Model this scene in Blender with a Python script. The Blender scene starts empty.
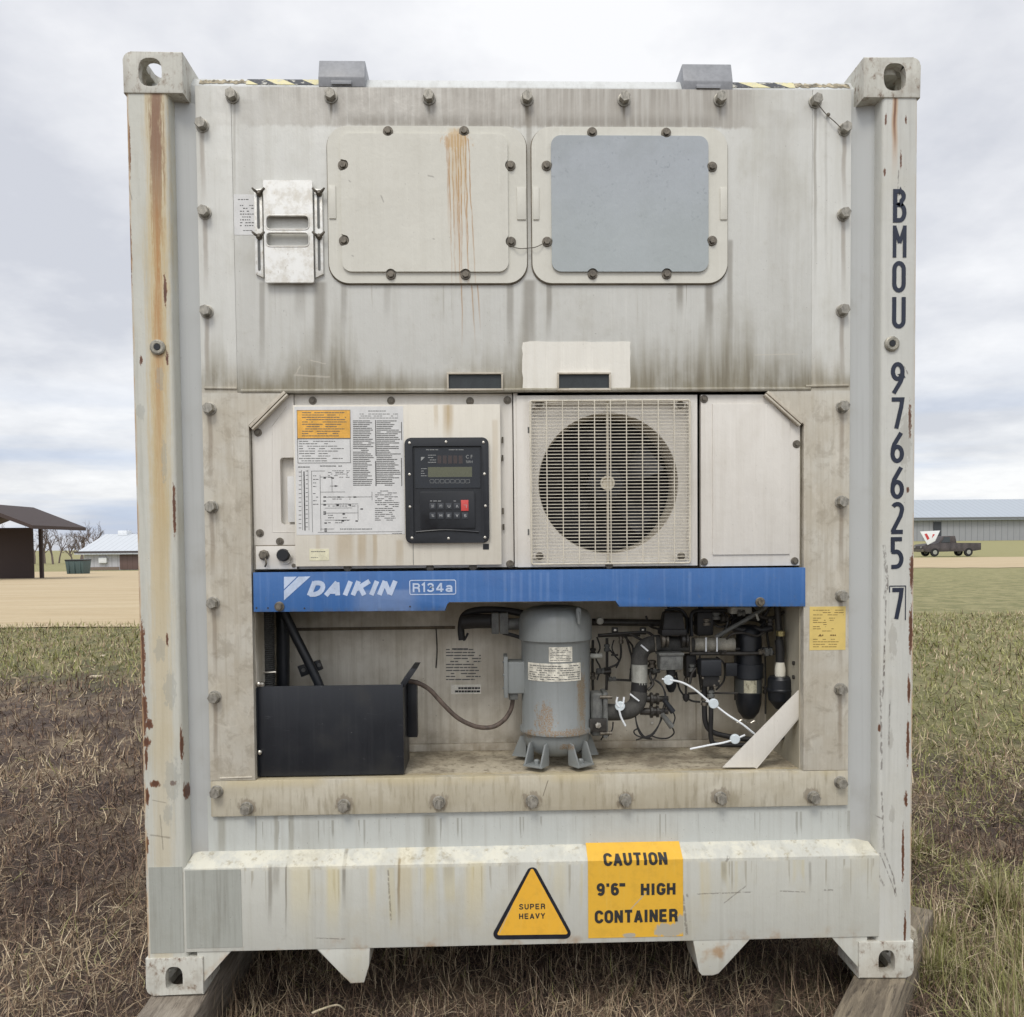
import bpy, bmesh, math, random
import numpy as np
from mathutils import Vector, Matrix, noise as mnoise

random.seed(7)
sc = bpy.context.scene
COL = sc.collection

# ------------------------------------------------------------------ camera, sky, sun, exposure
LIFT = 0.16                                    # the container stands on timbers
CAM = Vector((-0.140, -2.696, 1.403 + LIFT))
FPX, CX, CY = 865.0, 512.0, 576.0
PITCH, ROLL, YAW = math.radians(-2.10), math.radians(-0.53), math.radians(-1.69)
_cy, _sy, _cp, _sp = math.cos(YAW), math.sin(YAW), math.cos(PITCH), math.sin(PITCH)
FW = Vector((-_sy*_cp, _cy*_cp, _sp)); _r0 = Vector((_cy, _sy, 0)); _u0 = _r0.cross(FW)
RT = math.cos(ROLL)*_r0 + math.sin(ROLL)*_u0; UP = -math.sin(ROLL)*_r0 + math.cos(ROLL)*_u0
cd = bpy.data.cameras.new('camera'); cam = bpy.data.objects.new('camera', cd); COL.objects.link(cam)
cam.matrix_world = Matrix(((RT.x, UP.x, -FW.x, CAM.x), (RT.y, UP.y, -FW.y, CAM.y), (RT.z, UP.z, -FW.z, CAM.z), (0, 0, 0, 1)))
cd.sensor_width = 36; cd.sensor_fit = 'HORIZONTAL'
cd.lens = FPX/1024*36; cd.shift_x = 0; cd.shift_y = (CY-508.5)/1024
cd.clip_start = 0.05; cd.clip_end = 5000
sc.camera = cam

SUN_EL, SUN_AZ = math.radians(52), math.radians(196)      # high, behind the photographer
w = bpy.data.worlds.new("World"); sc.world = w; w.use_nodes = True
nt = w.node_tree; nt.nodes.clear()
def _n(t, **k):
    n = nt.nodes.new(t)
    for a, b in k.items(): setattr(n, a, b)
    return n
wo = _n('ShaderNodeOutputWorld'); bg = _n('ShaderNodeBackground'); bg.inputs[1].default_value = 0.10
sky = _n('ShaderNodeTexSky', sky_type='NISHITA', sun_disc=False, sun_elevation=SUN_EL, sun_rotation=SUN_AZ)
tc = _n('ShaderNodeTexCoord'); sep = _n('ShaderNodeSeparateXYZ'); nt.links.new(tc.outputs['Generated'], sep.inputs[0])
def wm(op, a, b=None, c=None):
    n = _n('ShaderNodeMath', operation=op)
    for i, v in enumerate((a, b, c)):
        if v is None: continue
        if isinstance(v, (int, float)): n.inputs[i].default_value = v
        else: nt.links.new(v, n.inputs[i])
    return n.outputs[0]
# cloud layer: direction divided by height gives flattened clouds towards the horizon
dz = wm('MAXIMUM', sep.outputs[2], 0.0); den = wm('ADD', dz, 0.22)
cu = wm('DIVIDE', sep.outputs[0], den); cv = wm('DIVIDE', sep.outputs[1], den)
cmb = _n('ShaderNodeCombineXYZ'); nt.links.new(cu, cmb.inputs[0]); nt.links.new(cv, cmb.inputs[1])
def wnoise(scale, detail, rough, off):
    mp = _n('ShaderNodeMapping'); mp.inputs['Location'].default_value = off
    nt.links.new(cmb.outputs[0], mp.inputs[0])
    n = _n('ShaderNodeTexNoise'); n.inputs['Scale'].default_value = scale; n.inputs['Detail'].default_value = detail
    n.inputs['Roughness'].default_value = rough; nt.links.new(mp.outputs[0], n.inputs['Vector']); return n.outputs[0]
n1 = wnoise(1.1, 6, 0.55, (3.1, 1.7, 0)); n2 = wnoise(3.2, 6, 0.6, (0.4, 7.7, 0))
shade = wm('ADD', wm('MULTIPLY', n1, 0.75), wm('MULTIPLY', n2, 0.25))
cr = _n('ShaderNodeValToRGB'); nt.links.new(shade, cr.inputs[0])
e = cr.color_ramp.elements
e[0].position = 0.40; e[0].color = (6.35, 6.5, 7.0, 1)
e[1].position = 0.60; e[1].color = (9.6, 9.6, 9.7, 1)
# open bands just over the horizon, towards the far side
mpb = _n('ShaderNodeMapping'); mpb.inputs['Scale'].default_value = (1.3, 1.3, 17); nt.links.new(tc.outputs['Generated'], mpb.inputs[0])
nb = _n('ShaderNodeTexNoise'); nb.inputs['Scale'].default_value = 1.6; nb.inputs['Detail'].default_value = 5; nt.links.new(mpb.outputs[0], nb.inputs['Vector'])
mr = _n('ShaderNodeMapRange', interpolation_type='SMOOTHSTEP'); nt.links.new(nb.outputs[0], mr.inputs[0])
mr.inputs[1].default_value = 0.42; mr.inputs[2].default_value = 0.62
mh = _n('ShaderNodeMapRange', interpolation_type='SMOOTHSTEP'); nt.links.new(sep.outputs[2], mh.inputs[0])
mh.inputs[1].default_value = 0.20; mh.inputs[2].default_value = 0.05
bandf = wm('MULTIPLY', wm('MULTIPLY', mr.outputs[0], mh.outputs[0]), 0.58)
blue = _n('ShaderNodeMix', data_type='RGBA'); blue.inputs[7].default_value = (4.1, 5.3, 7.6, 1)
nt.links.new(bandf, blue.inputs[0]); nt.links.new(cr.outputs[0], blue.inputs[6])
# cloud cover is brighter towards the veiled sun (high and behind the camera)
sd = _n('ShaderNodeVectorMath', operation='DOT_PRODUCT'); nt.links.new(tc.outputs['Generated'], sd.inputs[0])
SUNV = Vector((math.sin(SUN_AZ)*math.cos(SUN_EL), math.cos(SUN_AZ)*math.cos(SUN_EL), math.sin(SUN_EL)))
sd.inputs[1].default_value = SUNV
glow = wm('MULTIPLY_ADD', wm('POWER', wm('MAXIMUM', wm('MULTIPLY_ADD', sd.outputs['Value'], 0.5, 0.5), 0), 3.0), 0.50, 0.86)
vm = _n('ShaderNodeVectorMath', operation='SCALE'); nt.links.new(blue.outputs[2], vm.inputs[0]); nt.links.new(glow, vm.inputs['Scale'])
mxs = _n('ShaderNodeMix', data_type='RGBA'); mxs.inputs[0].default_value = 0.90
nt.links.new(sky.outputs[0], mxs.inputs[6]); nt.links.new(vm.outputs[0], mxs.inputs[7])
nt.links.new(mxs.outputs[2], bg.inputs[0]); nt.links.new(bg.outputs[0], wo.inputs[0])

sl = bpy.data.lights.new('sun', 'SUN'); sl.energy = 1.15; sl.angle = math.radians(20); sl.color = (1.0, 0.955, 0.88)
so = bpy.data.objects.new('sun', sl); COL.objects.link(so)
so.rotation_euler = (-SUNV).to_track_quat('-Z', 'Y').to_euler()
sc.view_settings.view_transform = 'Standard'; sc.view_settings.look = 'None'
sc.view_settings.exposure = 0.30; sc.view_settings.gamma = 1; sc.view_settings.use_curve_mapping = False
sc.cycles.max_bounces = 6; sc.cycles.diffuse_bounces = 3; sc.cycles.glossy_bounces = 2; sc.cycles.use_denoising = True

# ------------------------------------------------------------------ pixel helpers (surveying the photograph onto real planes)
def ray(u, v): return FW*FPX + RT*(u-CX) - UP*(v-CY)
def P(u, v, Y):
    d = ray(u, v); return CAM + d*((Y-CAM.y)/d.y)
def PZ(u, v, Zv):
    d = ray(u, v); return CAM + d*((Zv-CAM.z)/d.z)
def RC(u0, v0, u1, v1, Y):                     # x0,x1,z0,z1 of an upright rectangle
    a, b, c, d = P(u0, v0, Y), P(u1, v0, Y), P(u1, v1, Y), P(u0, v1, Y)
    return (a.x+d.x)/2, (b.x+c.x)/2, (c.z+d.z)/2, (a.z+b.z)/2
def px(n, Y=0.06): return n*(Y-CAM.y)/FPX

# ------------------------------------------------------------------ materials
def lin(c):
    c = c/255; return c/12.92 if c <= 0.04045 else ((c+0.055)/1.055)**2.4
def rgb(r, g, b, k=1.0): return (lin(r)*k, lin(g)*k, lin(b)*k, 1)
class MT:
    """small builder of node materials; coordinates are world metres"""
    def __init__(s, name, rough=0.5, metal=0.0):
        s.m = bpy.data.materials.new(name); s.m.use_nodes = True; s.t = s.m.node_tree
        s.b = s.t.nodes['Principled BSDF']; s.b.inputs['Roughness'].default_value = rough; s.b.inputs['Metallic'].default_value = metal
        g = s.t.nodes.new('ShaderNodeNewGeometry'); s.pos = g.outputs['Position']; s.nrm = g.outputs['Normal']
        q = s.t.nodes.new('ShaderNodeSeparateXYZ'); s.t.links.new(s.pos, q.inputs[0]); s.x, s.y, s.z = q.outputs
    def put(s, v, i):
        if isinstance(v, (int, float)): i.default_value = v
        elif isinstance(v, (tuple, list, Vector)): i.default_value = v
        else: s.t.links.new(v, i)
    def M(s, op, a, b=None, c=None, clamp=False):
        n = s.t.nodes.new('ShaderNodeMath'); n.operation = op; n.use_clamp = clamp
        for i, v in enumerate((a, b, c)):
            if v is not None: s.put(v, n.inputs[i])
        return n.outputs[0]
    def mul(s, *a):
        r = a[0]
        for q in a[1:]: r = s.M('MULTIPLY', r, q)
        return r
    def ss(s, v, lo, hi, a=0.0, b=1.0, smooth=True):
        n = s.t.nodes.new('ShaderNodeMapRange'); n.interpolation_type = 'SMOOTHSTEP' if smooth else 'LINEAR'; n.clamp = True
        s.put(v, n.inputs[0]); s.put(lo, n.inputs[1]); s.put(hi, n.inputs[2]); s.put(a, n.inputs[3]); s.put(b, n.inputs[4]); return n.outputs[0]
    def noise(s, sx, sy, sz, detail=4, rough=0.55, off=(0, 0, 0), dist=0.0):
        mp = s.t.nodes.new('ShaderNodeMapping'); mp.inputs['Scale'].default_value = (sx, sy, sz); mp.inputs['Location'].default_value = off
        s.t.links.new(s.pos, mp.inputs[0]); n = s.t.nodes.new('ShaderNodeTexNoise'); n.inputs['Scale'].default_value = 1
        n.inputs['Detail'].default_value = detail; n.inputs['Roughness'].default_value = rough; n.inputs['Distortion'].default_value = dist
        s.t.links.new(mp.outputs[0], n.inputs['Vector']); return n.outputs[0]
    def ramp(s, v, stops):                       # grey ramp
        n = s.t.nodes.new('ShaderNodeValToRGB'); s.put(v, n.inputs[0]); el = n.color_ramp.elements
        while len(el) > 1: el.remove(el[-1])
        for i, (p, c) in enumerate(stops):
            q = el[0] if i == 0 else el.new(p)
            q.position = p; q.color = c if isinstance(c, (tuple, list)) else (c, c, c, 1)
        return n.outputs[0]
    def xramp(s, pts, Y, v=400):                 # pts: (pixel x, value) -> value along the wall
        xs = [P(p[0], v, Y).x for p in pts]; a, b = -1.3, 1.3
        return s.ramp(s.ss(s.x, a, b, smooth=False), [((q-a)/(b-a), p[1]) for q, p in zip(xs, pts)][:32])
    def mix(s, f, a, b):
        n = s.t.nodes.new('ShaderNodeMix'); n.data_type = 'RGBA'; s.put(f, n.inputs[0]); s.put(a, n.inputs[6]); s.put(b, n.inputs[7]); return n.outputs[2]
    def done(s, color, rough=None, bump=None, bstr=0.3, bdist=0.002):
        s.put(color, s.b.inputs['Base Color'])
        if rough is not None: s.put(rough, s.b.inputs['Roughness'])
        if bump is not None:
            n = s.t.nodes.new('ShaderNodeBump'); n.inputs['Strength'].default_value = bstr; n.inputs['Distance'].default_value = bdist
            s.put(bump, n.inputs['Height']); s.t.links.new(n.outputs[0], s.b.inputs['Normal'])
        return s.m
    # stains -------------------------------------------------------
    def streak(s, u, v0, v1, wpx, Y, soft=0.5, slant=0.0, wig=0.006, seed=0):
        a = P(u, v0, Y); b = P(u, v1, Y); wd = px(wpx, Y)
        wg = s.M('MULTIPLY', s.M('SUBTRACT', s.noise(0, 0, 9, 2, 0.5, (seed, 0, seed*1.7)), 0.5), wig*2)
        c = s.M('MULTIPLY_ADD', s.z, (b.x+px(slant, Y)-a.x)/(b.z-a.z), a.x - a.z*(b.x+px(slant, Y)-a.x)/(b.z-a.z))
        d = s.M('ABSOLUTE', s.M('SUBTRACT', s.M('SUBTRACT', s.x, c), wg))
        f = s.ss(d, wd, wd*soft*0.3)
        top = s.ss(s.z, a.z+0.006, a.z-0.006); bot = s.ss(s.z, b.z, b.z+(a.z-b.z)*0.75)
        return s.mul(f, top, bot)
    def seg(s, u0, v0, u1, v1, wpx, Y):          # a scratch
        a = P(u0, v0, Y); b = P(u1, v1, Y); dx, dz_ = b.x-a.x, b.z-a.z; L = math.hypot(dx, dz_); wd = px(wpx, Y)
        al = s.M('ADD', s.M('MULTIPLY', s.M('SUBTRACT', s.x, a.x), dx/L), s.M('MULTIPLY', s.M('SUBTRACT', s.z, a.z), dz_/L))
        ac = s.M('ADD', s.M('MULTIPLY', s.M('SUBTRACT', s.x, a.x), -dz_/L), s.M('MULTIPLY', s.M('SUBTRACT', s.z, a.z), dx/L))
        ac = s.M('ADD', ac, s.M('MULTIPLY', s.M('SUBTRACT', s.noise(60, 60, 60, 2), 0.5), wd*1.5))
        f = s.ss(s.M('ABSOLUTE', ac), wd, wd*0.4)
        return s.mul(f, s.ss(al, -0.003, 0.003), s.ss(al, L+0.003, L-0.003))
    def blob(s, u, v, rx, ry, Y, rag=0.5, fr=40):
        a = P(u, v, Y); ex = s.M('DIVIDE', s.M('SUBTRACT', s.x, a.x), px(rx, Y)); ez = s.M('DIVIDE', s.M('SUBTRACT', s.z, a.z), px(ry, Y))
        r = s.M('SQRT', s.M('ADD', s.M('MULTIPLY', ex, ex), s.M('MULTIPLY', ez, ez)))
        r = s.M('ADD', r, s.M('MULTIPLY', s.M('SUBTRACT', s.noise(fr, fr, fr*0.4, 6, 0.72), 0.5), rag*4))
        return s.ss(r, 1.15, 0.85)
    def drips(s, v_top, length, Y, scale=60, thr=0.56, seed=0, u=500):
        zt = P(u, v_top, Y).z
        n = s.noise(scale, 0, 0.8, 2, 0.5, (seed*3.1, 0, seed))
        ln = s.ss(s.noise(scale*0.6, 0, 0, 1, 0.5, (seed*5.3+2, 0, 0)), 0.3, 0.7, 0.15*length, length)
        down = s.M('DIVIDE', s.M('SUBTRACT', zt, s.z), ln)
        return s.mul(s.ss(n, thr, thr+0.08), s.ss(down, 1.0, 0.55), s.ss(down, -0.02, 0.01))

def plain(name, c, rough=0.5, metal=0.0, var=0.08, bump=0.0, scale=40):
    t = MT(name, rough, metal); n = t.noise(scale, scale, scale*0.5, 4)
    n2 = t.noise(scale*6, scale*6, scale*6, 2)
    f = t.M('MULTIPLY_ADD', n, 1-0.35, t.M('MULTIPLY', n2, 0.35))
    a = tuple(q*(1-var*2.2) for q in c[:3])+(1,); b = tuple(min(1, q*(1+var*2.2)) for q in c[:3])+(1,)
    return t.done(t.mix(t.ss(f, 0.3, 0.7), a, b), t.ss(n, 0.3, 0.7, max(0.05, rough-0.08), min(1, rough+0.1)), n if bump else None, bump)

def weathered(name, c, dark, streaks=0.35, mott=0.3, rough=0.45, extra=None, speck=0.5, warm=None):
    """old paint: vertical run marks, mottled grime, small specks; extra(t, colour) -> colour adds what is special to that part"""
    t = MT(name, rough)
    s1 = t.noise(38, 20, 1.6, 5, 0.6); s2 = t.noise(150, 60, 4, 3, 0.6, (4, 1, 9)); m1 = t.noise(5, 5, 3.5, 6, 0.62, (1, 5, 2)); m2 = t.noise(26, 26, 20, 5, 0.7, (9, 2, 4))
    col = t.mix(t.mul(t.ss(s1, 0.47, 0.75), streaks), c, dark)
    col = t.mix(t.mul(t.ss(s2, 0.5, 0.8), streaks*0.6), col, dark)
    col = t.mix(t.mul(t.ss(m1, 0.48, 0.72), mott), col, warm or dark)
    col = t.mix(t.mul(t.ss(m2, 0.56, 0.78), mott*0.7), col, dark)
    li = tuple(min(1, q*1.14) for q in c[:3])+(1,)
    col = t.mix(t.mul(t.ss(t.noise(60, 30, 2.6, 4, 0.6, (7, 7, 7)), 0.54, 0.78), 0.4), col, li)
    sp = t.noise(170, 170, 150, 2, 0.5, (3, 3, 3))
    col = t.mix(t.mul(t.ss(sp, 0.73, 0.78), speck), col, rgb(70, 60, 52))
    bump = t.M('ADD', t.M('MULTIPLY', m1, 2.0), t.M('MULTIPLY', m2, 0.3))
    if extra: col = extra(t, col)
    return t.done(col, t.ss(m2, 0.3, 0.7, rough-0.05, rough+0.18), bump, 0.4, 0.006)

RUST = rgb(116, 80, 58); RUSTD = rgb(82, 52, 40); RUSTY = rgb(190, 150, 88); GRIME = rgb(104, 96, 82); GRIMED = rgb(62, 58, 52)

# ------------------------------------------------------------------ geometry helpers
ORG = {}
class G:
    def __init__(s): s.bm = bmesh.new()
    def _bev(s, geom_faces, bev, seg=2):
        if bev > 0:
            ed = list({e for f in geom_faces for e in f.edges})
            bmesh.ops.bevel(s.bm, geom=ed, offset=bev, segments=seg, affect='EDGES', profile=0.6, clamp_overlap=True)
    def box(s, x0, x1, y0, y1, z0, z1, bev=0.0, seg=2):
        x0, x1 = sorted((x0, x1)); y0, y1 = sorted((y0, y1)); z0, z1 = sorted((z0, z1))
        v = [s.bm.verts.new(p) for p in ((x0,y0,z0),(x1,y0,z0),(x1,y1,z0),(x0,y1,z0),(x0,y0,z1),(x1,y0,z1),(x1,y1,z1),(x0,y1,z1))]
        f = [s.bm.faces.new([v[i] for i in q]) for q in ((3,2,1,0),(4,5,6,7),(0,1,5,4),(1,2,6,5),(2,3,7,6),(3,0,4,7))]
        s._bev(f, bev, seg); return s
    def ring(s, a, b):
        n = len(a); return [s.bm.faces.new((a[i], a[(i+1) % n], b[(i+1) % n], b[i])) for i in range(n)]
    def prism(s, pts, y0, y1, bev=0.0, seg=2):            # pts (x,z)
        ar = sum(pts[i][0]*pts[(i+1) % len(pts)][1]-pts[(i+1) % len(pts)][0]*pts[i][1] for i in range(len(pts)))
        if ar < 0: pts = pts[::-1]
        a = [s.bm.verts.new((x, y0, z)) for x, z in pts]; b = [s.bm.verts.new((x, y1, z)) for x, z in pts]
        f = [s.bm.faces.new(a), s.bm.faces.new(b[::-1])] + s.ring(b, a)
        if bev > 0:
            ed = list(f[0].edges); bmesh.ops.bevel(s.bm, geom=ed, offset=bev, segments=seg, affect='EDGES', profile=0.6, clamp_overlap=True)
        return s
    def prismz(s, pts, z0, z1, bev=0.0):                  # pts (x,y)
        ar = sum(pts[i][0]*pts[(i+1) % len(pts)][1]-pts[(i+1) % len(pts)][0]*pts[i][1] for i in range(len(pts)))
        if ar < 0: pts = pts[::-1]
        a = [s.bm.verts.new((x, y, z0)) for x, y in pts]; b = [s.bm.verts.new((x, y, z1)) for x, y in pts]
        f = [s.bm.faces.new(a[::-1]), s.bm.faces.new(b)] + s.ring(a, b)
        s._bev(f, bev); return s
    def hull(s, lo, hi, bev=0.0):                         # two matching loops of 3-D points
        a = [s.bm.verts.new(p) for p in lo]; b = [s.bm.verts.new(p) for p in hi]
        f = [s.bm.faces.new(a[::-1]), s.bm.faces.new(b)] + s.ring(a, b)
        bmesh.ops.recalc_face_normals(s.bm, faces=f); s._bev(f, bev); return s
    def tube(s, pts, r, n=10, smooth=True, caps=True, sub=6):
        pts = [Vector(p) for p in pts]
        rs = r if isinstance(r, (list, tuple)) else [r]*len(pts)
        if smooth and len(pts) > 2:
            o, ro = [], []
            for i in range(len(pts)-1):
                p0, p1, p2, p3 = pts[max(i-1, 0)], pts[i], pts[i+1], pts[min(i+2, len(pts)-1)]
                for k in range(sub):
                    t = k/sub
                    o.append(0.5*((2*p1)+(p2-p0)*t+(2*p0-5*p1+4*p2-p3)*t*t+(3*p1-p0-3*p2+p3)*t**3)); ro.append(rs[i]+(rs[i+1]-rs[i])*t)
            o.append(pts[-1]); ro.append(rs[-1]); pts, rs = o, ro
        prev = None; up = None
        for i, p in enumerate(pts):
            t = (pts[min(i+1, len(pts)-1)]-pts[max(i-1, 0)]).normalized()
            if up is None: up = t.orthogonal().normalized()
            up = (up - t*up.dot(t)).normalized() if (up - t*up.dot(t)).length > 1e-6 else t.orthogonal().normalized()
            sd_ = t.cross(up)
            ringv = [s.bm.verts.new(p+(up*math.cos(a)+sd_*math.sin(a))*rs[i]) for a in (2*math.pi*k/n for k in range(n))]
            if prev: s.ring(prev, ringv)
            elif caps: s.bm.faces.new(ringv[::-1])
            prev = ringv
        if caps: s.bm.faces.new(prev)
        return s
    def lathe(s, prof, c, axis=(0, 0, 1), n=32):          # prof (radius, height)
        ax = Vector(axis).normalized(); u = ax.orthogonal().normalized(); v = ax.cross(u); c = Vector(c)
        prev = None
        for r, h in prof:
            ringv = [s.bm.verts.new(c+ax*h+(u*math.cos(a)+v*math.sin(a))*max(r, 1e-5)) for a in (2*math.pi*k/n for k in range(n))]
            if prev: s.ring(prev, ringv)
            else: s.bm.faces.new(ringv[::-1])
            prev = ringv
        s.bm.faces.new(prev); return s
    def cyl(s, a, b, r, n=16): return s.tube([a, b], r, n, smooth=False)
    def quad(s, x0, x1, z0, z1, y, th=0.0004): return s.box(x0, x1, y-th, y, z0, z1)
    def ribbon(s, path, wd, y, th=0.0006, closed=False):  # path (x,z) centre line
        pts = [Vector(p) for p in path]; n = len(pts); L, R_ = [], []
        for i in range(n):
            a = pts[(i-1) % n] if (closed or i > 0) else None; b = pts[(i+1) % n] if (closed or i < n-1) else None
            d1 = (pts[i]-a).normalized() if a is not None else None; d2 = (b-pts[i]).normalized() if b is not None else None
            if d1 is None: d1 = d2
            if d2 is None: d2 = d1
            n1_, n2_ = Vector((-d1.y, d1.x)), Vector((-d2.y, d2.x)); m = (n1_+n2_)
            m = m.normalized() if m.length > 1e-6 else n1_
            k = min(1/max(m.dot(n1_), 0.35), 2.2)
            L.append(pts[i]+m*wd*0.5*k); R_.append(pts[i]-m*wd*0.5*k)
        for i in range(n if closed else n-1):
            j = (i+1) % n
            q = [s.bm.verts.new((p.x, y-th, p.y)) for p in (R_[i], R_[j], L[j], L[i])]
            s.bm.faces.new(q)
        return s
    def text(s, body, x0, x1, z0, z1, y, bold=0.0, shear=0.0, th=0.0006, spacing=1.0, post=None):
        c = bpy.data.curves.new('t', 'FONT'); c.body = body; c.size = 1; c.offset = bold; c.shear = shear; c.space_character = spacing; c.resolution_u = 6; c.fill_mode = 'FRONT'
        o = bpy.data.objects.new('t', c); COL.objects.link(o)
        dg = bpy.context.evaluated_depsgraph_get(); me = bpy.data.meshes.new_from_object(o.evaluated_get(dg))
        bpy.data.objects.remove(o); bpy.data.curves.remove(c)
        co = [v.co.copy() for v in me.vertices]
        ax, bx, az, bz = min(q.x for q in co), max(q.x for q in co), min(q.y for q in co), max(q.y for q in co)
        vs = [s.bm.verts.new((x0+(q.x-ax)/(bx-ax)*(x1-x0), y-th, z0+(q.y-az)/(bz-az)*(z1-z0))) for q in co]
        for f in me.polygons:
            try: nf = s.bm.faces.new([vs[i] for i in f.vertices])
            except ValueError: continue
            nf.normal_update()
            if nf.normal.y > 0: nf.normal_flip()
        bpy.data.meshes.remove(me); return s
    def build(s, name, mat, parent=None, smooth=True, angle=32):
        org = ORG.get(parent.name, Vector()) if parent else Vector()
        if org.length: bmesh.ops.translate(s.bm, verts=s.bm.verts, vec=-org)
        me = bpy.data.meshes.new(name); s.bm.to_mesh(me); s.bm.free(); me.materials.append(mat)
        if smooth and len(me.polygons):
            me.polygons.foreach_set('use_smooth', [True]*len(me.polygons)); me.set_sharp_from_angle(angle=math.radians(angle))
        o = bpy.data.objects.new(name, me); COL.objects.link(o)
        if parent: o.parent = parent; ORG[o.name] = org.copy()
        else: ORG[o.name] = Vector()
        return o
def tag(o, label=None, cat=None, group=None, kind=None):
    for k, v in (('label', label), ('category', cat), ('group', group), ('kind', kind)):
        if v: o[k] = v
    return o
def thing(name, loc, label, cat, group=None):
    o = bpy.data.objects.new(name, None); COL.objects.link(o); o.location = loc; o.empty_display_size = 0.1
    ORG[o.name] = Vector(loc); return tag(o, label, cat, group)
def inst(src, name, parent, at, rot=None):                # a repeat that shares mesh data
    o = bpy.data.objects.new(name, src); COL.objects.link(o)
    if parent: o.parent = parent
    o.location = Vector(at)-(ORG[parent.name] if parent else Vector())
    if rot: o.rotation_euler = rot
    if parent: ORG[o.name] = Vector(at)
    return o
def mesh_only(g, name, mat, smooth=True, angle=32):
    me = bpy.data.meshes.new(name); g.bm.to_mesh(me); g.bm.free(); me.materials.append(mat)
    if smooth: me.polygons.foreach_set('use_smooth', [True]*len(me.polygons)); me.set_sharp_from_angle(angle=math.radians(angle))
    return me
def rrect(x0, x1, z0, z1, r, n=6):
    o = []
    for cx_, cz_, a0 in ((x1-r, z1-r, 0), (x0+r, z1-r, 90), (x0+r, z0+r, 180), (x1-r, z0+r, 270)):
        for k in range(n+1):
            a = math.radians(a0+90*k/n); o.append((cx_+r*math.cos(a), cz_+r*math.sin(a)))
    return o
def PP(pts, Y): return [(P(u, v, Y).x, P(u, v, Y).z) for u, v in pts]
def boolean(o, cutters):
    for c in cutters:
        m = o.modifiers.new('b', 'BOOLEAN'); m.operation = 'DIFFERENCE'; m.object = c; m.solver = 'EXACT'
    bpy.context.view_layer.update(); dg = bpy.context.evaluated_depsgraph_get(); me = bpy.data.meshes.new_from_object(o.evaluated_get(dg))
    o.modifiers.clear(); old = o.data; o.data = me; bpy.data.meshes.remove(old)
    me.polygons.foreach_set('use_smooth', [True]*len(me.polygons)); me.set_sharp_from_angle(angle=math.radians(30))
    for c in cutters: bpy.data.objects.remove(c)
def marks(g, u0, v0, u1, v1, Y, rows, fill=0.8, hpx=0.55, wpx=(1.5, 5), gap=0.8, seed=1, ragged=0.0):
    """lines of print too small to read: short dashes where the words stand"""
    rnd = random.Random(seed)
    for i in range(rows):
        v = v0+(v1-v0)*(i+0.5)/rows; u = u0; end = u1-(u1-u0)*ragged*rnd.random()
        while u < end:
            wd = rnd.uniform(*wpx)
            if rnd.random() < fill:
                x0, x1, z0, z1 = RC(u, v-hpx/2, min(u+wd, end), v+hpx/2, Y); g.quad(x0, x1, z0, z1, Y)
            u += wd+gap
    return g

# ------------------------------------------------------------------ base materials
STEEL = plain('bolt_steel', rgb(150, 146, 136), 0.42, 0.45, 0.2, 0.2, 120)
STEELD = plain('dull_bolt_steel', rgb(112, 106, 96), 0.5, 0.6, 0.22, 0.2, 120)
GALV = plain('brushed_metal', rgb(196, 192, 182), 0.34, 0.8, 0.12, 0.1, 90)
BLACK = plain('black_plastic', rgb(22, 25, 30), 0.38, 0, 0.1)
BLACKM = plain('black_painted_metal', rgb(28, 31, 36), 0.42, 0, 0.14, 0.1, 12)
RUBBER = plain('black_rubber', rgb(34, 33, 33), 0.6, 0, 0.15, 0.3, 60)
PIPE = plain('dark_pipe', rgb(50, 47, 43), 0.5, 0, 0.25, 0.3, 60)
INSUL = plain('dark_insulation', rgb(66, 65, 62), 0.8, 0, 0.2, 0.5, 50)
DGREY = plain('dark_grey_casting', rgb(96, 97, 94), 0.55, 0, 0.18, 0.4, 60)
LGREY = plain('pale_grey_sleeve', rgb(158, 158, 150), 0.6, 0, 0.12, 0.2, 60)
INK = plain('dark_ink', rgb(46, 46, 46), 0.6, 0, 0.05)
INKG = plain('grey_ink', rgb(96, 96, 94), 0.6, 0, 0.05)
NAVY = plain('navy_lettering', rgb(30, 38, 56), 0.5, 0, 0.12, 0, 80)
WHITEP = plain('white_plastic', rgb(228, 232, 234), 0.4, 0, 0.04)
PAPER = plain('white_sheet', rgb(214, 214, 212), 0.45, 0, 0.03)
BLUEGREY = rgb(168, 172, 172)
CREAM = rgb(196, 192, 182)
GREYP = rgb(190, 191, 185)

def mat_channel():
    t = MT('channel_paint', 0.35); s1 = t.noise(60, 20, 1.2, 4); m = t.noise(6, 6, 5, 5)
    c = t.mix(t.mul(t.ss(s1, 0.5, 0.8), 0.3), rgb(184, 186, 184), rgb(146, 147, 142)); c = t.mix(t.mul(t.ss(m, 0.55, 0.75), 0.35), c, rgb(150, 146, 136))
    # brown grime gathered along the seam with the machine flange
    for (u0, u1) in ((197, 210),): pass
    c = t.mix(t.mul(t.ss(t.noise(150, 150, 130, 2), 0.75, 0.8), 0.6), c, rgb(80, 60, 50))
    c = t.mix(t.mul(t.ss(t.z, 0.70, 0.55), 0.35, t.ss(m, 0.35, 0.6)), c, rgb(150, 142, 126))
    return t.done(c, t.ss(m, 0.3, 0.7, 0.28, 0.45), m, 0.2)

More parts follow.
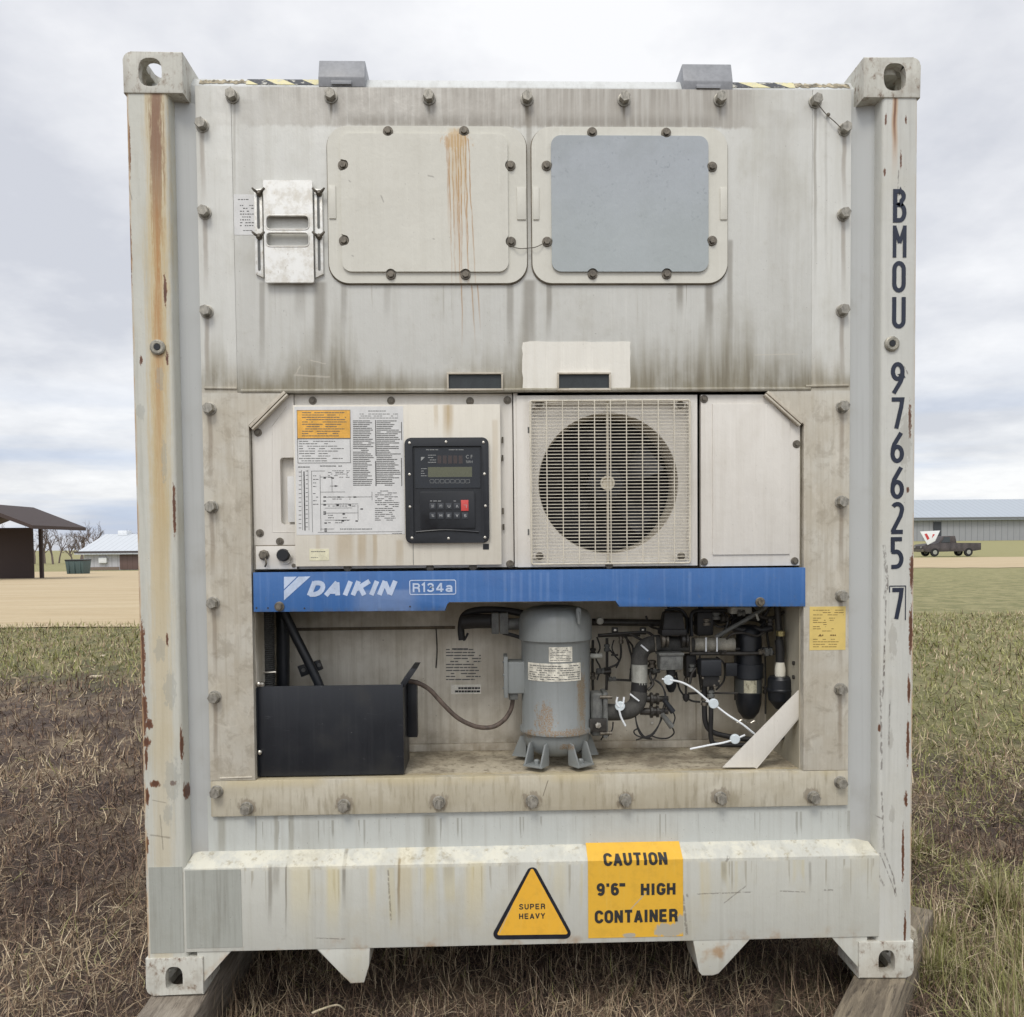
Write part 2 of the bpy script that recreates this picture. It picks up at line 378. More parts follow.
def rust_chips(t, c, pts, Y=0.0):
    for (u, v, rx, ry) in pts:
        f = t.blob(u, v, rx*0.8, ry, Y, 0.75, 150); k = t.blob(u, v, rx*0.5, ry*0.75, Y, 0.8, 190)
        c = t.mix(f, c, RUST); c = t.mix(t.mul(k, 0.7), c, RUSTD)
    return c
def post_left(t, c):
    Y = 0.0
    # ochre run below the casting, brown at its heart, fading down the whole post
    wob = t.M('MULTIPLY', t.M('SUBTRACT', t.noise(0, 0, 5, 3), 0.5), 0.022)
    a, b = P(156, 110, Y), P(163, 820, Y)
    cx_ = t.M('MULTIPLY_ADD', t.z, (b.x-a.x)/(b.z-a.z), a.x-a.z*(b.x-a.x)/(b.z-a.z))
    d = t.M('ABSOLUTE', t.M('SUBTRACT', t.M('SUBTRACT', t.x, cx_), wob)); fine = t.noise(120, 40, 3.5, 4, 0.6)
    d = t.M('ADD', d, t.M('ADD', t.M('MULTIPLY', t.M('SUBTRACT', fine, 0.5), 0.05), t.M('MULTIPLY', t.M('SUBTRACT', t.noise(240, 60, 30, 5, 0.75, (4, 0, 4)), 0.5), 0.035)))
    zt, zm, zl = P(156, 95, Y).z, P(156, 400, Y).z, P(156, 830, Y).z
    c = t.mix(t.mul(t.ss(d, 0.046, 0.012), t.ss(t.z, zl, zm, 0.30, 0.72)), c, rgb(196, 172, 118))
    c = t.mix(t.mul(t.ss(d, 0.020, 0.004), t.ss(t.z, P(156, 620, Y).z, P(156, 250, Y).z, 0, 0.8), t.ss(fine, 0.3, 0.55)), c, rgb(172, 120, 62))
    c = t.mix(t.mul(t.ss(d, 0.025, 0.010), t.ss(t.z, P(156, 270, Y).z, P(156, 130, Y).z, 0, 0.85)), c, rgb(124, 92, 72))
    c = rust_chips(t, c, [(142, 655, 3.5, 34), (144, 712, 4, 22), (149, 724, 5, 5), (146, 742, 5, 5), (146, 758, 2, 10), (155, 784, 6, 3.5), (173, 783, 4, 2.5), (147, 797, 2.5, 9),
                          (129, 150, 1.6, 24), (130, 250, 2, 30), (165, 290, 2, 14), (141, 360, 1.6, 5), (167, 358, 1.8, 6), (174, 510, 1.7, 26), (147, 845, 2, 9), (181, 745, 1.6, 16), (184, 793, 1.6, 8), (167, 640, 1.5, 6)])
    c = edge_rust(t, c, -1.219, -1, 0.9)
    for (u, v, rx, ry) in ((164, 460, 2.5, 20), (160, 378, 4, 10), (140, 412, 4, 8), (170, 690, 6, 18), (172, 780, 7, 20), (160, 650, 5, 12), (168, 815, 4, 10)):
        c = t.mix(t.mul(t.blob(u, v, rx, ry, Y, 0.8, 90), 0.4), c, rgb(150, 152, 146))
    for q in ((152, 800, 166, 803, 0.7), (160, 815, 163, 850, 0.8), (150, 835, 170, 838, 1.2), (132, 60, 126, 90, 1), (127, 180, 132, 200, 0.8)): c = t.mix(t.mul(t.seg(*q, Y), 0.4), c, rgb(84, 72, 60))
    return c
def edge_rust(t, c, xe_, side, f):
    n = t.noise(90, 60, 9, 5, 0.7, (2, 6, 2)); d = t.mul(t.M('SUBTRACT', xe_, t.x), side); c = t.mix(t.mul(t.ss(d, 0.016, 0.007), t.ss(n, 0.40, 0.55), f), c, rgb(190, 158, 118)); return t.mix(t.mul(t.ss(d, 0.011, 0.005), t.ss(n, 0.52, 0.62), f), c, rgb(118, 84, 62))
def post_right(t, c):
    Y = 0.0
    c = edge_rust(t, c, 1.219, 1, t.ss(t.z, P(905, 480, 0).z, P(905, 600, 0).z, 0.3, 1.0))
    c = t.mix(t.mul(t.streak(895, 96, 185, 4, Y, 1, 0), 0.7), c, rgb(176, 130, 80)); c = t.mix(t.mul(t.streak(895, 97, 160, 1.6, Y, 1, 0), 0.9), c, RUST)
    c = rust_chips(t, c, [(912, 572, 2.6, 20), (911, 630, 2.5, 24), (910, 420, 2, 18), (909, 690, 2.0, 14), (908, 742, 2, 20), (906, 800, 2.2, 8), (903, 855, 1.6, 28), (886, 120, 1.2, 6), (885, 172, 1.2, 4),
                          (901, 160, 1.2, 8), (908, 490, 1.8, 3), (880, 728, 1.2, 4), (906, 120, 1.3, 4), (905, 930, 1.5, 20)])
    for q in ((884, 545, 888, 590, 2.2), (887, 585, 884, 600, 1.6), (886, 600, 884, 680, 1.0), (881, 690, 882, 770, 1.3), (885, 640, 883, 700, 1.4), (890, 700, 889, 745, 1.0), (882, 792, 884, 850, 1.2),
              (885, 853, 894, 878, 1.0), (894, 878, 896, 897, 1.5), (879, 875, 884, 886, 1.2), (880, 853, 896, 894, 0.8), (878, 817, 882, 818, 1.0), (899, 170, 897, 205, 0.8), (904, 366, 908, 374, 0.9)):
        c = t.mix(t.mul(t.seg(*q, Y), 0.6, t.ss(t.noise(150, 150, 60, 3, 0.6), 0.38, 0.55)), c, rgb(74, 62, 56))
    for (u, v, rx, ry) in ((892, 815, 3, 8), (891, 740, 3, 9), (905, 440, 6, 26), (893, 640, 4, 18)):
        c = t.mix(t.mul(t.blob(u, v, rx, ry, Y, 0.8, 90), 0.4), c, rgb(150, 146, 136))
    return c
M_POSTL = weathered('post_paint_left', rgb(198, 198, 188), rgb(150, 148, 134), 0.4, 0.3, 0.42, post_left, warm=rgb(186, 176, 146))
M_POSTR = weathered('post_paint_right', rgb(200, 200, 193), rgb(158, 157, 150), 0.35, 0.25, 0.42, post_right, warm=rgb(186, 180, 160))
def casting_dirt(t, c):
    n = t.noise(45, 45, 30, 5, 0.7, (2, 2, 2)); c = t.mix(t.mul(t.ss(n, 0.50, 0.66), 0.6), c, rgb(146, 130, 112)); c = t.mix(t.mul(t.ss(n, 0.60, 0.70), 0.8), c, rgb(96, 70, 56))
    c = t.mix(t.mul(t.ss(t.noise(12, 12, 12, 5, 0.7, (5, 2, 8)), 0.48, 0.68), 0.35), c, rgb(146, 134, 118)); return c
M_CAST = weathered('casting_paint', rgb(200, 199, 189), rgb(150, 142, 130), 0.4, 0.3, 0.5, casting_dirt, warm=rgb(150, 132, 106))
M_BODY = weathered('container_paint', rgb(190, 191, 184), rgb(150, 146, 134), 0.35, 0.3)
M_CHAN = mat_channel()

# ------------------------------------------------------------------ the container
HW, HT = 1.219, 2.896
Z0, Z1 = LIFT, LIFT+HT
container = thing('shipping_container', (0, 0, Z0), 'old pale grey refrigerated shipping container with rusty corner posts standing on two timbers', 'shipping container')

def casting(side, top, label=None, ln=0.162, y=0.0):
    x0 = side*HW; x1 = side*(HW-0.178); za, zb = (Z1-0.122, Z1) if top else (Z0, Z0+0.118)
    d = 1 if ln > 0 else -1
    g = G()
    xin, xo_ = x1-side*0.0, x0; zo, zi = (zb, za) if top else (za, zb); R_ = 0.024; cc_ = []
    for k in range(7):
        a = math.pi/2*k/6; cc_.append((xo_-side*(R_-R_*math.cos(a)), zo+(-1 if top else 1)*(R_-R_*math.sin(a))))
    g.prism([(xin, zi), (xo_, zi)]+cc_+[(xin, zo)], *sorted((y-0.004*d, y+ln)), 0.004); o = g.build('corner_casting', M_CAST, container)
    org = ORG[container.name]; cut = []
    def cutter(fn):
        c = G(); fn(c); cut.append(c.build('cutter', M_CAST, None))
    t = 0.026
    ya, yb = sorted((y+t*d, y+ln-0.03*d))
    cutter(lambda c: c.box(x0-side*t, x1+side*t, ya, yb, za+t, zb-t, 0.006))
    xc = x0-side*(0.081 if top else 0.088); zc = (za+zb)/2+(0.001 if top else -0.004)
    rx, rz = (0.035, 0.042) if top else (0.027, 0.036)
    pts = []
    for k in range(28):
        a = 2*math.pi*k/28; q = 0.75 if (top or math.sin(a) > 0) else 0.35
        pts.append((xc+rx*math.copysign(abs(math.cos(a))**q, math.cos(a)), zc+rz*math.copysign(abs(math.sin(a))**q, math.sin(a))))
    cutter(lambda c: c.prism(pts, y-0.05*d, y+t*1.5*d) if d > 0 else c.prism(pts, y-t*1.5, y+0.05))
    yc = y+0.089*d
    def side_hole(c):
        q = [(yc+0.03*math.cos(2*math.pi*k/20), zc+0.04*math.sin(2*math.pi*k/20)) for k in range(20)]
        a = [c.bm.verts.new((x0+side*0.05, yy, zz)) for yy, zz in q]; b = [c.bm.verts.new((x0-side*t*1.4, yy, zz)) for yy, zz in q]
        f = [c.bm.faces.new(a), c.bm.faces.new(b[::-1])]+c.ring(b, a); bmesh.ops.recalc_face_normals(c.bm, faces=f)
    cutter(side_hole)
    zt = (zb-t*1.4, zb+0.05) if top else (za-0.05, za+t*1.4)
    cutter(lambda c: c.prismz([(p[0], p[1]) for p in rrect(xc-0.032, xc+0.032, yc-0.062, yc+0.062, 0.031)], *zt))
    boolean(o, cut)
    return o
for sd_ in (-1, 1):
    for tp in (True, False): casting(sd_, tp)
    for tp in (True, False): casting(sd_, tp, ln=-0.162, y=12.192)

# posts: front face, cranked return and recessed web
def post(side, mat, uf, ub):
    xo = side*(HW-0.004); za, zb = Z0+0.118, Z1-0.122
    def edge(u0, u1): a = P(u0, 120, 0); b = P(u1, 900, 0); return (a.x+b.x)/2
    xf = edge(*uf)
    prof = [(xo, 0.16), (xo, 0.010), (xo-side*0.003, 0.004), (xo-side*0.009, 0.001), (xf+side*0.012, 0.001), (xf+side*0.006, 0.0025), (xf+side*0.002, 0.006), (xf, 0.012), (xf-side*0.004, 0.046), (xf-side*0.004, 0.052), (xf+side*0.03, 0.16)]
    return G().prismz(prof, za, zb).build('corner_post', mat, container)
postl = post(-1, M_POSTL, (169, 185), None)
postr = post(1, M_POSTR, (880, 880), None)
for side in (-1, 1):                                      # blue-grey channel between post and machine: flat with a rolled bead
    xo = P(168 if side < 0 else 878, 400, 0.08).x
    xi = side*0.93
    a = xo+side*0.02
    prof = [(a, 0.050), (a-side*0.030, 0.054), (a-side*0.036, 0.049), (a-side*0.052, 0.0455), (a-side*0.070, 0.0475), (a-side*0.10, 0.057), (xi, 0.058), (xi, 0.10), (a, 0.10)]
    G().prismz(prof, Z0+0.30, Z1-0.122, 0).build('channel', M_CHAN, container)
# end wall strip under the machine, sill with its sloping ledge
def sill_dirt(t, c):
    Y = 0.0
    zl = P(500, 866, 0).z
    n = t.noise(16, 16, 10, 5, 0.7, (5, 5, 5))
    # washed run-off below the ledge
    c = t.mix(t.mul(t.drips(866, 0.16, Y, 70, 0.60, 2), 0.55), c, rgb(146, 138, 118))
    c = t.mix(t.mul(t.drips(866, 0.24, Y, 22, 0.60, 5), 0.40), c, rgb(196, 184, 140))
    for (u, v0, v1, wd, f, cc) in ((270, 866, 935, 3, .6, GRIME), (286, 866, 946, 1.2, .7, GRIME), (276, 866, 900, 5, .4, GRIME), (344, 855, 915, 2.6, .6, GRIME), (399, 860, 940, 2.0, .8, rgb(110, 96, 84)), (405, 850, 948, 12, .38, rgb(196, 176, 120)),
                                (430, 850, 940, 10, .35, rgb(200, 184, 130)), (333, 866, 948, 10, .5, rgb(214, 200, 150)), (300, 866, 948, 16, .4, rgb(216, 204, 162)), (475, 862, 946, 14, .45, rgb(212, 196, 146)), (705, 862, 940, 8, .3, rgb(204, 190, 150)), (372, 866, 930, 6, .4, rgb(206, 190, 144)), (560, 862, 930, 10, .3, rgb(206, 196, 160)), (448, 858, 890, 8, .4, rgb(150, 144, 128)), (513, 860, 890, 10, .35, rgb(160, 152, 136)), (810, 862, 900, 2, .4, GRIME), (724, 862, 890, 4, .4, GRIME), (846, 868, 930, 6, .3, rgb(170, 166, 150)), (620, 862, 945, 20, .15, GRIME)):
        c = t.mix(t.mul(t.streak(u, v0, v1, wd, Y, 1, 0, 0.004, u), f), c, cc)
    # ochre collecting on the ledge and at the lower edge
    led = t.mul(t.ss(t.z, zl-0.006, zl+0.006))
    c = t.mix(t.mul(led, t.ss(n, 0.42, 0.62), 0.6), c, rgb(222, 218, 200))
    c = t.mix(t.mul(led, t.ss(t.noise(30, 30, 30, 5, 0.7, (8, 1, 1)), 0.55, 0.7), 0.6), c, rgb(150, 138, 108))
    zb_ = P(500, 946, 0).z
    c = t.mix(t.mul(t.ss(t.z, zb_+0.05, zb_+0.0), t.ss(t.noise(7, 7, 7, 5, 0.6, (1, 8, 1)), 0.5, 0.65), 0.7), c, rgb(164, 124, 76))
    for q in ((697, 894, 752, 892, 0.9), (724, 903, 746, 886, 0.8), (780, 891, 805, 892, 0.8), (824, 890, 833, 890, 1.2), (726, 862, 729, 857, 1.8), (683, 895, 687, 935, 1.8), (687, 894, 688, 897, 1.5), (315, 938, 345, 939, 0.7), (388, 870, 391, 920, 1.2)):
        c = t.mix(t.mul(t.seg(*q, Y), 0.5, t.ss(t.noise(120, 150, 120, 3, 0.6), 0.36, 0.52)), c, rgb(82, 70, 62))
    return c
M_SILL = weathered('sill_paint', rgb(197, 197, 188), rgb(158, 154, 138), 0.28, 0.45, 0.42, sill_dirt, warm=rgb(190, 182, 156))
zs_top = P(512, 845.5, 0.055).z; zs_ld = P(512, 862.5, 0.0).z; zs_bot = P(512, 945, 0.0).z
xl, xr = P(183.5, 900, 0).x, P(879.5, 900, 0).x
g = G(); lo = [(xl, 0, zs_bot), (xl, 0, zs_ld), (xl+0.02, 0.054, zs_top), (xl, 0.16, zs_top), (xl, 0.16, zs_bot)]
hi = [(xr, 0, zs_bot), (xr, 0, zs_ld), (xr-0.02, 0.054, zs_top), (xr, 0.16, zs_top), (xr, 0.16, zs_bot)]
g.hull(lo, hi, 0.003)
sill = g.build('bottom_sill', M_SILL, container)
def wall_dirt(t, c):
    c = t.mix(t.mul(t.drips(815, 0.12, 0.08, 90, 0.60, 3), 0.6), c, rgb(140, 138, 128))
    for (u, v1, wd) in ((278, 850, 3), (293, 850, 4), (224, 850, 6), (430, 840, 10), (258, 848, 1)):
        c = t.mix(t.mul(t.streak(u, 812, v1+40, wd, 0.08, 1), 0.6), c, rgb(148, 145, 132))
    return c
M_WALL = weathered('end_wall_paint', rgb(193, 196, 191), rgb(160, 158, 148), 0.3, 0.3, 0.42, wall_dirt)
x0w, x1w, z0w, z1w = RC(196, 790, 860, 850, 0.06)
G().box(-1.035, 1.035, 0.0565, 0.11, zs_top-0.05, z1w, 0).build('end_wall', M_WALL, container)
# grey primer patches at the lower left: one on the post, one on the sill
M_PATCH = weathered('primer_patch', rgb(166, 168, 160), rgb(122, 120, 110), 0.6, 0.35, 0.5, warm=rgb(136, 130, 114))
x0, x1, z0, z1 = RC(186, 867, 241.5, 947.5, 0)
G().prism(rrect(x0, x1, max(z0, zs_bot+0.002), min(z1, zs_ld-0.004), 0.001, 2), -0.0015, 0.001).build('primer_patch', M_PATCH, sill)
x0, x1, z0, z1 = RC(148, 867, 183, 953, 0)
G().prism(rrect(max(x0, -HW+0.016), x1, z0, z1, 0.001, 2), -0.0005, 0.002).build('primer_patch', M_PATCH, postl)
# gussets, gooseneck feet
def plate(pts, y0, y1, name, mat, parent, bev=0.003): return G().prism(PP(pts, 0), y0, y1, bev).build(name, mat, parent)
plate([(196, 942), (240, 942), (204, 982), (198, 988)], 0.004, 0.016, 'gusset', M_SILL, container)
plate([(826, 931), (868, 930), (868, 976), (862, 972)], 0.004, 0.016, 'gusset', M_SILL, container)
for pts in ([(314, 947.5), (370, 947), (369, 966), (364, 983), (350, 984), (345, 978)], [(693, 939.5), (751, 939), (719, 974), (713, 976), (702, 976), (699, 972)]):
    g = G(); g.prism(PP(pts, 0), 0.002, 0.16, 0.004); g.build('gooseneck_foot', M_SILL, container)
# top rail with hazard tape and ragged ends
zr0, zr1 = P(512, 87, 0.07).z, P(512, 80, 0.09).z
M_RAIL = weathered('rail_paint', rgb(204, 206, 204), rgb(150, 148, 140), 0.3, 0.3)
xa, xb = -HW+0.17, HW-0.17
G().hull([(xa, 0.07, zr0-0.06), (xa, 0.07, zr0), (xa, 0.095, zr1), (xa, 0.30, zr1), (xa, 0.30, zr0-0.06)], [(xb, 0.07, zr0-0.06), (xb, 0.07, zr0), (xb, 0.095, zr1), (xb, 0.30, zr1), (xb, 0.30, zr0-0.06)], 0.002).build('top_rail', M_RAIL, container)
rail = [o for o in container.children if o.name.startswith('top_rail')][0]
def hazard_mat():
    t = MT('hazard_tape', 0.45); k = t.M('FRACT', t.M('MULTIPLY', t.M('ADD', t.x, t.M('MULTIPLY', t.z, 1.6)), 1/0.115))
    c = t.mix(t.ss(k, 0.47, 0.50), rgb(214, 206, 160), rgb(60, 62, 66)); n = t.noise(60, 60, 60, 5, 0.7)
    c = t.mix(t.ss(n, 0.55, 0.60), c, rgb(188, 186, 174)); return t.done(c, 0.5)
HZ = hazard_mat()
def on_rail(u0, u1, name, m, jag=None, f0=0.08, f1=0.92):
    g = G(); a = P(u0, 84, 0.075).x; b = P(u1, 84, 0.075).x; n = 24 if jag else 1; rnd = random.Random(int(u0))
    nrm = Vector((0, -(zr1-zr0), 0.025)).normalized()*0.0015
    lo, hi = [], []
    for i in range(n+1):
        x = a+(b-a)*i/n; fa = f0+(rnd.random()*0.25 if jag else 0); fb = f1-(rnd.random()*0.35 if jag else 0)
        lo.append(Vector((x, 0.07+0.025*fa, zr0+(zr1-zr0)*fa))+nrm); hi.append(Vector((x, 0.07+0.025*fb, zr0+(zr1-zr0)*fb))+nrm)
    lv = [g.bm.verts.new(p) for p in lo]; hv = [g.bm.verts.new(p) for p in hi]
    for i in range(n): g.bm.faces.new((lv[i], lv[i+1], hv[i+1], hv[i]))
    return g.build(name, m, rail)
on_rail(246, 319, 'hazard_tape', HZ); on_rail(732, 795, 'hazard_tape', HZ)
RAG = plain('torn_tape', rgb(150, 140, 118), 0.7, 0, 0.45, 0.6, 70)
on_rail(199, 246, 'torn_tape', RAG, True); on_rail(795, 850, 'torn_tape', RAG, True)
# lifted brackets on the roof edge
M_BRK = plain('bracket_paint', rgb(140, 142, 146), 0.45, 0, 0.08, 0.1, 14)
for (a, b, top, bot) in ((318, 364.5, 57, 86), (683.5, 733, 60.5, 90)):
    yf = 0.045
    x0, x1, z0, z1 = RC(a, top, b, bot, yf)
    prof = [(yf+0.004, z0), (yf, z0+0.028), (yf+0.02, z1), (yf+0.11, z1-0.006), (yf+0.17, z0+0.01), (yf+0.17, z0)]
    br = G().hull([(x0, p[0], p[1]) for p in prof], [(x1, p[0], p[1]) for p in prof], 0.003).build('roof_bracket', M_BRK, container)
    G().box(x0+0.04, x1-0.04, yf-0.004, yf+0.003, z0+0.004, z0+0.015, 0.001).build('bracket_tab', M_BRK, br)
# long sides, roof, far end, floor frame
g = G()
M_SIDE = weathered('side_wall_paint', rgb(196, 198, 194), rgb(150, 146, 134), 0.4, 0.3)
for side in (-1, 1):
    g = G(); pts_o, pts_i = [], []
    y = 0.16; k = 0
    while y < 12.03:
        for dy, dx in ((0, 0), (0.05, 0.0), (0.07, 0.02), (0.22, 0.02), (0.24, 0.0)):
            pts_o.append((side*(HW-0.012-dx), y+dy))
        y += 0.29
    pts = pts_o+[(side*(HW-0.07), pts_o[-1][1]), (side*(HW-0.07), 0.16)]
    g.prismz(pts, Z0+0.28, Z1-0.10); g.build('side_wall', M_SIDE, container)
    G().box(side*HW, side*(HW-0.06), 0.16, 12.03, Z1-0.10, Z1-0.02, 0.004).build('side_rail', M_SIDE, container)
    G().box(side*HW, side*(HW-0.05), 0.16, 12.03, Z0+0.12, Z0+0.28, 0.004).build('side_rail', M_SIDE, container)
G().box(-HW+0.04, HW-0.04, 0.12, 12.1, Z1-0.06, Z1-0.03).build('roof', M_SIDE, container)
G().box(-HW+0.06, HW-0.06, 0.5, 12.1, Z0+0.18, Z0+0.22).build('floor', M_SIDE, container)
g = G()
for k in range(38): g.box(-HW+0.05, HW-0.05, 0.45+k*0.305, 0.50+k*0.305, Z0+0.06, Z0+0.18)
g.build('cross_member', plain('underframe_paint', rgb(70, 66, 60), 0.8, 0, 0.2), container)
for side in (-1, 1):
    G().box(side*(HW-0.02), 0, 12.15, 12.18, Z0+0.1, Z1-0.1, 0.004).build('door', M_SIDE, container)
    G().prismz([(side*HW, 12.03), (side*(HW-0.12), 12.03), (side*(HW-0.12), 12.17), (side*HW, 12.17)], Z0+0.11, Z1-0.12).build('corner_post', M_SIDE, container)
# threaded bosses on the posts
M_BOSS = plain('boss_metal', rgb(150, 146, 134), 0.45, 0.4, 0.2)
for (u, v, po) in ((158, 347.5, postl), (891.5, 344, postr)):
    c = P(u, v, 0); g = G(); g.lathe([(0.0215, 0.004), (0.0235, 0), (0.0235, -0.006), (0.019, -0.009), (0.012, -0.009), (0.0095, -0.007), (0.0095, 0.003)], c, (0, 1, 0), 12)
    o = g.build('threaded_boss', M_BOSS, po, angle=20)
    G().lathe([(0.009, 0.0), (0.009, -0.0092), (0.006, -0.0092), (0.003, -0.0092)], c, (0, 1, 0), 12).build('hole', BLACK, o) if False else None
    G().lathe([(0.0095, 0.0), (0.0095, -0.0094), (0.001, -0.0094)], c, (0, 1, 0), 12).build('boss_hole', BLACK, po)

# painted letters down the right post, narrow drafting figures
def arc(cx_, cz_, rx, rz, a0, a1, n=10): return [(cx_+rx*math.cos(math.radians(a0+(a1-a0)*k/n)), cz_+rz*math.sin(math.radians(a0+(a1-a0)*k/n))) for k in range(n+1)]
GL = {
 'B': [([(1.6, 0), (1.6, 24)], 0), ([(0, 22.4), (5, 22.4)]+arc(5, 18.8, 3.2, 3.6, 90, -60, 8)+[(6.0, 13)], 0), ([(1.6, 12.8), (5.4, 12.8)]+arc(5.2, 7.2, 3.6, 5.6, 90, -90, 10)+[(0, 1.6)], 0)],
 'M': [([(1.5, 0), (1.5, 24)], 0), ([(8.7, 0), (8.7, 24)], 0), ([(1.6, 22.5), (5.1, 11)], 0), ([(8.6, 22.5), (5.1, 11)], 0)],
 'O': [(arc(5, 17.5, 3.6, 4.9, 0, 180)+arc(5, 6.5, 3.6, 4.9, 180, 360), 1)],
 'U': [([(1.6, 24)]+arc(5.1, 6, 3.5, 4.4, 180, 360)+[(8.6, 24)], 0)],
 '9': [(arc(5, 16.9, 3.5, 5.5, -40, 320, 20), 1), ([(8.5, 16.5), (8.3, 13), (7.2, 9.4), (2.2, 0.6)], 0)],
 '7': [([(0.6, 22.5), (8.6, 22.5), (7.9, 17), (4.2, 0)], 0)],
 '6': [(arc(5, 7.1, 3.5, 5.5, 0, 360, 20)[:-1], 1), ([(1.5, 7.4), (1.8, 11), (2.8, 14.6), (7.8, 23.4)], 0)],
 '2': [(arc(5, 18.6, 3.5, 3.9, 150, -20, 10)+[(7.4, 13.6), (1.9, 2.6), (1.9, 1.6)], 0), ([(0.6, 1.6), (9.2, 1.6)], 0)],
 '5': [([(8.8, 22.4), (2.0, 22.4), (2.0, 12.6)], 0), ([(1.2, 13.0)]+arc(4.6, 7.4, 3.9, 5.7, 110, -90, 10)+[(1.0, 1.6)], 0)],
}

# block capitals built from strokes: 10 x 14 boxes, drawn as ribbons
BL = {
 'C': [([(9.0, 9.6)]+arc(5.2, 9.2, 3.8, 3.5, 20, 180, 8)+arc(5.2, 4.8, 3.8, 3.5, 180, 340, 8)+[(9.0, 4.4)], 0)],
 'A': [([(0.9, 0), (5, 13.2)], 0), ([(5, 13.2), (9.1, 0)], 0), ([(2.4, 4.0), (7.6, 4.0)], 0)],
 'U': [([(1.4, 14)]+arc(5, 4.9, 3.6, 3.6, 180, 360)+[(8.6, 14)], 0)],
 'T': [([(0.2, 12.7), (9.8, 12.7)], 0), ([(5, 12.7), (5, 0)], 0)], 'I': [([(5, 0), (5, 14)], 0)],
 'O': [(arc(5, 9.2, 3.8, 3.5, 0, 180)+arc(5, 4.8, 3.8, 3.5, 180, 360), 1)],
 'N': [([(1.4, 0), (1.4, 14)], 0), ([(8.6, 0), (8.6, 14)], 0), ([(1.6, 13), (8.4, 1)], 0)],
 'H': [([(1.4, 0), (1.4, 14)], 0), ([(8.6, 0), (8.6, 14)], 0), ([(1.4, 7.2), (8.6, 7.2)], 0)],
 'G': [([(9.0, 9.8)]+arc(5.2, 9.2, 3.8, 3.5, 20, 180, 8)+arc(5.2, 4.8, 3.8, 3.5, 180, 350, 8)+[(9.0, 6.2), (5.6, 6.2)], 0)],
 'E': [([(1.4, 0), (1.4, 14)], 0), ([(1.4, 12.7), (9, 12.7)], 0), ([(1.4, 7.1), (8.4, 7.1)], 0), ([(1.4, 1.3), (9.2, 1.3)], 0)],
 'R': [([(1.4, 0), (1.4, 14)], 0), ([(1.4, 12.7), (6, 12.7)]+arc(6, 9.8, 2.7, 2.9, 80, -80, 6)+[(6, 6.9), (1.4, 6.9)], 0), ([(6, 6.8), (8.4, 5.4), (8.8, 0)], 0)],
 'P': [([(1.4, 0), (1.4, 14)], 0), ([(1.4, 12.7), (6, 12.7)]+arc(6, 9.6, 2.7, 3.1, 80, -80, 6)+[(6, 6.3), (1.4, 6.3)], 0)],
 'S': [([(8.8, 10.2)]+arc(5.1, 10.0, 3.5, 2.8, 30, 225, 8)+arc(4.9, 4.0, 3.8, 2.8, 60, -150, 8)+[(1.2, 4.0)], 0)],
 'V': [([(0.9, 14), (5, 0.8)], 0), ([(5, 0.8), (9.1, 14)], 0)], 'Y': [([(0.9, 14), (5, 6.6)], 0), ([(9.1, 14), (5, 6.6)], 0), ([(5, 6.8), (5, 0)], 0)],
 'D': [([(1.4, 0), (1.4, 14)], 0), ([(1.4, 12.7), (4.6, 12.7)]+arc(4.6, 7, 4.1, 5.6, 75, -75, 8)+[(4.6, 1.3), (1.4, 1.3)], 0)],
 'K': [([(1.4, 0), (1.4, 14)], 0), ([(9, 14), (2, 6.0)], 0), ([(4.0, 8.2), (9.2, 0)], 0)],
 '9': [(arc(5, 9.4, 3.6, 3.4, 0, 360, 16)[:-1], 1), ([(8.6, 9.4), (8.5, 5)]+arc(5, 4.4, 3.5, 3.1, 0, -150, 6), 0)],
 '6': [(arc(5, 4.6, 3.6, 3.4, 0, 360, 16)[:-1], 1), ([(1.4, 4.6), (1.5, 9)]+arc(5, 9.6, 3.5, 3.1, 180, 30, 6), 0)],
 "'": [([(5, 14), (5, 10)], 0)], '"': [([(3, 14), (3, 10)], 0), ([(7, 14), (7, 10)], 0)],
 '1': [([(6, 0), (6, 13.6), (3.0, 10.8)], 0)],
 '3': [([(1.4, 10.6)]+arc(4.8, 10.1, 3.2, 2.7, 165, -80, 8)+arc(4.8, 4.4, 3.8, 3.2, 80, -165, 8), 0)],
 '4': [([(0.2, 3.8), (9.8, 3.8)], 0), ([(0.9, 4.0), (6.4, 13.4)], 0), ([(6.8, 14), (6.8, 0)], 0)],
 'a': [([(2.0, 7.4)]+arc(4.9, 7.0, 3.2, 2.3, 140, 0, 6)+[(8.1, 0)], 0), (arc(4.7, 3.1, 3.3, 2.2, 0, 360, 12)[:-1], 1)],
}
def block(g, body, x0, x1, z0, z1, y, wd, gap=0.28, shear=0.0, narrow="I'1", th=0.0):
    ws_ = [0.42 if c in narrow else (0.5 if c == '"' else 1.0) for c in body]; tot = sum(ws_)+gap*(len(body)-1); cw = (x1-x0-shear*(z1-z0))/tot; x = x0
    for c, q in zip(body, ws_):
        for k, (path, cl) in enumerate(BL[c]):
            mid = (1-q)*5
            pp = [(x+((p[0]-mid)/10)*cw+shear*p[1]/14*(z1-z0), z0+p[1]/14*(z1-z0)) for p in path]; g.ribbon(pp, wd, y-0.00012*k, th, bool(cl))
        x += (q+gap)*cw
    return g
g = G()
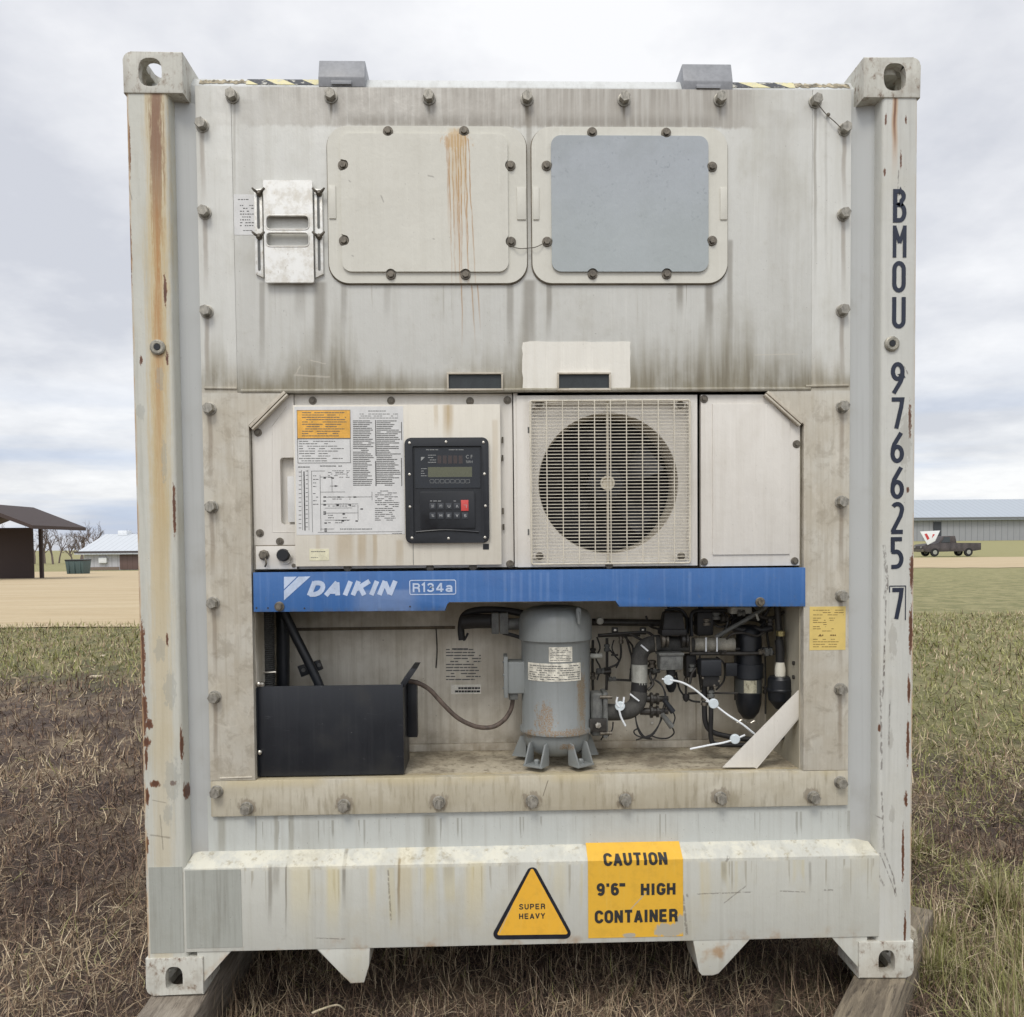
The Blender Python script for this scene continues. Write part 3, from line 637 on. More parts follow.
for ch, v0, v1, u0, u1 in (('B', 189, 222.5, 893, 906), ('M', 225.5, 257.5, 892.5, 906.5), ('O', 261, 292.5, 892.5, 905.5), ('U', 297, 328.5, 892, 905.5), ('9', 362, 394, 890.8, 904.5), ('7', 397.5, 428.5, 890.8, 904), ('6', 432, 463, 890.5, 904),
                           ('6', 466.5, 499, 890.5, 904), ('2', 502, 534, 890.5, 904), ('5', 537, 569, 890, 903.5), ('7', 588, 619, 891.5, 903)):
    x0, x1, z0, z1 = RC(u0, v0, u1, v1, 0)
    for k, (path, cl) in enumerate(GL[ch]):
        pp = [(x0+(p[0]/10)*(x1-x0), z0+p[1]/24*(z1-z0)) for p in path]; g.ribbon(pp, px(4.3 if ch != 'M' else 3.7, 0), 0.0002-0.00012*k, closed=bool(cl))
x0, x1, z0, z1 = RC(889.5, 586, 905.5, 620, 0); g.ribbon([(x0, z1), (x1, z1), (x1, z0)], 0.003, 0.0); g.ribbon([(x0, z1), (x0, z1-0.02)], 0.003, 0.0)
g.build('lettering', NAVY, postr, smooth=False)

# warning signs on the sill
def yellow(name, c, chips):
    t = MT(name, 0.42); n = t.noise(26, 26, 26, 5, 0.65); s1 = t.noise(90, 90, 6, 4)
    col = t.mix(t.mul(t.ss(n, 0.45, 0.7), 0.35), c, tuple(q*0.72 for q in c[:3])+(1,)); col = t.mix(t.mul(t.ss(s1, 0.55, 0.75), 0.25), col, rgb(226, 196, 110))
    for q in chips: col = t.mix(q(t), col, rgb(176, 170, 154))
    return t.done(col, t.ss(n, 0.3, 0.7, 0.35, 0.5))
Y_CAUT = yellow('caution_sign_yellow', rgb(230, 180, 62), [lambda t: t.blob(668, 930, 14, 7, 0, 0.55, 50), lambda t: t.blob(680, 924, 5, 10, 0, 0.5, 60), lambda t: t.mul(t.seg(628, 912, 650, 888, 0.8, 0), 0.8), lambda t: t.mul(t.blob(630, 935, 6, 2.4, 0, 0.5, 60), 1)])
zn = (zs_top-zs_ld); slope_n = Vector((0, -zn, 0.054)).normalized()
def on_sill(x, z, off):                              # wraps a flat layout round the bend of the ledge
    if z <= zs_ld: return Vector((x, -off, z))
    L = math.hypot(zn, 0.054); f = (z-zs_ld)/L
    return Vector((x, 0.054*f, zs_ld+zn*f))+slope_n*off
def wrap(g, off):
    geom = g.bm.verts[:]+g.bm.edges[:]+g.bm.faces[:]
    bmesh.ops.bisect_plane(g.bm, geom=geom, plane_co=(0, 0, zs_ld), plane_no=(0, 0, 1))
    for v in g.bm.verts: v.co = on_sill(v.co.x, v.co.z, off-v.co.y)
    return g
x0, x1, z0, z1 = RC(588, 862, 683, 937, 0); z1 = zs_ld+0.084
g = G(); vv = [g.bm.verts.new(p) for p in ((x0, 0, z0), (x1, 0, z0), (x1, 0, z1), (x0, 0, z1))]; g.bm.faces.new(vv); wrap(g, 0.0016)
sign = g.build('height_sign', Y_CAUT, sill, smooth=False); sign['label'] = 'yellow rectangle with black caution height wording'
g = G()
for body, u0, v0, u1, v1 in (('CAUTION', 604, 855.5, 667, 867.5), ("9'6\"", 597, 883, 624, 895), ('HIGH', 641, 883, 675, 894.5), ('CONTAINER', 595, 909.5, 677, 922)):
    x0, x1, z0, z1 = RC(u0, v0, u1, v1, 0)
    if body == 'CAUTION': z0 = zs_ld-0.016; z1 = zs_ld+0.026
    block(g, body, x0, x1, z0, z1, 0, px(3.0, 0))
wrap(g, 0.0026); g.build('sign_lettering', INK, sill, smooth=False)
def tri(cx_, verts, r, n=6):                              # rounded triangle
    o = []; m = len(verts)
    for i in range(m):
        p = Vector(verts[i]); a = (Vector(verts[i-1])-p).normalized(); b = (Vector(verts[(i+1) % m])-p).normalized()
        h = a.angle(b)/2; c = p+(a+b).normalized()*(r/math.sin(h)); t1 = p+a*(r/math.tan(h)); t2 = p+b*(r/math.tan(h))
        a1 = math.atan2(*(t1-c).yx); a2 = math.atan2(*(t2-c).yx); da = (a2-a1+math.pi) % (2*math.pi)-math.pi
        o += [(c.x+r*math.cos(a1+da*k/n), c.y+r*math.sin(a1+da*k/n)) for k in range(n+1)]
    return o
V3 = PP([(532.3, 861), (574.5, 938.5), (489.5, 939.5)], 0); V3i = PP([(532, 867), (568.5, 934), (496.5, 935)], 0)
ws = G().prism(tri(0, V3, 0.018), -0.0014, 0.001).build('warning_triangle', plain('sign_black', rgb(30, 33, 42), 0.42), sill, smooth=False)
G().prism(tri(0, V3i, 0.005), -0.0020, -0.001).build('triangle_face', yellow('triangle_yellow', rgb(238, 182, 62), [lambda t: t.mul(t.seg(499, 934, 512, 905, 0.7, 0), 0.7)]), sill, smooth=False)
g = G()
for body, u0, v0, u1, v1 in (('SUPER', 519, 903.5, 545, 909), ('HEAVY', 519, 913, 545, 918.5)):
    x0, x1, z0, z1 = RC(u0, v0, u1, v1, 0); block(g, body, x0, x1, z0, z1, -0.0024, px(1.15, 0))
g.build('triangle_lettering', INK, sill, smooth=False)

# ------------------------------------------------------------------ the refrigeration machine bolted into the end frame
unit = thing('refrigeration_unit', (0, 0.06, Z0+0.35), 'cream refrigeration machine with fan grille and blue band bolted inside the end of the container', 'refrigeration unit')
YF = 0.045
BEIGE = rgb(198, 190, 178)
def panel_dirt(t, c):
    Y = YF; zt, zb_ = P(512, 88, Y).z, P(512, 389, Y).z
    n = t.noise(55, 20, 2.2, 5, 0.62, (3, 3, 3)); n3 = t.noise(9, 9, 6, 5, 0.6, (2, 9, 4))
    # washed soot under the roof edge
    fr = t.xramp([(196, 0.1), (240, 0.25), (330, 0.7), (430, 0.8), (540, 0.85), (640, 0.85), (735, 0.8), (762, 0.12), (850, 0.1)], Y, 100)
    edge = t.M('ADD', zt-0.125, t.M('MULTIPLY', t.M('SUBTRACT', t.noise(50, 0, 2, 3), 0.5), 0.03))
    c = t.mix(t.mul(t.ss(t.z, edge, t.M('ADD', edge, 0.012)), fr, t.ss(n, 0.2, 0.6, 0.55, 1.0)), c, rgb(158, 152, 142))
    c = t.mix(t.mul(t.ss(t.z, zt-0.10, zt+0.01), t.ss(n, 0.42, 0.66), 0.5, fr), c, rgb(120, 114, 106))
    # flames of dark dust rising from the lower lip
    hr = t.xramp([(196, 0.22), (205, 0.55), (235, 0.45), (262, 0.25), (290, 0.38), (318, 0.95), (345, 0.80), (368, 0.30), (400, 0.26), (450, 0.22), (500, 0.5), (527, 0.72), (545, 0.35), (600, 0.2), (640, 0.6), (665, 0.5), (700, 0.75), (728, 0.9), (760, 0.6), (790, 0.62), (815, 0.35), (850, 0.3)], Y, 370)
    hr = t.mul(hr, t.ss(t.noise(18, 0, 0, 3, 0.6, (6, 0, 0)), 0.3, 0.68, 0.55, 1.35))
    up = t.M('DIVIDE', t.M('SUBTRACT', t.z, zb_-0.01), t.M('MULTIPLY', hr, 0.36))
    ab = t.ss(t.z, zb_-0.012, zb_-0.004); fl = t.mul(t.ss(up, 1.0, 0.0), t.ss(n, 0.2, 0.6, 0.55, 1.0), t.ss(n3, 0.3, 0.55, 0.5, 1.0), ab)
    c = t.mix(t.mul(fl, 0.9), c, rgb(142, 135, 115)); c = t.mix(t.mul(t.ss(up, 0.6, 0.0), t.ss(n, 0.42, 0.72), 0.7, ab), c, rgb(104, 96, 78))
    c = t.mix(t.mul(t.ss(t.z, zb_+0.06, zb_-0.005), t.ss(n3, 0.3, 0.6, 0.4, 0.9), 0.6, ab), c, rgb(142, 135, 116))
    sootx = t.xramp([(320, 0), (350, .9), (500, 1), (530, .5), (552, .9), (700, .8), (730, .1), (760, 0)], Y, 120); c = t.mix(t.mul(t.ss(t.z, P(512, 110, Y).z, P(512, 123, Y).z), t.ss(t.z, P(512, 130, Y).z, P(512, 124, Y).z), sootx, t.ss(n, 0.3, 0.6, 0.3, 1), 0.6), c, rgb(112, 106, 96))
    # runs under the hatches, the vent and the bolts
    for (u, v0, v1, wd, f) in ((529, 110, 300, 4.0, .5), (529, 280, 390, 9, .55), (344, 283, 345, 4, .4), (387, 283, 330, 5, .25), (510, 283, 372, 5, .5), (549, 283, 350, 4, .55), (680, 283, 320, 5, .6), (709, 283, 350, 6, .6), (730, 240, 390, 4, .5), (320, 282, 390, 9, .55), (262, 282, 390, 4, .45), (300, 284, 330, 8, .3),
                               (331, 98, 128, 2, .8), (429, 99, 128, 2, .6), (527, 100, 130, 2.5, .9), (624, 100, 128, 2, .8), (720, 98, 128, 2, .6), (234.5, 98, 230, 1.6, .3), (815, 102, 320, 2.2, .55), (826, 120, 330, 2, .2), (248, 100, 390, 12, .14), (778, 110, 390, 16, .12)):
        c = t.mix(t.mul(t.streak(u, v0, v1, wd, Y, 1, 0, 0.004, u*0.37), f), c, rgb(116, 108, 94))
    c = t.mix(t.mul(t.drips(283, 0.16, Y, 80, 0.62, 7), t.xramp([(330, 0.2), (500, 0.4), (640, 0.7), (720, 0.8), (731, 0)], Y, 290)), c, rgb(140, 132, 114))
    # rust runs from the hatch bolt carry on below
    for (u, s_, v1) in ((461.5, 1, 340), (471, 5, 335), (477, 4, 320)): c = t.mix(t.mul(t.streak(u, 275, v1+20, 0.9, Y, 1, s_, 0.003, u), 0.6), c, rgb(166, 122, 66))
    # light scratches
    for q in ((294, 375, 330, 377, 1.2), (310, 360, 326, 364, 0.8), (755, 355, 798, 354, 0.8), (300, 366, 296, 374, 1)): c = t.mix(t.mul(t.seg(*q, Y), 0.5), c, rgb(206, 200, 186))
    return c
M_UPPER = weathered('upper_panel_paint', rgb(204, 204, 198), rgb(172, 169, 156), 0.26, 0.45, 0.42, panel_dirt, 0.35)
def flange_dirt(t, c):
    Y = YF; n = t.noise(70, 20, 3, 5, 0.65, (1, 2, 3)); n2 = t.noise(7, 7, 7, 6, 0.65, (7, 1, 2)); n3 = t.noise(18, 18, 18, 5, 0.7, (0, 3, 9), 0.4)
    low = t.ss(t.z, P(512, 330, Y).z, P(512, 430, Y).z)
    c = t.mix(t.mul(t.ss(t.z, P(512, 380, Y).z, P(512, 400, Y).z), 0.75), c, rgb(198, 192, 177)); c = t.mix(t.mul(low, t.ss(t.noise(90, 30, 3.5, 5, 0.65, (6, 6, 1)), 0.45, 0.7), 0.4), c, rgb(164, 154, 134))
    c = t.mix(t.mul(low, t.ss(n2, 0.38, 0.62), 0.5), c, rgb(180, 170, 150)); c = t.mix(t.mul(low, t.ss(n3, 0.5, 0.66), 0.45), c, rgb(150, 140, 122))
    c = t.mix(t.mul(low, t.ss(t.noise(20, 20, 9, 5, 0.7, (5, 3, 9), 0.3), 0.52, 0.7), 0.5), c, rgb(214, 208, 194))
    for (u0, u1, us) in ((204, 216, (409, 507, 603, 697)), (843, 840, (405, 502, 597, 689))):
        pass
    for (u, v) in ((202, 126), (205, 213), (207, 312), (210, 409), (212, 507), (214, 603), (215, 697), (844, 129), (843, 215), (842, 310), (842, 405), (841, 502), (841, 597), (840, 689)):
        c = t.mix(t.mul(t.streak(u, v, v+95, 3.2, Y, 1, 1.5 if u < 500 else 0, 0.006, v*0.1), 0.5), c, rgb(124, 108, 90))
    for (u, v, r_, f) in ((228, 705, 22, 0.5),):
        a = P(u, v, Y); ex = t.M('SUBTRACT', t.x, a.x); ez = t.M('SUBTRACT', t.z, a.z); r = t.M('SQRT', t.M('ADD', t.M('MULTIPLY', ex, ex), t.M('MULTIPLY', ez, ez)))
        c = t.mix(t.mul(t.ss(t.M('ABSOLUTE', t.M('SUBTRACT', r, px(r_))), 0.004, 0.001), t.ss(n3, 0.42, 0.6), f*0.5), c, rgb(222, 214, 198))
    return c
M_FLANGE = weathered('flange_paint', rgb(204, 204, 198), rgb(172, 169, 156), 0.26, 0.45, 0.45, lambda t, c: flange_dirt(t, panel_dirt(t, c)), 0.5)
def bottom_dirt(t, c):
    Y = YF; n = t.noise(4, 4, 6, 5, 0.6, (4, 4, 1)); n2 = t.noise(60, 20, 9, 4, 0.6)
    c = t.mix(t.mul(t.ss(n, 0.35, 0.6), 0.6), c, rgb(172, 163, 140)); c = t.mix(t.mul(t.ss(n2, 0.5, 0.7), 0.5), c, rgb(140, 130, 108))
    zt = P(512, 776, Y).z; c = t.mix(t.mul(t.ss(t.z, zt-0.035, zt), t.ss(n, 0.4, 0.6), 0.4), c, rgb(206, 190, 146))
    for (u, v) in ((247, 807), (344, 804), (439, 802), (532, 800), (625, 799), (720, 797), (812, 796)): c = t.mix(t.mul(t.blob(u, v, 9, 9, Y, 0.5, 60), 0.6), c, rgb(120, 108, 94))
    c = t.mix(t.mul(t.seg(548, 780, 543, 796, 0.6, Y), 0.7), c, rgb(90, 80, 70))
    return c
M_BOTTOM = weathered('bottom_flange_paint', rgb(196, 190, 173), rgb(150, 140, 118), 0.5, 0.4, 0.45, bottom_dirt, 0.5, warm=rgb(166, 152, 120))

XL0, XR0 = (P(196, 120, YF).x+P(211, 816, YF).x)/2, (P(850, 120, YF).x+P(849, 805, YF).x)/2
ZT, ZB = P(522, 88, YF).z, P(530, 811, YF).z
OL = (P(249, 440, YF).x+P(255, 770, YF).x)/2; OR = (P(803, 430, YF).x+P(804, 765, YF).x)/2
OT, OB = P(512, 392, YF).z, P(530, 775, YF).z
xs1, xs2 = P(234, 240, YF).x, P(812, 240, YF).x
# upper panel with its rolled lower lip
up_ = G().box(xs1-0.02, xs2+0.02, YF, YF+0.03, OT+0.002, ZT, 0.003).build('upper_panel', M_UPPER, unit)
G().tube([(OL-0.02, YF+0.001, OT+0.006), (OR+0.02, YF+0.001, OT+0.006)], 0.0065, 12, smooth=False).build('panel_lip', M_UPPER, unit)
# side flanges (upper plain part, weld ridge, lower part with the chamfered shoulder)
zlip = P(225, 388, YF).z
cl = P(250, 425, YF).z; cxl = P(283, 392, YF).x; cxr = P(768, 392, YF).x; cr_ = P(803, 424, YF).z
yv = YF-0.0012
left = [(XL0, ZB), (OL, ZB), (OL, cl), (cxl, OT), (xs1+0.0, OT), (xs1, ZT), (XL0, ZT)]
fl = G().prism([(XL0, OB-0.001), (OL, OB-0.001), (OL, cl), (cxl, OT), (xs1, OT), (xs1, ZT), (XL0, ZT)], yv, YF+0.03, 0.0012).build('side_flange', M_FLANGE, unit)
fr_ = G().prism([(XR0, OB-0.001), (OR, OB-0.001), (OR, cr_), (cxr, OT), (xs2, OT), (xs2, ZT), (XR0, ZT)], yv, YF+0.03, 0.0012).build('side_flange', M_FLANGE, unit)
G().tube([(XL0+0.01, yv, zlip), (xs1-0.0, yv, zlip-0.002)], 0.0045, 10, smooth=False).build('weld_ridge', M_FLANGE, fl)
G().tube([(OR+0.004, yv, zlip-0.002), (XR0-0.006, yv, zlip)], 0.0045, 10, smooth=False).build('weld_ridge', M_FLANGE, fr_)
G().tube([(XL0+0.03, yv, P(230, 778, YF).z), (OL-0.01, yv, P(250, 777, YF).z)], 0.003, 8, smooth=False).build('weld_ridge', M_FLANGE, fl)
bf = G().box(XL0, XR0, yv-0.001, YF+0.03, ZB, OB-0.002, 0.0035).build('bottom_flange', M_BOTTOM, unit)
# chamfer bars in the top corners
M_TRIM = weathered('shell_cream', rgb(196, 188, 172), rgb(146, 136, 118), 0.4, 0.4, 0.45, None, 0.6)
for a, b in (((250, 427), (285, 392)), ((802, 423), (767, 392))):
    A, B = P(*a, YF), P(*b, YF); d = (B-A).normalized(); n_ = Vector((-d.z, 0, d.x))*(1 if b[0] > a[0] else -1)
    for off, dep, wd in ((0.0, 0.028, 0.0045), (-0.0105, 0.020, 0.003)):
        q0, q1 = A+n_*off, B+n_*off
        G().hull([(q0+n_*wd)[:1]+(YF-0.006,)+((q0+n_*wd).z,), (q0-n_*wd)[:1]+(YF-0.006,)+((q0-n_*wd).z,), (q1-n_*wd)[:1]+(YF-0.006,)+((q1-n_*wd).z,), (q1+n_*wd)[:1]+(YF-0.006,)+((q1+n_*wd).z,)],
                 [(q0+n_*wd)[:1]+(YF+dep,)+((q0+n_*wd).z,), (q0-n_*wd)[:1]+(YF+dep,)+((q0-n_*wd).z,), (q1-n_*wd)[:1]+(YF+dep,)+((q1-n_*wd).z,), (q1+n_*wd)[:1]+(YF+dep,)+((q1+n_*wd).z,)], 0.0015).build('corner_trim', M_TRIM, unit)

# big perimeter bolts: washer, hexagonal head
def hexbolt(r, h, wr, mat, name, wash=0.003):
    g = G(); g.lathe([(wr, 0), (wr, -wash), (wr*0.9, -wash-0.0008), (r*0.9, -wash-0.0008)], (0, 0, 0), (0, 1, 0), 20)
    g.lathe([(r, -wash), (r, -h+0.001), (r*0.95, -h), (0.001, -h)], (0, 0, 0), (0, 1, 0), 6); return mesh_only(g, name, mat, angle=25)
BOLT = hexbolt(0.0168, 0.028, 0.0205, STEEL, 'bolt'); BOLT2 = hexbolt(0.010, 0.012, 0.0155, STEELD, 'small_bolt')
SCREW = hexbolt(0.007, 0.007, 0.0125, STEELD, 'screw', 0.002)
for (u, v) in ((232.5, 97), (331, 97), (429, 98.5), (527, 99.5), (624, 100), (720, 100), (815, 102), (202.5, 126), (205, 213), (207, 312), (210, 409), (212, 507), (213.5, 603), (215, 697), (217, 791.5),
               (844, 130), (843, 215), (842, 311), (842, 407), (841, 502), (841, 596), (840, 689), (840, 782), (247, 808), (344, 805), (439, 802), (532, 801), (625, 799.5), (720, 797.5), (813, 797)):
    p = P(u, v, yv); inst(BOLT, 'bolt', unit, (p.x, yv-(0.001 if v > 790 else 0), p.z), (0, random.uniform(0, 1), 0))
# wire seal between two corner bolts
G().tube([P(818, 104, yv-0.01), P(826, 114, yv-0.008), P(835, 122, yv-0.012), P(841, 128, yv-0.01)], 0.0014, 6).build('seal_wire', STEELD, unit)
G().lathe([(0.005, 0), (0.006, -0.004), (0.003, -0.007)], P(828, 115, yv-0.004), (0, 1, 0), 10).build('lead_seal', STEELD, unit)

# inspection hatches
def hatch_dirt(t, c):
    Y = YF-0.012
    for (u0, sl_, v0, v1, wd, f) in ((447.5, 3, 138, 200, 2.5, .55), (449, 4, 140, 282, 0.9, .75), (452, 5, 136, 282, 1.4, .7), (455, 7, 136, 270, 1.0, .8), (458, 3, 134, 282, 1.3, .9), (461, 1, 134, 282, 1.2, .9), (465, 5, 136, 282, 1.2, .9), (468, 10, 140, 282, 1.0, .85), (463, 7, 140, 282, 0.8, .7), (456, 2, 150, 240, 3.5, .3)):
        c = t.mix(t.mul(t.streak(u0, v0, v1+50, wd*0.8, Y, 1, sl_, 0.007, u0), t.ss(t.noise(90, 0, 20, 3, 0.6, (u0, 0, 0)), 0.3, 0.55, 0.35, 1), f), c, rgb(168, 122, 66))
    c = t.mix(t.mul(t.blob(456, 140, 12, 9, Y, 0.9, 90), 0.45), c, rgb(190, 150, 94)); c = t.mix(t.mul(t.streak(457, 128, 240, 11, Y, 1.8, 4, 0.004, 3), 0.35), c, rgb(200, 172, 120))
    for q in ((428, 176, 434, 178, 1.0), (381, 196, 384, 203, 0.8), (349, 181, 351, 183, 0.8), (433, 239, 435, 240, 1), (352, 256, 354, 257, 1)): c = t.mix(t.mul(t.seg(*q, Y), 0.4), c, rgb(90, 84, 80))
    return c
M_HATCH = weathered('hatch_cream', rgb(208, 206, 195), rgb(176, 172, 158), 0.15, 0.15, 0.4, hatch_dirt, 0.3)
M_HATCHR = weathered('hatch_cream_plain', rgb(210, 208, 197), rgb(176, 172, 158), 0.15, 0.15, 0.4, None, 0.3)
def grey_cover(t, c):
    n = t.noise(90, 90, 90, 2, 0.5, (4, 4, 4)); m = t.noise(11, 11, 11, 3, 0.6, (2, 6, 2))
    c = t.mix(t.mul(t.ss(n, 0.60, 0.70), t.ss(m, 0.46, 0.60), 0.6), c, rgb(134, 140, 146)); c = t.mix(t.mul(t.ss(t.noise(5, 5, 5, 5, 0.6, (9, 9, 1)), 0.4, 0.65), 0.5), c, rgb(150, 156, 158)); c = t.mix(t.mul(t.ss(t.noise(70, 70, 30, 5, 0.75, (1, 9, 1)), 0.62, 0.70), 0.4), c, rgb(120, 126, 132)); c = t.mix(t.mul(t.ss(t.z, P(600, 150, 0.03).z, P(600, 260, 0.03).z), 0.5), c, rgb(170, 178, 176)); return c
M_GREY = weathered('cover_grey', rgb(166, 172, 177), rgb(156, 161, 164), 0.15, 0.25, 0.4, grey_cover, 0.25)
EDGELN = plain('edge_line_brown', rgb(116, 108, 94), 0.8, 0, 0.2)  # brown tone of the dark outlines behind hatches and socket plate
def hatch(u0, v0, u1, v1, iu0, iv0, iu1, iv1, bolts, m_in, m_out, tabs, lab):
    y1 = YF-0.010; x0, x1, z0, z1 = RC(u0, v0, u1, v1, y1)
    gk = G().prism(rrect(x0-0.003, x1+0.003, z0-0.004, z1+0.002, 0.064, 10), YF-0.003, YF+0.004).build('hatch_edge_shade', EDGELN, unit)  # dark rim plate standing in for edge shadow and grime round the hatch
    h = G().prism(rrect(x0, x1, z0, z1, 0.062, 10), y1, YF+0.004, 0.003, 3).build('access_hatch', m_out, unit); h['label'] = lab
    y2 = y1-0.008; a0, a1, b0, b1 = RC(iu0, iv0, iu1, iv1, y2)
    # raised cover, notched round each bolt
    pts = []
    bl = [P(u, v, y1) for u, v in bolts]; R = 0.017
    base = rrect(a0, a1, b0, b1, 0.03, 6); N = []
    for i in range(len(base)):
        p, q = Vector(base[i]), Vector(base[(i+1) % len(base)]); L = (q-p).length; k = max(1, int(L/0.004))
        for j in range(k): N.append(p+(q-p)*j/k)
    for p in N:
        for c in bl:
            d = p-Vector((c.x, c.z))
            if d.length < R:
                ctr = Vector(((a0+a1)/2, (b0+b1)/2)); inw = (ctr-Vector((c.x, c.z)))
                if abs(c.x-a0) < 0.03 or abs(c.x-a1) < 0.03: dx = math.sqrt(max(R*R-(p.y-c.z)**2, 0)); p = Vector((c.x+math.copysign(dx, inw.x), p.y))
                else: dz_ = math.sqrt(max(R*R-(p.x-c.x)**2, 0)); p = Vector((p.x, c.z+math.copysign(dz_, inw.y)))
        pts.append((p.x, p.y))
    G().prism(pts, y2, y1+0.002, 0).build('hatch_cover', m_in, h)
    for p in bl: inst(BOLT2, 'bolt', h, (p.x, y1, p.z), (0, random.uniform(0, 1), 0))
    for (s0, t0, s1, t1) in tabs:
        x0, x1, z0, z1 = RC(s0, t0, s1, t1, y1); G().box(x0, x1, y1-0.004, y1+0.001, z0, z1, 0.0015).build('hatch_tab', m_out, h)
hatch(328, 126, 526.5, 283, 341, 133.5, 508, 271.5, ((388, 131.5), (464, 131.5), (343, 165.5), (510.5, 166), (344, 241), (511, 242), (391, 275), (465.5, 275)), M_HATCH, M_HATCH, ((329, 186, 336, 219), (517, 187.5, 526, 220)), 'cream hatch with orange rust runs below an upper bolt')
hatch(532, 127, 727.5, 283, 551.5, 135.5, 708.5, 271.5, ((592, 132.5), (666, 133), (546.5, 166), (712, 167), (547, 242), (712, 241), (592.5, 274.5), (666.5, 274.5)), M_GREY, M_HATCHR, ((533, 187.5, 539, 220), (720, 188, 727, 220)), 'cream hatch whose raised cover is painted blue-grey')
G().tube([P(513, 247, 0.03), P(520, 248.5, 0.022), P(529, 248, 0.03), P(536, 247, 0.022), P(544, 243, 0.03)], 0.0013, 6).build('seal_wire', STEELD, unit)

# sliding fresh-air vent
y1 = YF-0.006; y2 = YF-0.022
x0, x1, z0, z1 = RC(264, 180, 313, 282.5, y2)
def galv_mat():
    t = MT('vent_aluminium', 0.34, 0.55); n = t.noise(130, 130, 60, 4, 0.7); m = t.noise(25, 25, 25, 5, 0.7)
    c = t.mix(t.ss(m, 0.4, 0.65), rgb(222, 221, 216), rgb(200, 196, 186)); c = t.mix(t.mul(t.ss(n, 0.6, 0.72), 0.6), c, rgb(140, 126, 104)); return t.done(c, t.ss(n, 0.3, 0.7, 0.28, 0.5), n, 0.15)
ALU = galv_mat()
vent = G().prism(rrect(x0, x1, z0, z1, 0.005, 3), y2, y2+0.012, 0).build('air_vent_slide', ALU, unit)
cut = []
slots = ((266, 215.5, 309, 229.5), (266, 232.5, 309, 246.5))
for q in slots:
    a = RC(*q, y2); c = G().prism(rrect(*a, 0.013, 6), y2-0.05, y2+0.05).build('cutter', ALU); cut.append(c)
boolean(vent, cut)
for q in slots:                                           # raised rim round each slot
    a = RC(*q, y2); g = G(); g.tube([(x, y2, z) for x, z in rrect(*a, 0.013, 6)]+[(a[1], y2, a[3]-0.013)], 0.0022, 8, smooth=False); g.build('slot_rim', ALU, vent)
for (a, b) in ((255, 263), (315, 323)):
    x0, x1, z0, z1 = RC(a, 189, b, 278, y1)
    ins = 0.010; left = a < 290
    pts = [(x0, z0+0.012), (x1, z0), (x1, z1), (x0, z1-0.004)] if left else [(x1, z0+0.012), (x0, z0), (x0, z1), (x1, z1-0.004)]
    r = G().prism(pts, y1-0.004, YF+0.001, 0.001).build('vent_rail', ALU, unit)
    xm = (x0+x1)/2
    for (c0, c1) in ((195, 229), (240, 271)):
        g = G(); g.prism(rrect(xm-0.004, xm+0.004, P(300, c1, y1).z, P(300, c0, y1).z, 0.0038, 4), y1-0.0055, y1-0.002, 0); g.build('rail_slot', DGREY, r)
    for v in (193, 236.5):
        c = P((a+b)/2, v, y1-0.008); g = G(); g.lathe([(0.009, 0.006), (0.010, 0), (0.007, -0.006), (0.004, -0.010)], c, (0, 1, 0), 12)
        for s_ in (-1, 1): g.tube([c, c+Vector((s_*0.010, -0.006, 0.004)), c+Vector((s_*0.019, -0.010, 0.012))], [0.004, 0.0045, 0.0025], 8)
        g.build('wing_nut', STEELD, r)
x0, x1, z0, z1 = RC(234, 194.5, 255.5, 235, YF)
lb = G().quad(x0, x1, z0, z1, YF, 0.0008).build('air_table_label', PAPER, unit)
g = G(); marks(g, 238, 198, 252, 201, YF-0.0008, 1, 0.8, 0.8, (1, 3), seed=3); marks(g, 240, 204, 254, 227, YF-0.0008, 8, 0.7, 0.9, (1, 2.5), 0.8, 4); marks(g, 243, 229, 254, 232, YF-0.0008, 1, 0.8, 0.6, (1, 3), 0.5, 5); g.build('label_print', INKG, lb, smooth=False)

# drain windows in the lip, one inside a freshly painted patch
x0, x1, z0, z1 = RC(522.5, 342, 630, 390, YF)
rnd = random.Random(4); pts = []
for (a, b, n_) in (((x0, z0), (x1, z0), 10), ((x1, z0), (x1, z1), 8), ((x1, z1), (x0, z1+0.002), 14), ((x0, z1), (x0, z0), 8)):
    for k in range(n_): pts.append((a[0]+(b[0]-a[0])*k/n_+rnd.uniform(-.0018, .0018), a[1]+(b[1]-a[1])*k/n_+rnd.uniform(-.0018, .0018)))
G().prism(pts, YF-0.0012, YF+0.001).build('fresh_paint_patch', weathered('fresh_cream_paint', rgb(228, 225, 215), rgb(204, 198, 184), 0.3, 0.2, 0.35, None, 0.2), unit, smooth=False)
DARKH = plain('dark_opening', rgb(44, 50, 52), 0.5, 0, 0.15)
for (a, b) in ((447, 503), (557, 610.5)):
    x0, x1, z0, z1 = RC(a, 373, b, 391, YF)
    g = G(); t_ = 0.0055
    for q in ((x0, x1, z1-t_, z1), (x0, x1, z0, z0+t_), (x0, x0+t_, z0+t_, z1-t_), (x1-t_, x1, z0+t_, z1-t_)): g.box(q[0], q[1], YF-0.012, YF+0.002, q[2], q[3], 0.001)
    f = g.build('drain_window', M_TRIM, unit); G().box(x0+t_, x1-t_, YF-0.003, YF+0.0005, z0+t_, z1-t_).build('window_pane', DARKH, f)

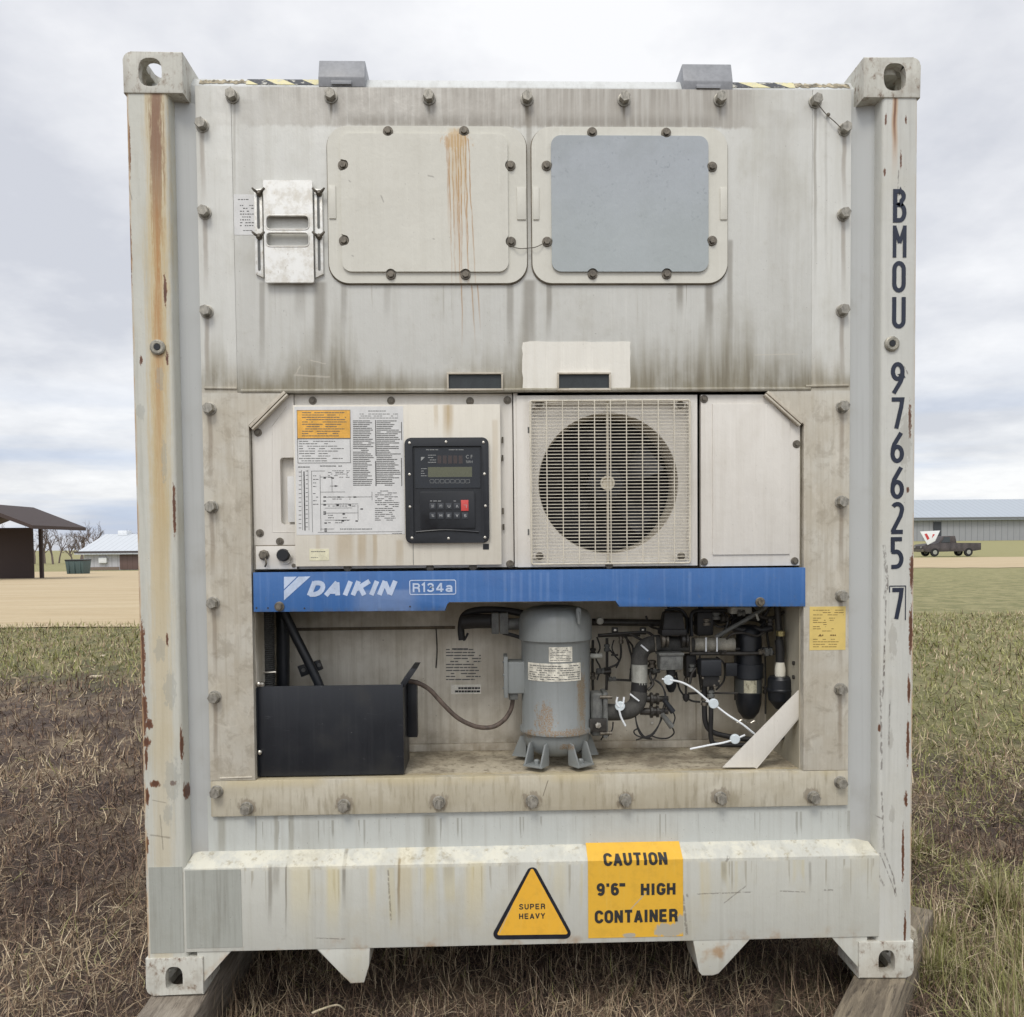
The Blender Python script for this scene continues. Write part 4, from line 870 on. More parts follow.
# machine interior shell: back wall, sides, floor, shelf under the upper bay
YB = 0.41
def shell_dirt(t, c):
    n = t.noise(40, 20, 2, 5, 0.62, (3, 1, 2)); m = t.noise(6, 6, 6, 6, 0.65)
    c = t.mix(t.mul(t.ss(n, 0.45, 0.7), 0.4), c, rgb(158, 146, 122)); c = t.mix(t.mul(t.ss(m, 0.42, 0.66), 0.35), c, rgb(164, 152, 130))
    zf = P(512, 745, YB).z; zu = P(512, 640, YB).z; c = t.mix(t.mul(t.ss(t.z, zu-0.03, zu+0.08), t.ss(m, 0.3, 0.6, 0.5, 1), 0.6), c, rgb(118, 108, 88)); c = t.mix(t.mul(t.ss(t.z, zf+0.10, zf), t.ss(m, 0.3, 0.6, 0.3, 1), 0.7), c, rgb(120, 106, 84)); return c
M_SHELL = weathered('shell_paint', rgb(222, 216, 202), rgb(172, 161, 138), 0.35, 0.3, 0.5, shell_dirt, 0.7)
zfl = P(560, 748, YB).z
x0b, x1b = P(287, 650, YB).x, P(775, 650, YB).x
x0b, x1b = OL+0.002, OR-0.002
def floor_mat():
    t = MT('bay_floor', 0.75); m = t.noise(9, 9, 9, 6, 0.7); n = t.noise(45, 45, 45, 5, 0.7, (3, 3, 3)); s_ = t.noise(180, 180, 180, 2)
    c = t.mix(t.ss(m, 0.38, 0.64), rgb(190, 180, 158), rgb(140, 130, 112)); c = t.mix(t.mul(t.ss(n, 0.5, 0.68), 0.7), c, rgb(96, 84, 68)); c = t.mix(t.mul(t.ss(t.y, 0.12, 0.06), t.ss(n, 0.4, 0.6, 0.4, 1), 0.6), c, rgb(214, 194, 144))
    c = t.mix(t.mul(t.ss(s_, 0.68, 0.74), 0.7), c, rgb(200, 190, 165)); return t.done(c, 0.8, n, 0.4)
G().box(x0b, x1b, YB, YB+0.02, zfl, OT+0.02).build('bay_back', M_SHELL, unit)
G().hull([(x0b, YF+0.028, OB-0.003), (x1b, YF+0.028, OB-0.003), (x1b, YB, zfl), (x0b, YB, zfl)][::1], [(x0b, YF+0.028, OB-0.03), (x1b, YF+0.028, OB-0.03), (x1b, YB, zfl-0.03), (x0b, YB, zfl-0.03)]).build('bay_floor', floor_mat(), unit)
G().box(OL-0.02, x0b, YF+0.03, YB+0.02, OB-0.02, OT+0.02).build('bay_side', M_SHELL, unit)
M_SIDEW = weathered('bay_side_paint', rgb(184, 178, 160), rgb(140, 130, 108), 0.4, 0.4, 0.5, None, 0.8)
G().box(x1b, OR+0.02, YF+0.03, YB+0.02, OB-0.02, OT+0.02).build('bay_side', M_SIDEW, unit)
G().box(x0b, x1b, 0.10, YB, P(512, 603, 0.07).z, P(512, 575, 0.07).z).build('bay_shelf', M_TRIM, unit)
# folded seams of the back wall
g = G()
g.box(x0b, P(455, 628, YB).x, YB-0.006, YB, P(400, 629.5, YB).z, P(400, 626.5, YB).z, 0.001)
g.build('back_seam', plain('seam_grime', rgb(96, 86, 70), 0.8, 0, 0.2), unit)
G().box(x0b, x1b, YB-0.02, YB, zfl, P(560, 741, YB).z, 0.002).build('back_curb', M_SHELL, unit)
G().tube([P(436, 628, YB-0.004), P(437, 650, YB-0.004), P(436, 668, YB-0.004)], 0.0022, 6).build('back_crack', PIPE, unit)
G().hull([P(*q, YB-0.012) for q in ((697, 741), (702, 739), (702, 636), (697, 636))], [P(*q, YB) for q in ((697, 741), (702, 739), (702, 636), (697, 636))]).build('back_rib', M_SHELL, unit)

# ---------------- upper bay: side cover, control door, fan panel, right cover
YU = 0.068
M_CRM = weathered('machine_cream', rgb(219, 215, 207), rgb(176, 168, 152), 0.22, 0.22, 0.42, None, 0.25)
def door_dirt(t, c):
    for (u, v0, v1, wd, f) in ((448, 405, 436, 7, .6), (436, 405, 425, 3, .4), (448, 405, 430, 2, .6), (345, 534, 568, 12, .45), (362, 534, 568, 6, .5), (375, 534, 568, 3, .5), (318, 534, 560, 3, .3), (400, 540, 568, 5, .35), (495, 420, 545, 4, .3)):
        c = t.mix(t.mul(t.streak(u, v0, v1+12, wd, 0.045, 1.2, 0, 0.004, u), f), c, rgb(176, 154, 116))
    return c
M_DOOR = weathered('door_cream', rgb(220, 215, 202), rgb(182, 174, 156), 0.25, 0.2, 0.4, door_dirt, 0.3)
zub, zut = P(512, 567, YU).z, OT
# left side cover with recessed grip
xa, xb = x0b+0.002, P(295, 480, YU).x
sc_ = G().prism([(xa, zub), (xb, zub), (xb, zut), (P(283, 395, YU).x, zut), (xa, P(254, 424, YU).z)], YU, YU+0.03, 0.002).build('side_cover', M_CRM, unit)
x0, x1, z0, z1 = RC(280.5, 457.5, 298, 524.5, YU)
c_ = G().prism(rrect(x0, x1, z0, z1, 0.010, 4), YU-0.05, YU+0.026).build('cutter', M_CRM); boolean(sc_, [c_])
G().box(P(287, 490, YU).x, P(297, 490, YU).x, YU+0.006, YU+0.024, P(290, 522, YU).z, P(290, 476, YU).z, 0.001).build('grip_plate', PAPER, sc_)
g = G()
for a, b in (((272, 426), (272, 532)), ((272, 532), (297, 532)), ((272, 426), (286, 407)),): g.tube([P(*a, YU), P(*b, YU)], 0.0012, 6, smooth=False)
g.build('pressed_edge', M_CRM, sc_)
for (u, v) in ((258, 432.5), (260, 533), (280, 541.5)): p = P(u, v, YU); inst(SCREW, 'screw', sc_, (p.x, YU, p.z))
# socket plate
x0, x1, z0, z1 = RC(256, 546, 297, 569, YU-0.004)
G().box(x0-0.003, x1+0.003, YU-0.0035, YU-0.0005, z0-0.003, z1+0.003).build('socket_gap_line', EDGELN, unit)  # dark strip added as the gap line round the socket plate
sp_ = G().box(x0, x1, YU-0.004-0.004, YU-0.0036, z0, z1, 0.001).build('socket_plate', M_CRM, unit)
c = P(264.5, 555, YU-0.004); G().lathe([(0.017, 0), (0.017, -0.008), (0.012, -0.012), (0.011, -0.022), (0.001, -0.022)], c, (0, 1, 0), 8).build('socket', STEELD, sp_)
G().tube([c+Vector((0.006, -0.018, -0.01)), c+Vector((0.010, -0.02, -0.026)), c+Vector((0.004, -0.012, -0.036))], 0.003, 8).build('socket_chain', STEELD, sp_)
c = P(284, 555, YU-0.004); G().lathe([(0.020, 0), (0.020, -0.018), (0.017, -0.024), (0.001, -0.024)], c, (0, 1, 0), 16).build('socket_cap', BLACK, sp_)
G().tube([c+Vector((0.016, -0.01, 0.012)), c+Vector((0.026, -0.012, -0.006)), c+Vector((0.018, -0.01, -0.024)), c+Vector((0.0, -0.008, -0.026))], 0.0022, 8).build('cap_tether', GALV, sp_)
p = P(294, 565.5, YU-0.004); inst(SCREW, 'screw', sp_, (p.x, YU-0.004, p.z))
# frame strip behind door (over and beside it)
st = G().box(xb+0.002, P(513, 480, YU).x, YU+0.004, YU+0.03, zub, zut, 0.001).build('door_frame', M_CRM, unit)
for (u, v) in ((312.5, 400.5), (391, 400.5), (470, 401), (507.5, 400), (510, 564), (347.5, 568), (430, 568), (473, 567)): p = P(u, v, YU); inst(SCREW, 'screw', st, (p.x, YU+0.004, p.z))
for (u, v) in ((502.5, 437), (502.5, 455), (503, 508), (503.5, 524)): G().cyl(P(u, v, YU-0.004), P(u, v+6, YU-0.004), 0.003, 8).build('hinge', STEELD, st)
YD = 0.040
x0, x1, z0, z1 = RC(294, 404.5, 501, 567, YD)
door = G().box(x0, x1, YD, YU+0.002, z0+0.004, z1, 0.003).build('control_door', M_DOOR, unit); door['label'] = 'cream door carrying the instruction sheet'
x0, x1, z0, z1 = RC(483, 543.8, 489, 549.5, YD); G().quad(x0, x1, z0, z1, YD, 0.001).build('black_square', BLACK, door, smooth=False)
x0, x1, z0, z1 = RC(309.5, 549, 329, 560.5, YD); lb = G().quad(x0, x1, z0, z1, YD, 0.001).build('small_label', plain('pale_label', rgb(214, 210, 182), 0.5), door, smooth=False)
g = G(); marks(g, 311, 550, 327, 553, YD-0.001, 1, 0.9, 0.7, (1, 2), 0.4); marks(g, 311, 556, 318, 559, YD-0.001, 1, 0.9, 0.5, (1, 2), 0.4); g.build('label_print', INKG, door, smooth=False)
G().box(*RC(413, 542, 413.5, 565, YD)[:2], YD-0.0006, YD, P(413, 565, YD).z, P(413, 543, YD).z).build('door_scratch', INKG, door, smooth=False)
# instruction sheet: yellow notice, two columns of codes, wiring diagram
ys = YD-0.0008
x0, x1, z0, z1 = RC(295.5, 406.5, 404, 534.5, YD); sh = G().quad(x0, x1, z0, z1, YD, 0.0008).build('instruction_sheet', PAPER, unit, smooth=False)
x0, x1, z0, z1 = RC(297, 410, 350.5, 438.5, YD); G().quad(x0, x1, z0, z1, ys, 0.0006).build('yellow_notice', plain('notice_yellow', rgb(232, 176, 76), 0.5), sh, smooth=False)
g = G()
for (u0, v0, u1, v1) in ((297, 410, 350.5, 438.5), (297.5, 438.5, 350.5, 463)):
    x0, x1, z0, z1 = RC(u0, v0, u1, v1, ys); t_ = 0.0012
    for q in ((x0, x1, z1-t_, z1), (x0, x1, z0, z0+t_), (x0, x0+t_, z0, z1), (x1-t_, x1, z0, z1)): g.quad(*q, ys-0.0006)
marks(g, 302, 411.5, 347, 437, ys-0.0006, 11, 0.85, 0.75, (1.5, 5), 0.4, 8, 0.25); marks(g, 299, 440, 346, 462, ys-0.0002, 9, 0.75, 0.6, (1.5, 6), 0.6, 9, 0.5)
marks(g, 368, 410, 386, 412, ys, 1, 0.9, 0.7, (1, 3), 0.4); marks(g, 356, 413, 398, 419, ys, 3, 0.6, 0.6, (1, 4), 0.6, 12)
marks(g, 353, 420, 374.5, 486, ys, 36, 0.97, 0.85, (3, 8), 0.3, 10, 0.35); marks(g, 376.5, 420, 401, 486, ys, 36, 0.95, 0.85, (3, 8), 0.3, 11, 0.4)
for (u0, v0, u1, v1) in ((375.3, 420, 376.2, 456), (375.3, 461, 376.4, 486), (401.2, 422, 402, 440), (401.2, 458, 402, 486)): g.quad(*RC(u0, v0, u1, v1, ys), ys)
g.build('sheet_print', INKG, sh, smooth=False)
g = G()
marks(g, 320, 465, 342, 467, ys, 1, 0.95, 0.8, (1, 3), 0.3, 20); marks(g, 298, 466, 310, 468, ys, 1, 0.95, 0.8, (1, 3), 0.3, 21)
def ln(u0, v0, u1, v1, wd=0.35): g.quad(*RC(min(u0, u1)-wd/2, min(v0, v1)-wd/2, max(u0, u1)+wd/2, max(v0, v1)+wd/2, ys), ys)
for u in (302, 308.5): ln(u, 470, u, 530, 0.3)
ln(304.5, 472, 304.5, 530, 1.1)
for k in range(14): ln(299, 472+k*4.3, 301, 472+k*4.3, .5); ln(306, 471+k*4.3, 307.6, 471+k*4.3, .5)
for (a, b, c2, d) in ((312, 471, 325, 471), (312, 471, 312, 532), (320.5, 475, 320.5, 531), (320.5, 477, 332, 477), (332, 477, 332, 492), (320.5, 492, 345, 492), (325, 497, 372, 497), (372, 492, 372, 500), (320.5, 504, 358, 504), (325, 513, 358, 513), (358, 505, 358, 520),
                      (325, 520, 350, 520), (320.5, 529, 334, 529), (325, 508, 352, 508), (330, 486, 338, 486), (318, 532, 402, 532)): ln(a, b, c2, d)
for (u, v) in ((324, 478), (332, 478), (324, 497), (324, 501), (338, 497), (354, 497), (324, 505), (324, 512), (337, 505), (349, 505), (361, 509), (324, 514), (343, 514), (342, 521), (356, 521), (325, 523), (325, 529), (325, 531), (335, 486)): ln(u, v, u+1.4, v, 1.2)
marks(g, 313, 474, 319, 506, ys, 9, 0.7, 0.6, (1, 3), 0.5, 22, 0.5); marks(g, 328, 470, 350, 478, ys, 5, 0.6, 0.5, (1, 4), 0.5, 23); marks(g, 328, 496, 358, 500, ys, 2, 0.7, 0.6, (1, 4), 0.6, 24); marks(g, 328, 503, 356, 507, ys, 2, 0.7, 0.6, (1, 4), 0.6, 25)
marks(g, 328, 514, 352, 524, ys, 4, 0.6, 0.6, (1, 4), 0.6, 26); marks(g, 375, 490, 402, 521, ys, 16, 0.75, 0.6, (1.5, 6), 0.5, 27, 0.4); marks(g, 340, 528, 372, 530, ys, 1, 0.9, 0.7, (1, 4), 0.5, 28); marks(g, 392, 533, 402, 534, ys, 1, 0.9, 0.4, (1, 4), 0.3, 29)
g.build('sheet_diagram', INK, sh, smooth=False)

# control panel on the door
yc = YD-0.014
x0, x1, z0, z1 = RC(405, 437.5, 489, 543, yc)
pan = G().prism(rrect(x0, x1, z0, z1, 0.019, 6), yc, YD+0.001, 0.003, 3).build('control_panel', BLACKM, unit)
c_ = G().prism(rrect(*RC(413, 446, 482, 536, yc), 0.003, 2), yc-0.05, yc+0.010).build('cutter', BLACK); boolean(pan, [c_])
for (u, v) in ((409.5, 443), (446, 442), (483.5, 442.5), (409.5, 474.5), (484.5, 474), (410, 507), (485.5, 506), (412, 538), (448.5, 538.5), (485, 537.5)):
    G().lathe([(0.0042, 0), (0.0042, -0.002), (0.002, -0.003)], P(u, v, yc), (0, 1, 0), 10).build('panel_screw', GALV, pan)
yg = yc+0.0085
GLASS = plain('display_glass', rgb(26, 29, 34), 0.16, 0, 0.05)
x0, x1, z0, z1 = RC(415, 448, 480, 488, yg); G().quad(x0, x1, z0, z1, yg, 0.001).build('display_window', GLASS, pan, smooth=False)
ym = yg-0.001
x0, x1, z0, z1 = RC(428, 467, 472, 477, ym); G().quad(x0, x1, z0, z1, ym, 0.0005).build('lcd_screen', plain('lcd_olive', rgb(92, 94, 74), 0.25, 0, 0.03), pan, smooth=False)
g = G()
for k in range(5): g.quad(*RC(437.5+k*5.3, 455.5, 441.3+k*5.3, 463.5, ym), ym, 0.0004)
g.build('segment_display', plain('segment_brown', rgb(62, 52, 50), 0.3, 0, 0.03), pan, smooth=False)
g = G(); marks(g, 426, 449, 466, 450.5, ym, 1, 0.9, 0.7, (2, 6), 0.7, 30); marks(g, 428, 454, 436, 463.5, ym, 4, 0.9, 0.6, (1.5, 3), 0.4, 31); marks(g, 421, 467.5, 427, 477, ym, 4, 0.8, 0.6, (1.5, 3), 0.4, 32)
g.prism(PP([(421, 457), (425, 457), (421, 461)], ym), ym-0.0005, ym); 
for k in range(8): g.ribbon([(q[0], q[1]) for q in rrect(*RC(430+k*5.1, 479.5, 434+k*5.1, 483, ym), 0.002, 2)], 0.0007, ym, 0.0005, True)
g.text('C F', *RC(466, 455, 472.5, 458.5, ym), ym); g.text('%RH', *RC(466, 460.5, 472.5, 463, ym), ym)
g.build('display_print', plain('panel_print', rgb(150, 152, 150), 0.5, 0, 0.03), pan, smooth=False)
x0, x1, z0, z1 = RC(420, 491.5, 475, 529, yg); kp = G().prism(rrect(x0, x1, z0, z1, 0.006, 3), yg-0.003, yg+0.001, 0.001).build('keypad', BLACK, pan)
yk = yg-0.003
WHT = plain('key_print', rgb(176, 178, 178), 0.5, 0, 0.03); KEY = plain('key_face', rgb(52, 55, 60), 0.4, 0, 0.06)
for r_ in range(2):
    for k in range(5):
        u = 429.5+k*8.1; v = 503+r_*9.5
        if r_ == 0 and k == 4: x0, x1, z0, z1 = RC(461, 500, 468.5, 511, yk); G().box(x0, x1, yk-0.003, yk, z0, z1, 0.001).build('red_key', plain('red_key', rgb(206, 78, 74), 0.4, 0, 0.05), pan)
        else: x0, x1, z0, z1 = RC(u, v, u+6.2, v+6.6, yk); G().box(x0, x1, yk-0.002, yk, z0, z1, 0.0008).build('key', KEY, pan)
g = G(); kk = yk-0.0021
for r_, syms in enumerate((('DEF', 'PTI', 'U', '^'), ('%', 'M', 'E', 'v', 'S'))):
    for k, s_ in enumerate(syms): u = 431+k*8.1; v = 504.5+r_*9.5; g.text(s_, *RC(u+0.5, v+0.4, u+3.1, v+3.0, kk), kk)
marks(g, 430, 500.5, 456, 501.5, kk, 1, 0.7, 0.5, (1.5, 4), 1, 41)
g.ribbon(PP([(463.5, 505), (466.5, 505), (466.5, 508)], yk-0.003), 0.001, yk-0.0031)
g.build('key_print', WHT, pan, smooth=False)
g = G(); g.tube([P(416, 532, yg), P(446, 530, yg), P(479, 532, yg)], 0.003, 8); g.build('keypad_ledge', BLACKM, pan)

# fan panel, orifice, fan and guard
Yf = 0.060
x0, x1, z0, z1 = RC(517, 395, 697.5, 566.5, Yf); fc = P(608, 483.5, 0.085); R = px(70, 0.085)
fp = G().box(x0, x1, Yf, Yf+0.022, z0, z1, 0.002).build('fan_panel', M_CRM, unit)
c_ = G().lathe([(R, -0.05), (R, 0.08)], fc, (0, 1, 0), 64).build('cutter', M_CRM); q_ = RC(533, 402.5, 688, 561.5, Yf); c2_ = G().prism(rrect(*q_, 0.012, 4), Yf-0.05, Yf+0.0165).build('cutter', M_CRM); boolean(fp, [c_, c2_])
g = G(); g.lathe([(R+0.010, 0), (R+0.007, -0.006), (R-0.001, -0.004), (R-0.004, 0.02), (R-0.004, 0.12), (R, 0.12), (R, 0.02), (R+0.009, 0.001)], fc, (0, 1, 0), 64)
for f in [f for f in g.bm.faces if len(f.verts) > 4]: g.bm.faces.remove(f)
g.build('fan_ring', M_TRIM, fp)
G().lathe([(R*1.05, 0.0), (R*1.05, 0.15), (0.01, 0.15)], (fc.x, 0.22, fc.z), (0, 1, 0), 48).build('fan_housing', plain('coil_black', rgb(14, 15, 20), 0.7, 0, 0.1), unit)
fan = G(); FB = Vector((fc.x, 0.15, fc.z)); fan.lathe([(0.062, 0.03), (0.062, -0.03), (0.05, -0.04), (0.001, -0.042)], FB, (0, 1, 0), 32)
for k in range(5):
    a0 = 2*math.pi*k/5+0.3; prev = None
    for j in range(9):
        r_ = 0.055+(R-0.03-0.055)*j/8; row = []
        for s_ in (0, 1):
            a = a0+(0.35 if s_ else -0.25)+0.22*j/8*(1 if s_ else 0.9); row.append(fan.bm.verts.new((FB.x+r_*math.cos(a), FB.y+(0.026 if s_ else -0.026), FB.z+r_*math.sin(a))))
        if prev: fan.bm.faces.new((prev[0], prev[1], row[1], row[0]))
        prev = row
fan.build('fan_blades', plain('fan_dark', rgb(17, 19, 26), 0.4, 0, 0.1), unit)
ygd = Yf-0.018
gx0, gx1, gz0, gz1 = RC(531, 400.5, 690, 563.5, ygd)
WIRE = plain('guard_wire', rgb(206, 199, 182), 0.42, 0, 0.06)
grd = G().tube([(x, ygd, z) for x, z in rrect(gx0, gx1, gz0, gz1, 0.006, 4)]+[(gx1, ygd, gz1-0.006)], 0.0032, 8, smooth=False)
for q in ((gx0, gx0, gz0, gz1), (gx1, gx1, gz0, gz1), (gx0, gx1, gz0, gz0), (gx0, gx1, gz1, gz1)): grd.tube([(q[0], ygd+0.006, q[2]), (q[1], ygd+0.006, q[3])], 0.003, 6, smooth=False)
guard = grd.build('fan_guard', WIRE, unit)
g = G(); nb_ = 49
for k in range(1, nb_): z = gz0+(gz1-gz0)*k/nb_; g.box(gx0, gx1, ygd-0.0009, ygd+0.0009, z-0.0011, z+0.0011)
g.build('guard_louvres', WIRE, guard)
g = G()
for k in range(1, 10):
    x = gx0+(gx1-gx0)*k/10
    g.box(x-0.0015, x+0.0015, ygd-0.0032, ygd-0.0011, gz0, gz1)
g.build('guard_wires', WIRE, guard)
xm = gx0+(gx1-gx0)*0.484
G().box(xm-0.0035, xm+0.0035, ygd+0.008, ygd+0.018, gz0, gz1, 0.001).build('guard_stay', WIRE, guard)
g = G(); g.lathe([(0.019, 0.0), (0.023, -0.004), (0.023, -0.007), (0.018, -0.007), (0.014, -0.002)], (xm, ygd+0.02, fc.z), (0, 1, 0), 24); g.build('guard_hub', WIRE, guard)
for (u, v) in ((539, 404.5), (680, 405), (539.5, 556), (681, 556)):
    p = P(u, v, ygd+0.012); G().box(p.x-0.022, p.x+0.018, ygd+0.010, ygd+0.014, p.z-0.009, p.z+0.009, 0.002).build('guard_lug', M_CRM, guard); inst(SCREW, 'screw', guard, (p.x, ygd+0.010, p.z))
for (u, v) in ((508.5, 564),): pass
for (u, v) in ((609, 563.5),): p = P(u, v+1.5, Yf); inst(SCREW, 'screw', fp, (p.x, Yf, p.z))
ed = G().box(P(514, 480, YU).x, P(518, 480, YU).x, Yf+0.004, Yf+0.03, zub, zut, 0.001).build('panel_joint', M_CRM, unit)
for (u, v) in ((528.5, 430), (528.5, 532)): G().box(*RC(u-0.8, v-3, u+0.8, v+3, Yf)[:2], Yf-0.001, Yf, *RC(u-0.8, v-3, u+0.8, v+3, Yf)[2:]).build('panel_slot', DGREY, fp)
# right cover
x0, x1, z0, z1 = RC(701, 394.5, 800, 566, Yf)
rc = G().prism([(x0, z0), (x1, z0), (x1, P(800, 424, Yf).z), (P(769, 394, Yf).x, z1), (x0, z1)], Yf, Yf+0.02, 0.002).build('right_cover', M_CRM, unit)
x0, x1, z0, z1 = RC(712.5, 404, 789.5, 554.5, Yf)
G().prism([(x0, z0), (x1, z0), (x1, P(789, 422, Yf).z), (P(772, 404, Yf).x, z1), (x0, z1)], Yf-0.005, Yf+0.001, 0.002).build('embossed_plate', M_CRM, rc)
for (u, v) in ((704, 399), (704, 562), (796.5, 444), (794.5, 561)): p = P(u, v, Yf); inst(SCREW, 'screw', rc, (p.x, Yf, p.z))

# blue name band
def blue_dirt(t, c):
    n = t.noise(70, 20, 2, 4, 0.6); m = t.noise(9, 5, 5, 5)
    c = t.mix(t.mul(t.ss(n, 0.5, 0.72), 0.3), c, rgb(112, 142, 190)); c = t.mix(t.mul(t.ss(m, 0.5, 0.7), 0.35), c, rgb(72, 98, 148)); c = t.mix(t.mul(t.streak(385, 590, 660, 40, 0.04, 1.6), 0.35), c, rgb(150, 166, 194))
    for u in (505, 512, 521, 530, 541, 548, 690): c = t.mix(t.mul(t.streak(u, 572, 630, 2.2, 0.04, 1, 0, 0.003, u), 0.22), c, rgb(128, 154, 196))
    c = t.mix(t.mul(t.ss(t.noise(70, 70, 50, 5, 0.75, (3, 5, 3)), 0.62, 0.68), 0.5), c, rgb(96, 112, 134)); c = t.mix(t.mul(t.ss(t.z, P(500, 604, 0.04).z, P(500, 611, 0.04).z), t.ss(n, 0.35, 0.6), 0.5), c, rgb(84, 92, 104))
    return c
M_BLUE = weathered('band_blue', rgb(60, 106, 166), rgb(54, 88, 136), 0.2, 0.2, 0.32, blue_dirt, 0.2)
Yb = 0.040
band = G().prism(PP([(253, 572.5), (805.5, 567.5), (805.5, 606.5), (619, 606.8), (616, 600.2), (449, 601.5), (446.5, 604), (445.5, 610.8), (253.5, 612)], Yb), Yb, Yb+0.02, 0.002).build('name_band', M_BLUE, unit)
LOGO = plain('logo_white', rgb(186, 200, 222), 0.4, 0, 0.06)
g = G(); g.prism(PP([(284, 576.8), (297, 576.6), (284, 589.2)], Yb), Yb-0.0008, Yb+0.0004); g.prism(PP([(298.5, 576.6), (310.5, 576.4), (284, 600.3), (284, 590.6)], Yb), Yb-0.0008, Yb+0.0004); g.build('logo_mark', LOGO, band, smooth=False)
g = G(); x0, x1, z0, z1 = RC(307, 581.3, 397.5, 595.2, Yb); block(g, 'DAIKIN', x0, x1, z0, z1, Yb, px(4.7, Yb), 0.20, 0.42, th=0.0008); g.build('lettering', LOGO, band, smooth=False)
g = G(); x0, x1, z0, z1 = RC(412.5, 583, 453, 592, Yb); block(g, 'R134a', x0, x1, z0, z1, Yb, px(1.7, Yb), 0.22, narrow='1', th=0.0008); g.ribbon(rrect(*RC(409.8, 580.2, 455.7, 594.3, Yb), 0.005, 4), 0.0028, Yb, 0.0008, True); g.build('refrigerant_mark', LOGO, band, smooth=False)
for (u, v) in ((279.5, 606.5), (760, 602)): p = P(u, v, Yb); inst(BOLT2, 'bolt', band, (p.x, Yb, p.z))
for (u, v) in ((256.5, 608), (268, 608), (304.5, 608.3), (410, 606.5)): G().lathe([(0.0028, 0), (0.0028, -0.0012), (0.001, -0.0012)], P(u, v, Yb), (0, 1, 0), 10).build('rivet', PIPE, band)
# yellow notice on the right flange
x0, x1, z0, z1 = RC(809.5, 606.5, 845.5, 650, yv)
yl = G().quad(x0, x1, z0, z1, yv, 0.0008).build('yellow_label', yellow('label_yellow', rgb(220, 194, 116), []), unit, smooth=False)
g = G(); yy = yv-0.0008
marks(g, 813, 609, 844, 616, yy, 3, 0.75, 0.6, (1.5, 5), 0.6, 50); marks(g, 813, 617, 838, 632, yy, 7, 0.8, 0.6, (1.5, 5), 0.5, 51, 0.5); marks(g, 822, 634, 836, 636.5, yy, 1, 0.9, 1.4, (1.2, 2.5), 0.5, 52); marks(g, 813, 638, 842, 648, yy, 4, 0.8, 0.6, (1.5, 5), 0.5, 53, 0.4)
g.prism(PP([(818, 636.3), (820.2, 633.8), (822, 636.3)], yy), yy-0.0005, yy); g.build('label_print', plain('label_brown_ink', rgb(120, 96, 52), 0.6), yl, smooth=False)

# ---------------- lower bay: compressor
M_COMP = None
def comp_dirt(t, c):
    Y = 0.09
    for q in ((546, 720, 9, 14), (575, 734, 14, 4), (583, 700, 4, 26), (530, 738, 6, 4), (568, 748, 8, 3), (552, 734, 20, 3)):
        c = t.mix(t.mul(t.blob(*q, Y, 1.0, 110), t.ss(t.noise(300, 300, 300, 4, 0.7), 0.42, 0.56), 0.9), c, rgb(126, 100, 66))
    c = t.mix(t.mul(t.streak(582, 680, 760, 5, Y, 1.5), 0.5), c, rgb(120, 108, 84)); return c
M_COMP = weathered('compressor_grey', rgb(130, 134, 133), rgb(106, 108, 104), 0.35, 0.3, 0.42, comp_dirt, 0.6, warm=rgb(120, 116, 102))
cx0 = P(555.8, 690, 0.21); CXc, CYc = cx0.x, 0.21
def cz(v): return P(554, v, 0.10).z
r0 = px(36.5, 0.21)
comp = G().lathe([(0.02, cz(761)), (r0*0.55, cz(760)), (r0*0.80, cz(754)), (r0*0.90, cz(745)), (r0*0.91, cz(738)), (r0*1.00, cz(736.5)), (r0*1.00, cz(733)), (r0*0.94, cz(731)), (r0*0.94, cz(645)), (r0*0.965, cz(643)), (r0*1.0, cz(642)), (r0*1.0, cz(624)),
                  (r0*0.975, cz(618)), (r0*0.88, cz(613)), (r0*0.68, cz(609.5)), (r0*0.40, cz(608)), (0.004, cz(607.5))], (CXc, CYc, 0), (0, 0, 1), 64).build('compressor', M_COMP, unit, angle=50)
# the four feet, each a bent plate with a toe
zf0 = cz(766.5)
for ang, k in ((-126, 1), (-54, 1), (152, 1), (28, 1)):
    a = math.radians(ang); d = Vector((math.cos(a), math.sin(a), 0)); n_ = Vector((-d.y, d.x, 0)); C0 = Vector((CXc, CYc, 0))
    g = G(); ri, ro = r0*0.80, r0*1.22
    def pt(r, s_, z): q = C0+d*r+n_*s_; return (q.x, q.y, z)
    g.hull([pt(ri, -0.032, zf0), pt(ro, -0.036, zf0), pt(ro, 0.036, zf0), pt(ri, 0.032, zf0)], [pt(ri, -0.032, zf0+0.007), pt(ro, -0.036, zf0+0.007), pt(ro, 0.036, zf0+0.007), pt(ri, 0.032, zf0+0.007)], 0.001)
    for s_ in (-1, 1):
        w0 = 0.033*s_; w1 = (0.033-0.006)*s_
        g.hull([pt(ri, w0, zf0+0.006), pt(ro, w0, zf0+0.006), pt(r0*0.98, w0, zf0+0.072), pt(ri, w0, zf0+0.076)], [pt(ri, w1, zf0+0.006), pt(ro, w1, zf0+0.006), pt(r0*0.98, w1, zf0+0.072), pt(ri, w1, zf0+0.076)], 0.001)
    g.lathe([(0.010, 0.006), (0.010, 0.018), (0.006, 0.022), (0.001, 0.022)], pt(r0*1.0, 0, zf0), (0, 0, 1), 6)
    g.build('compressor_foot', M_COMP, comp)
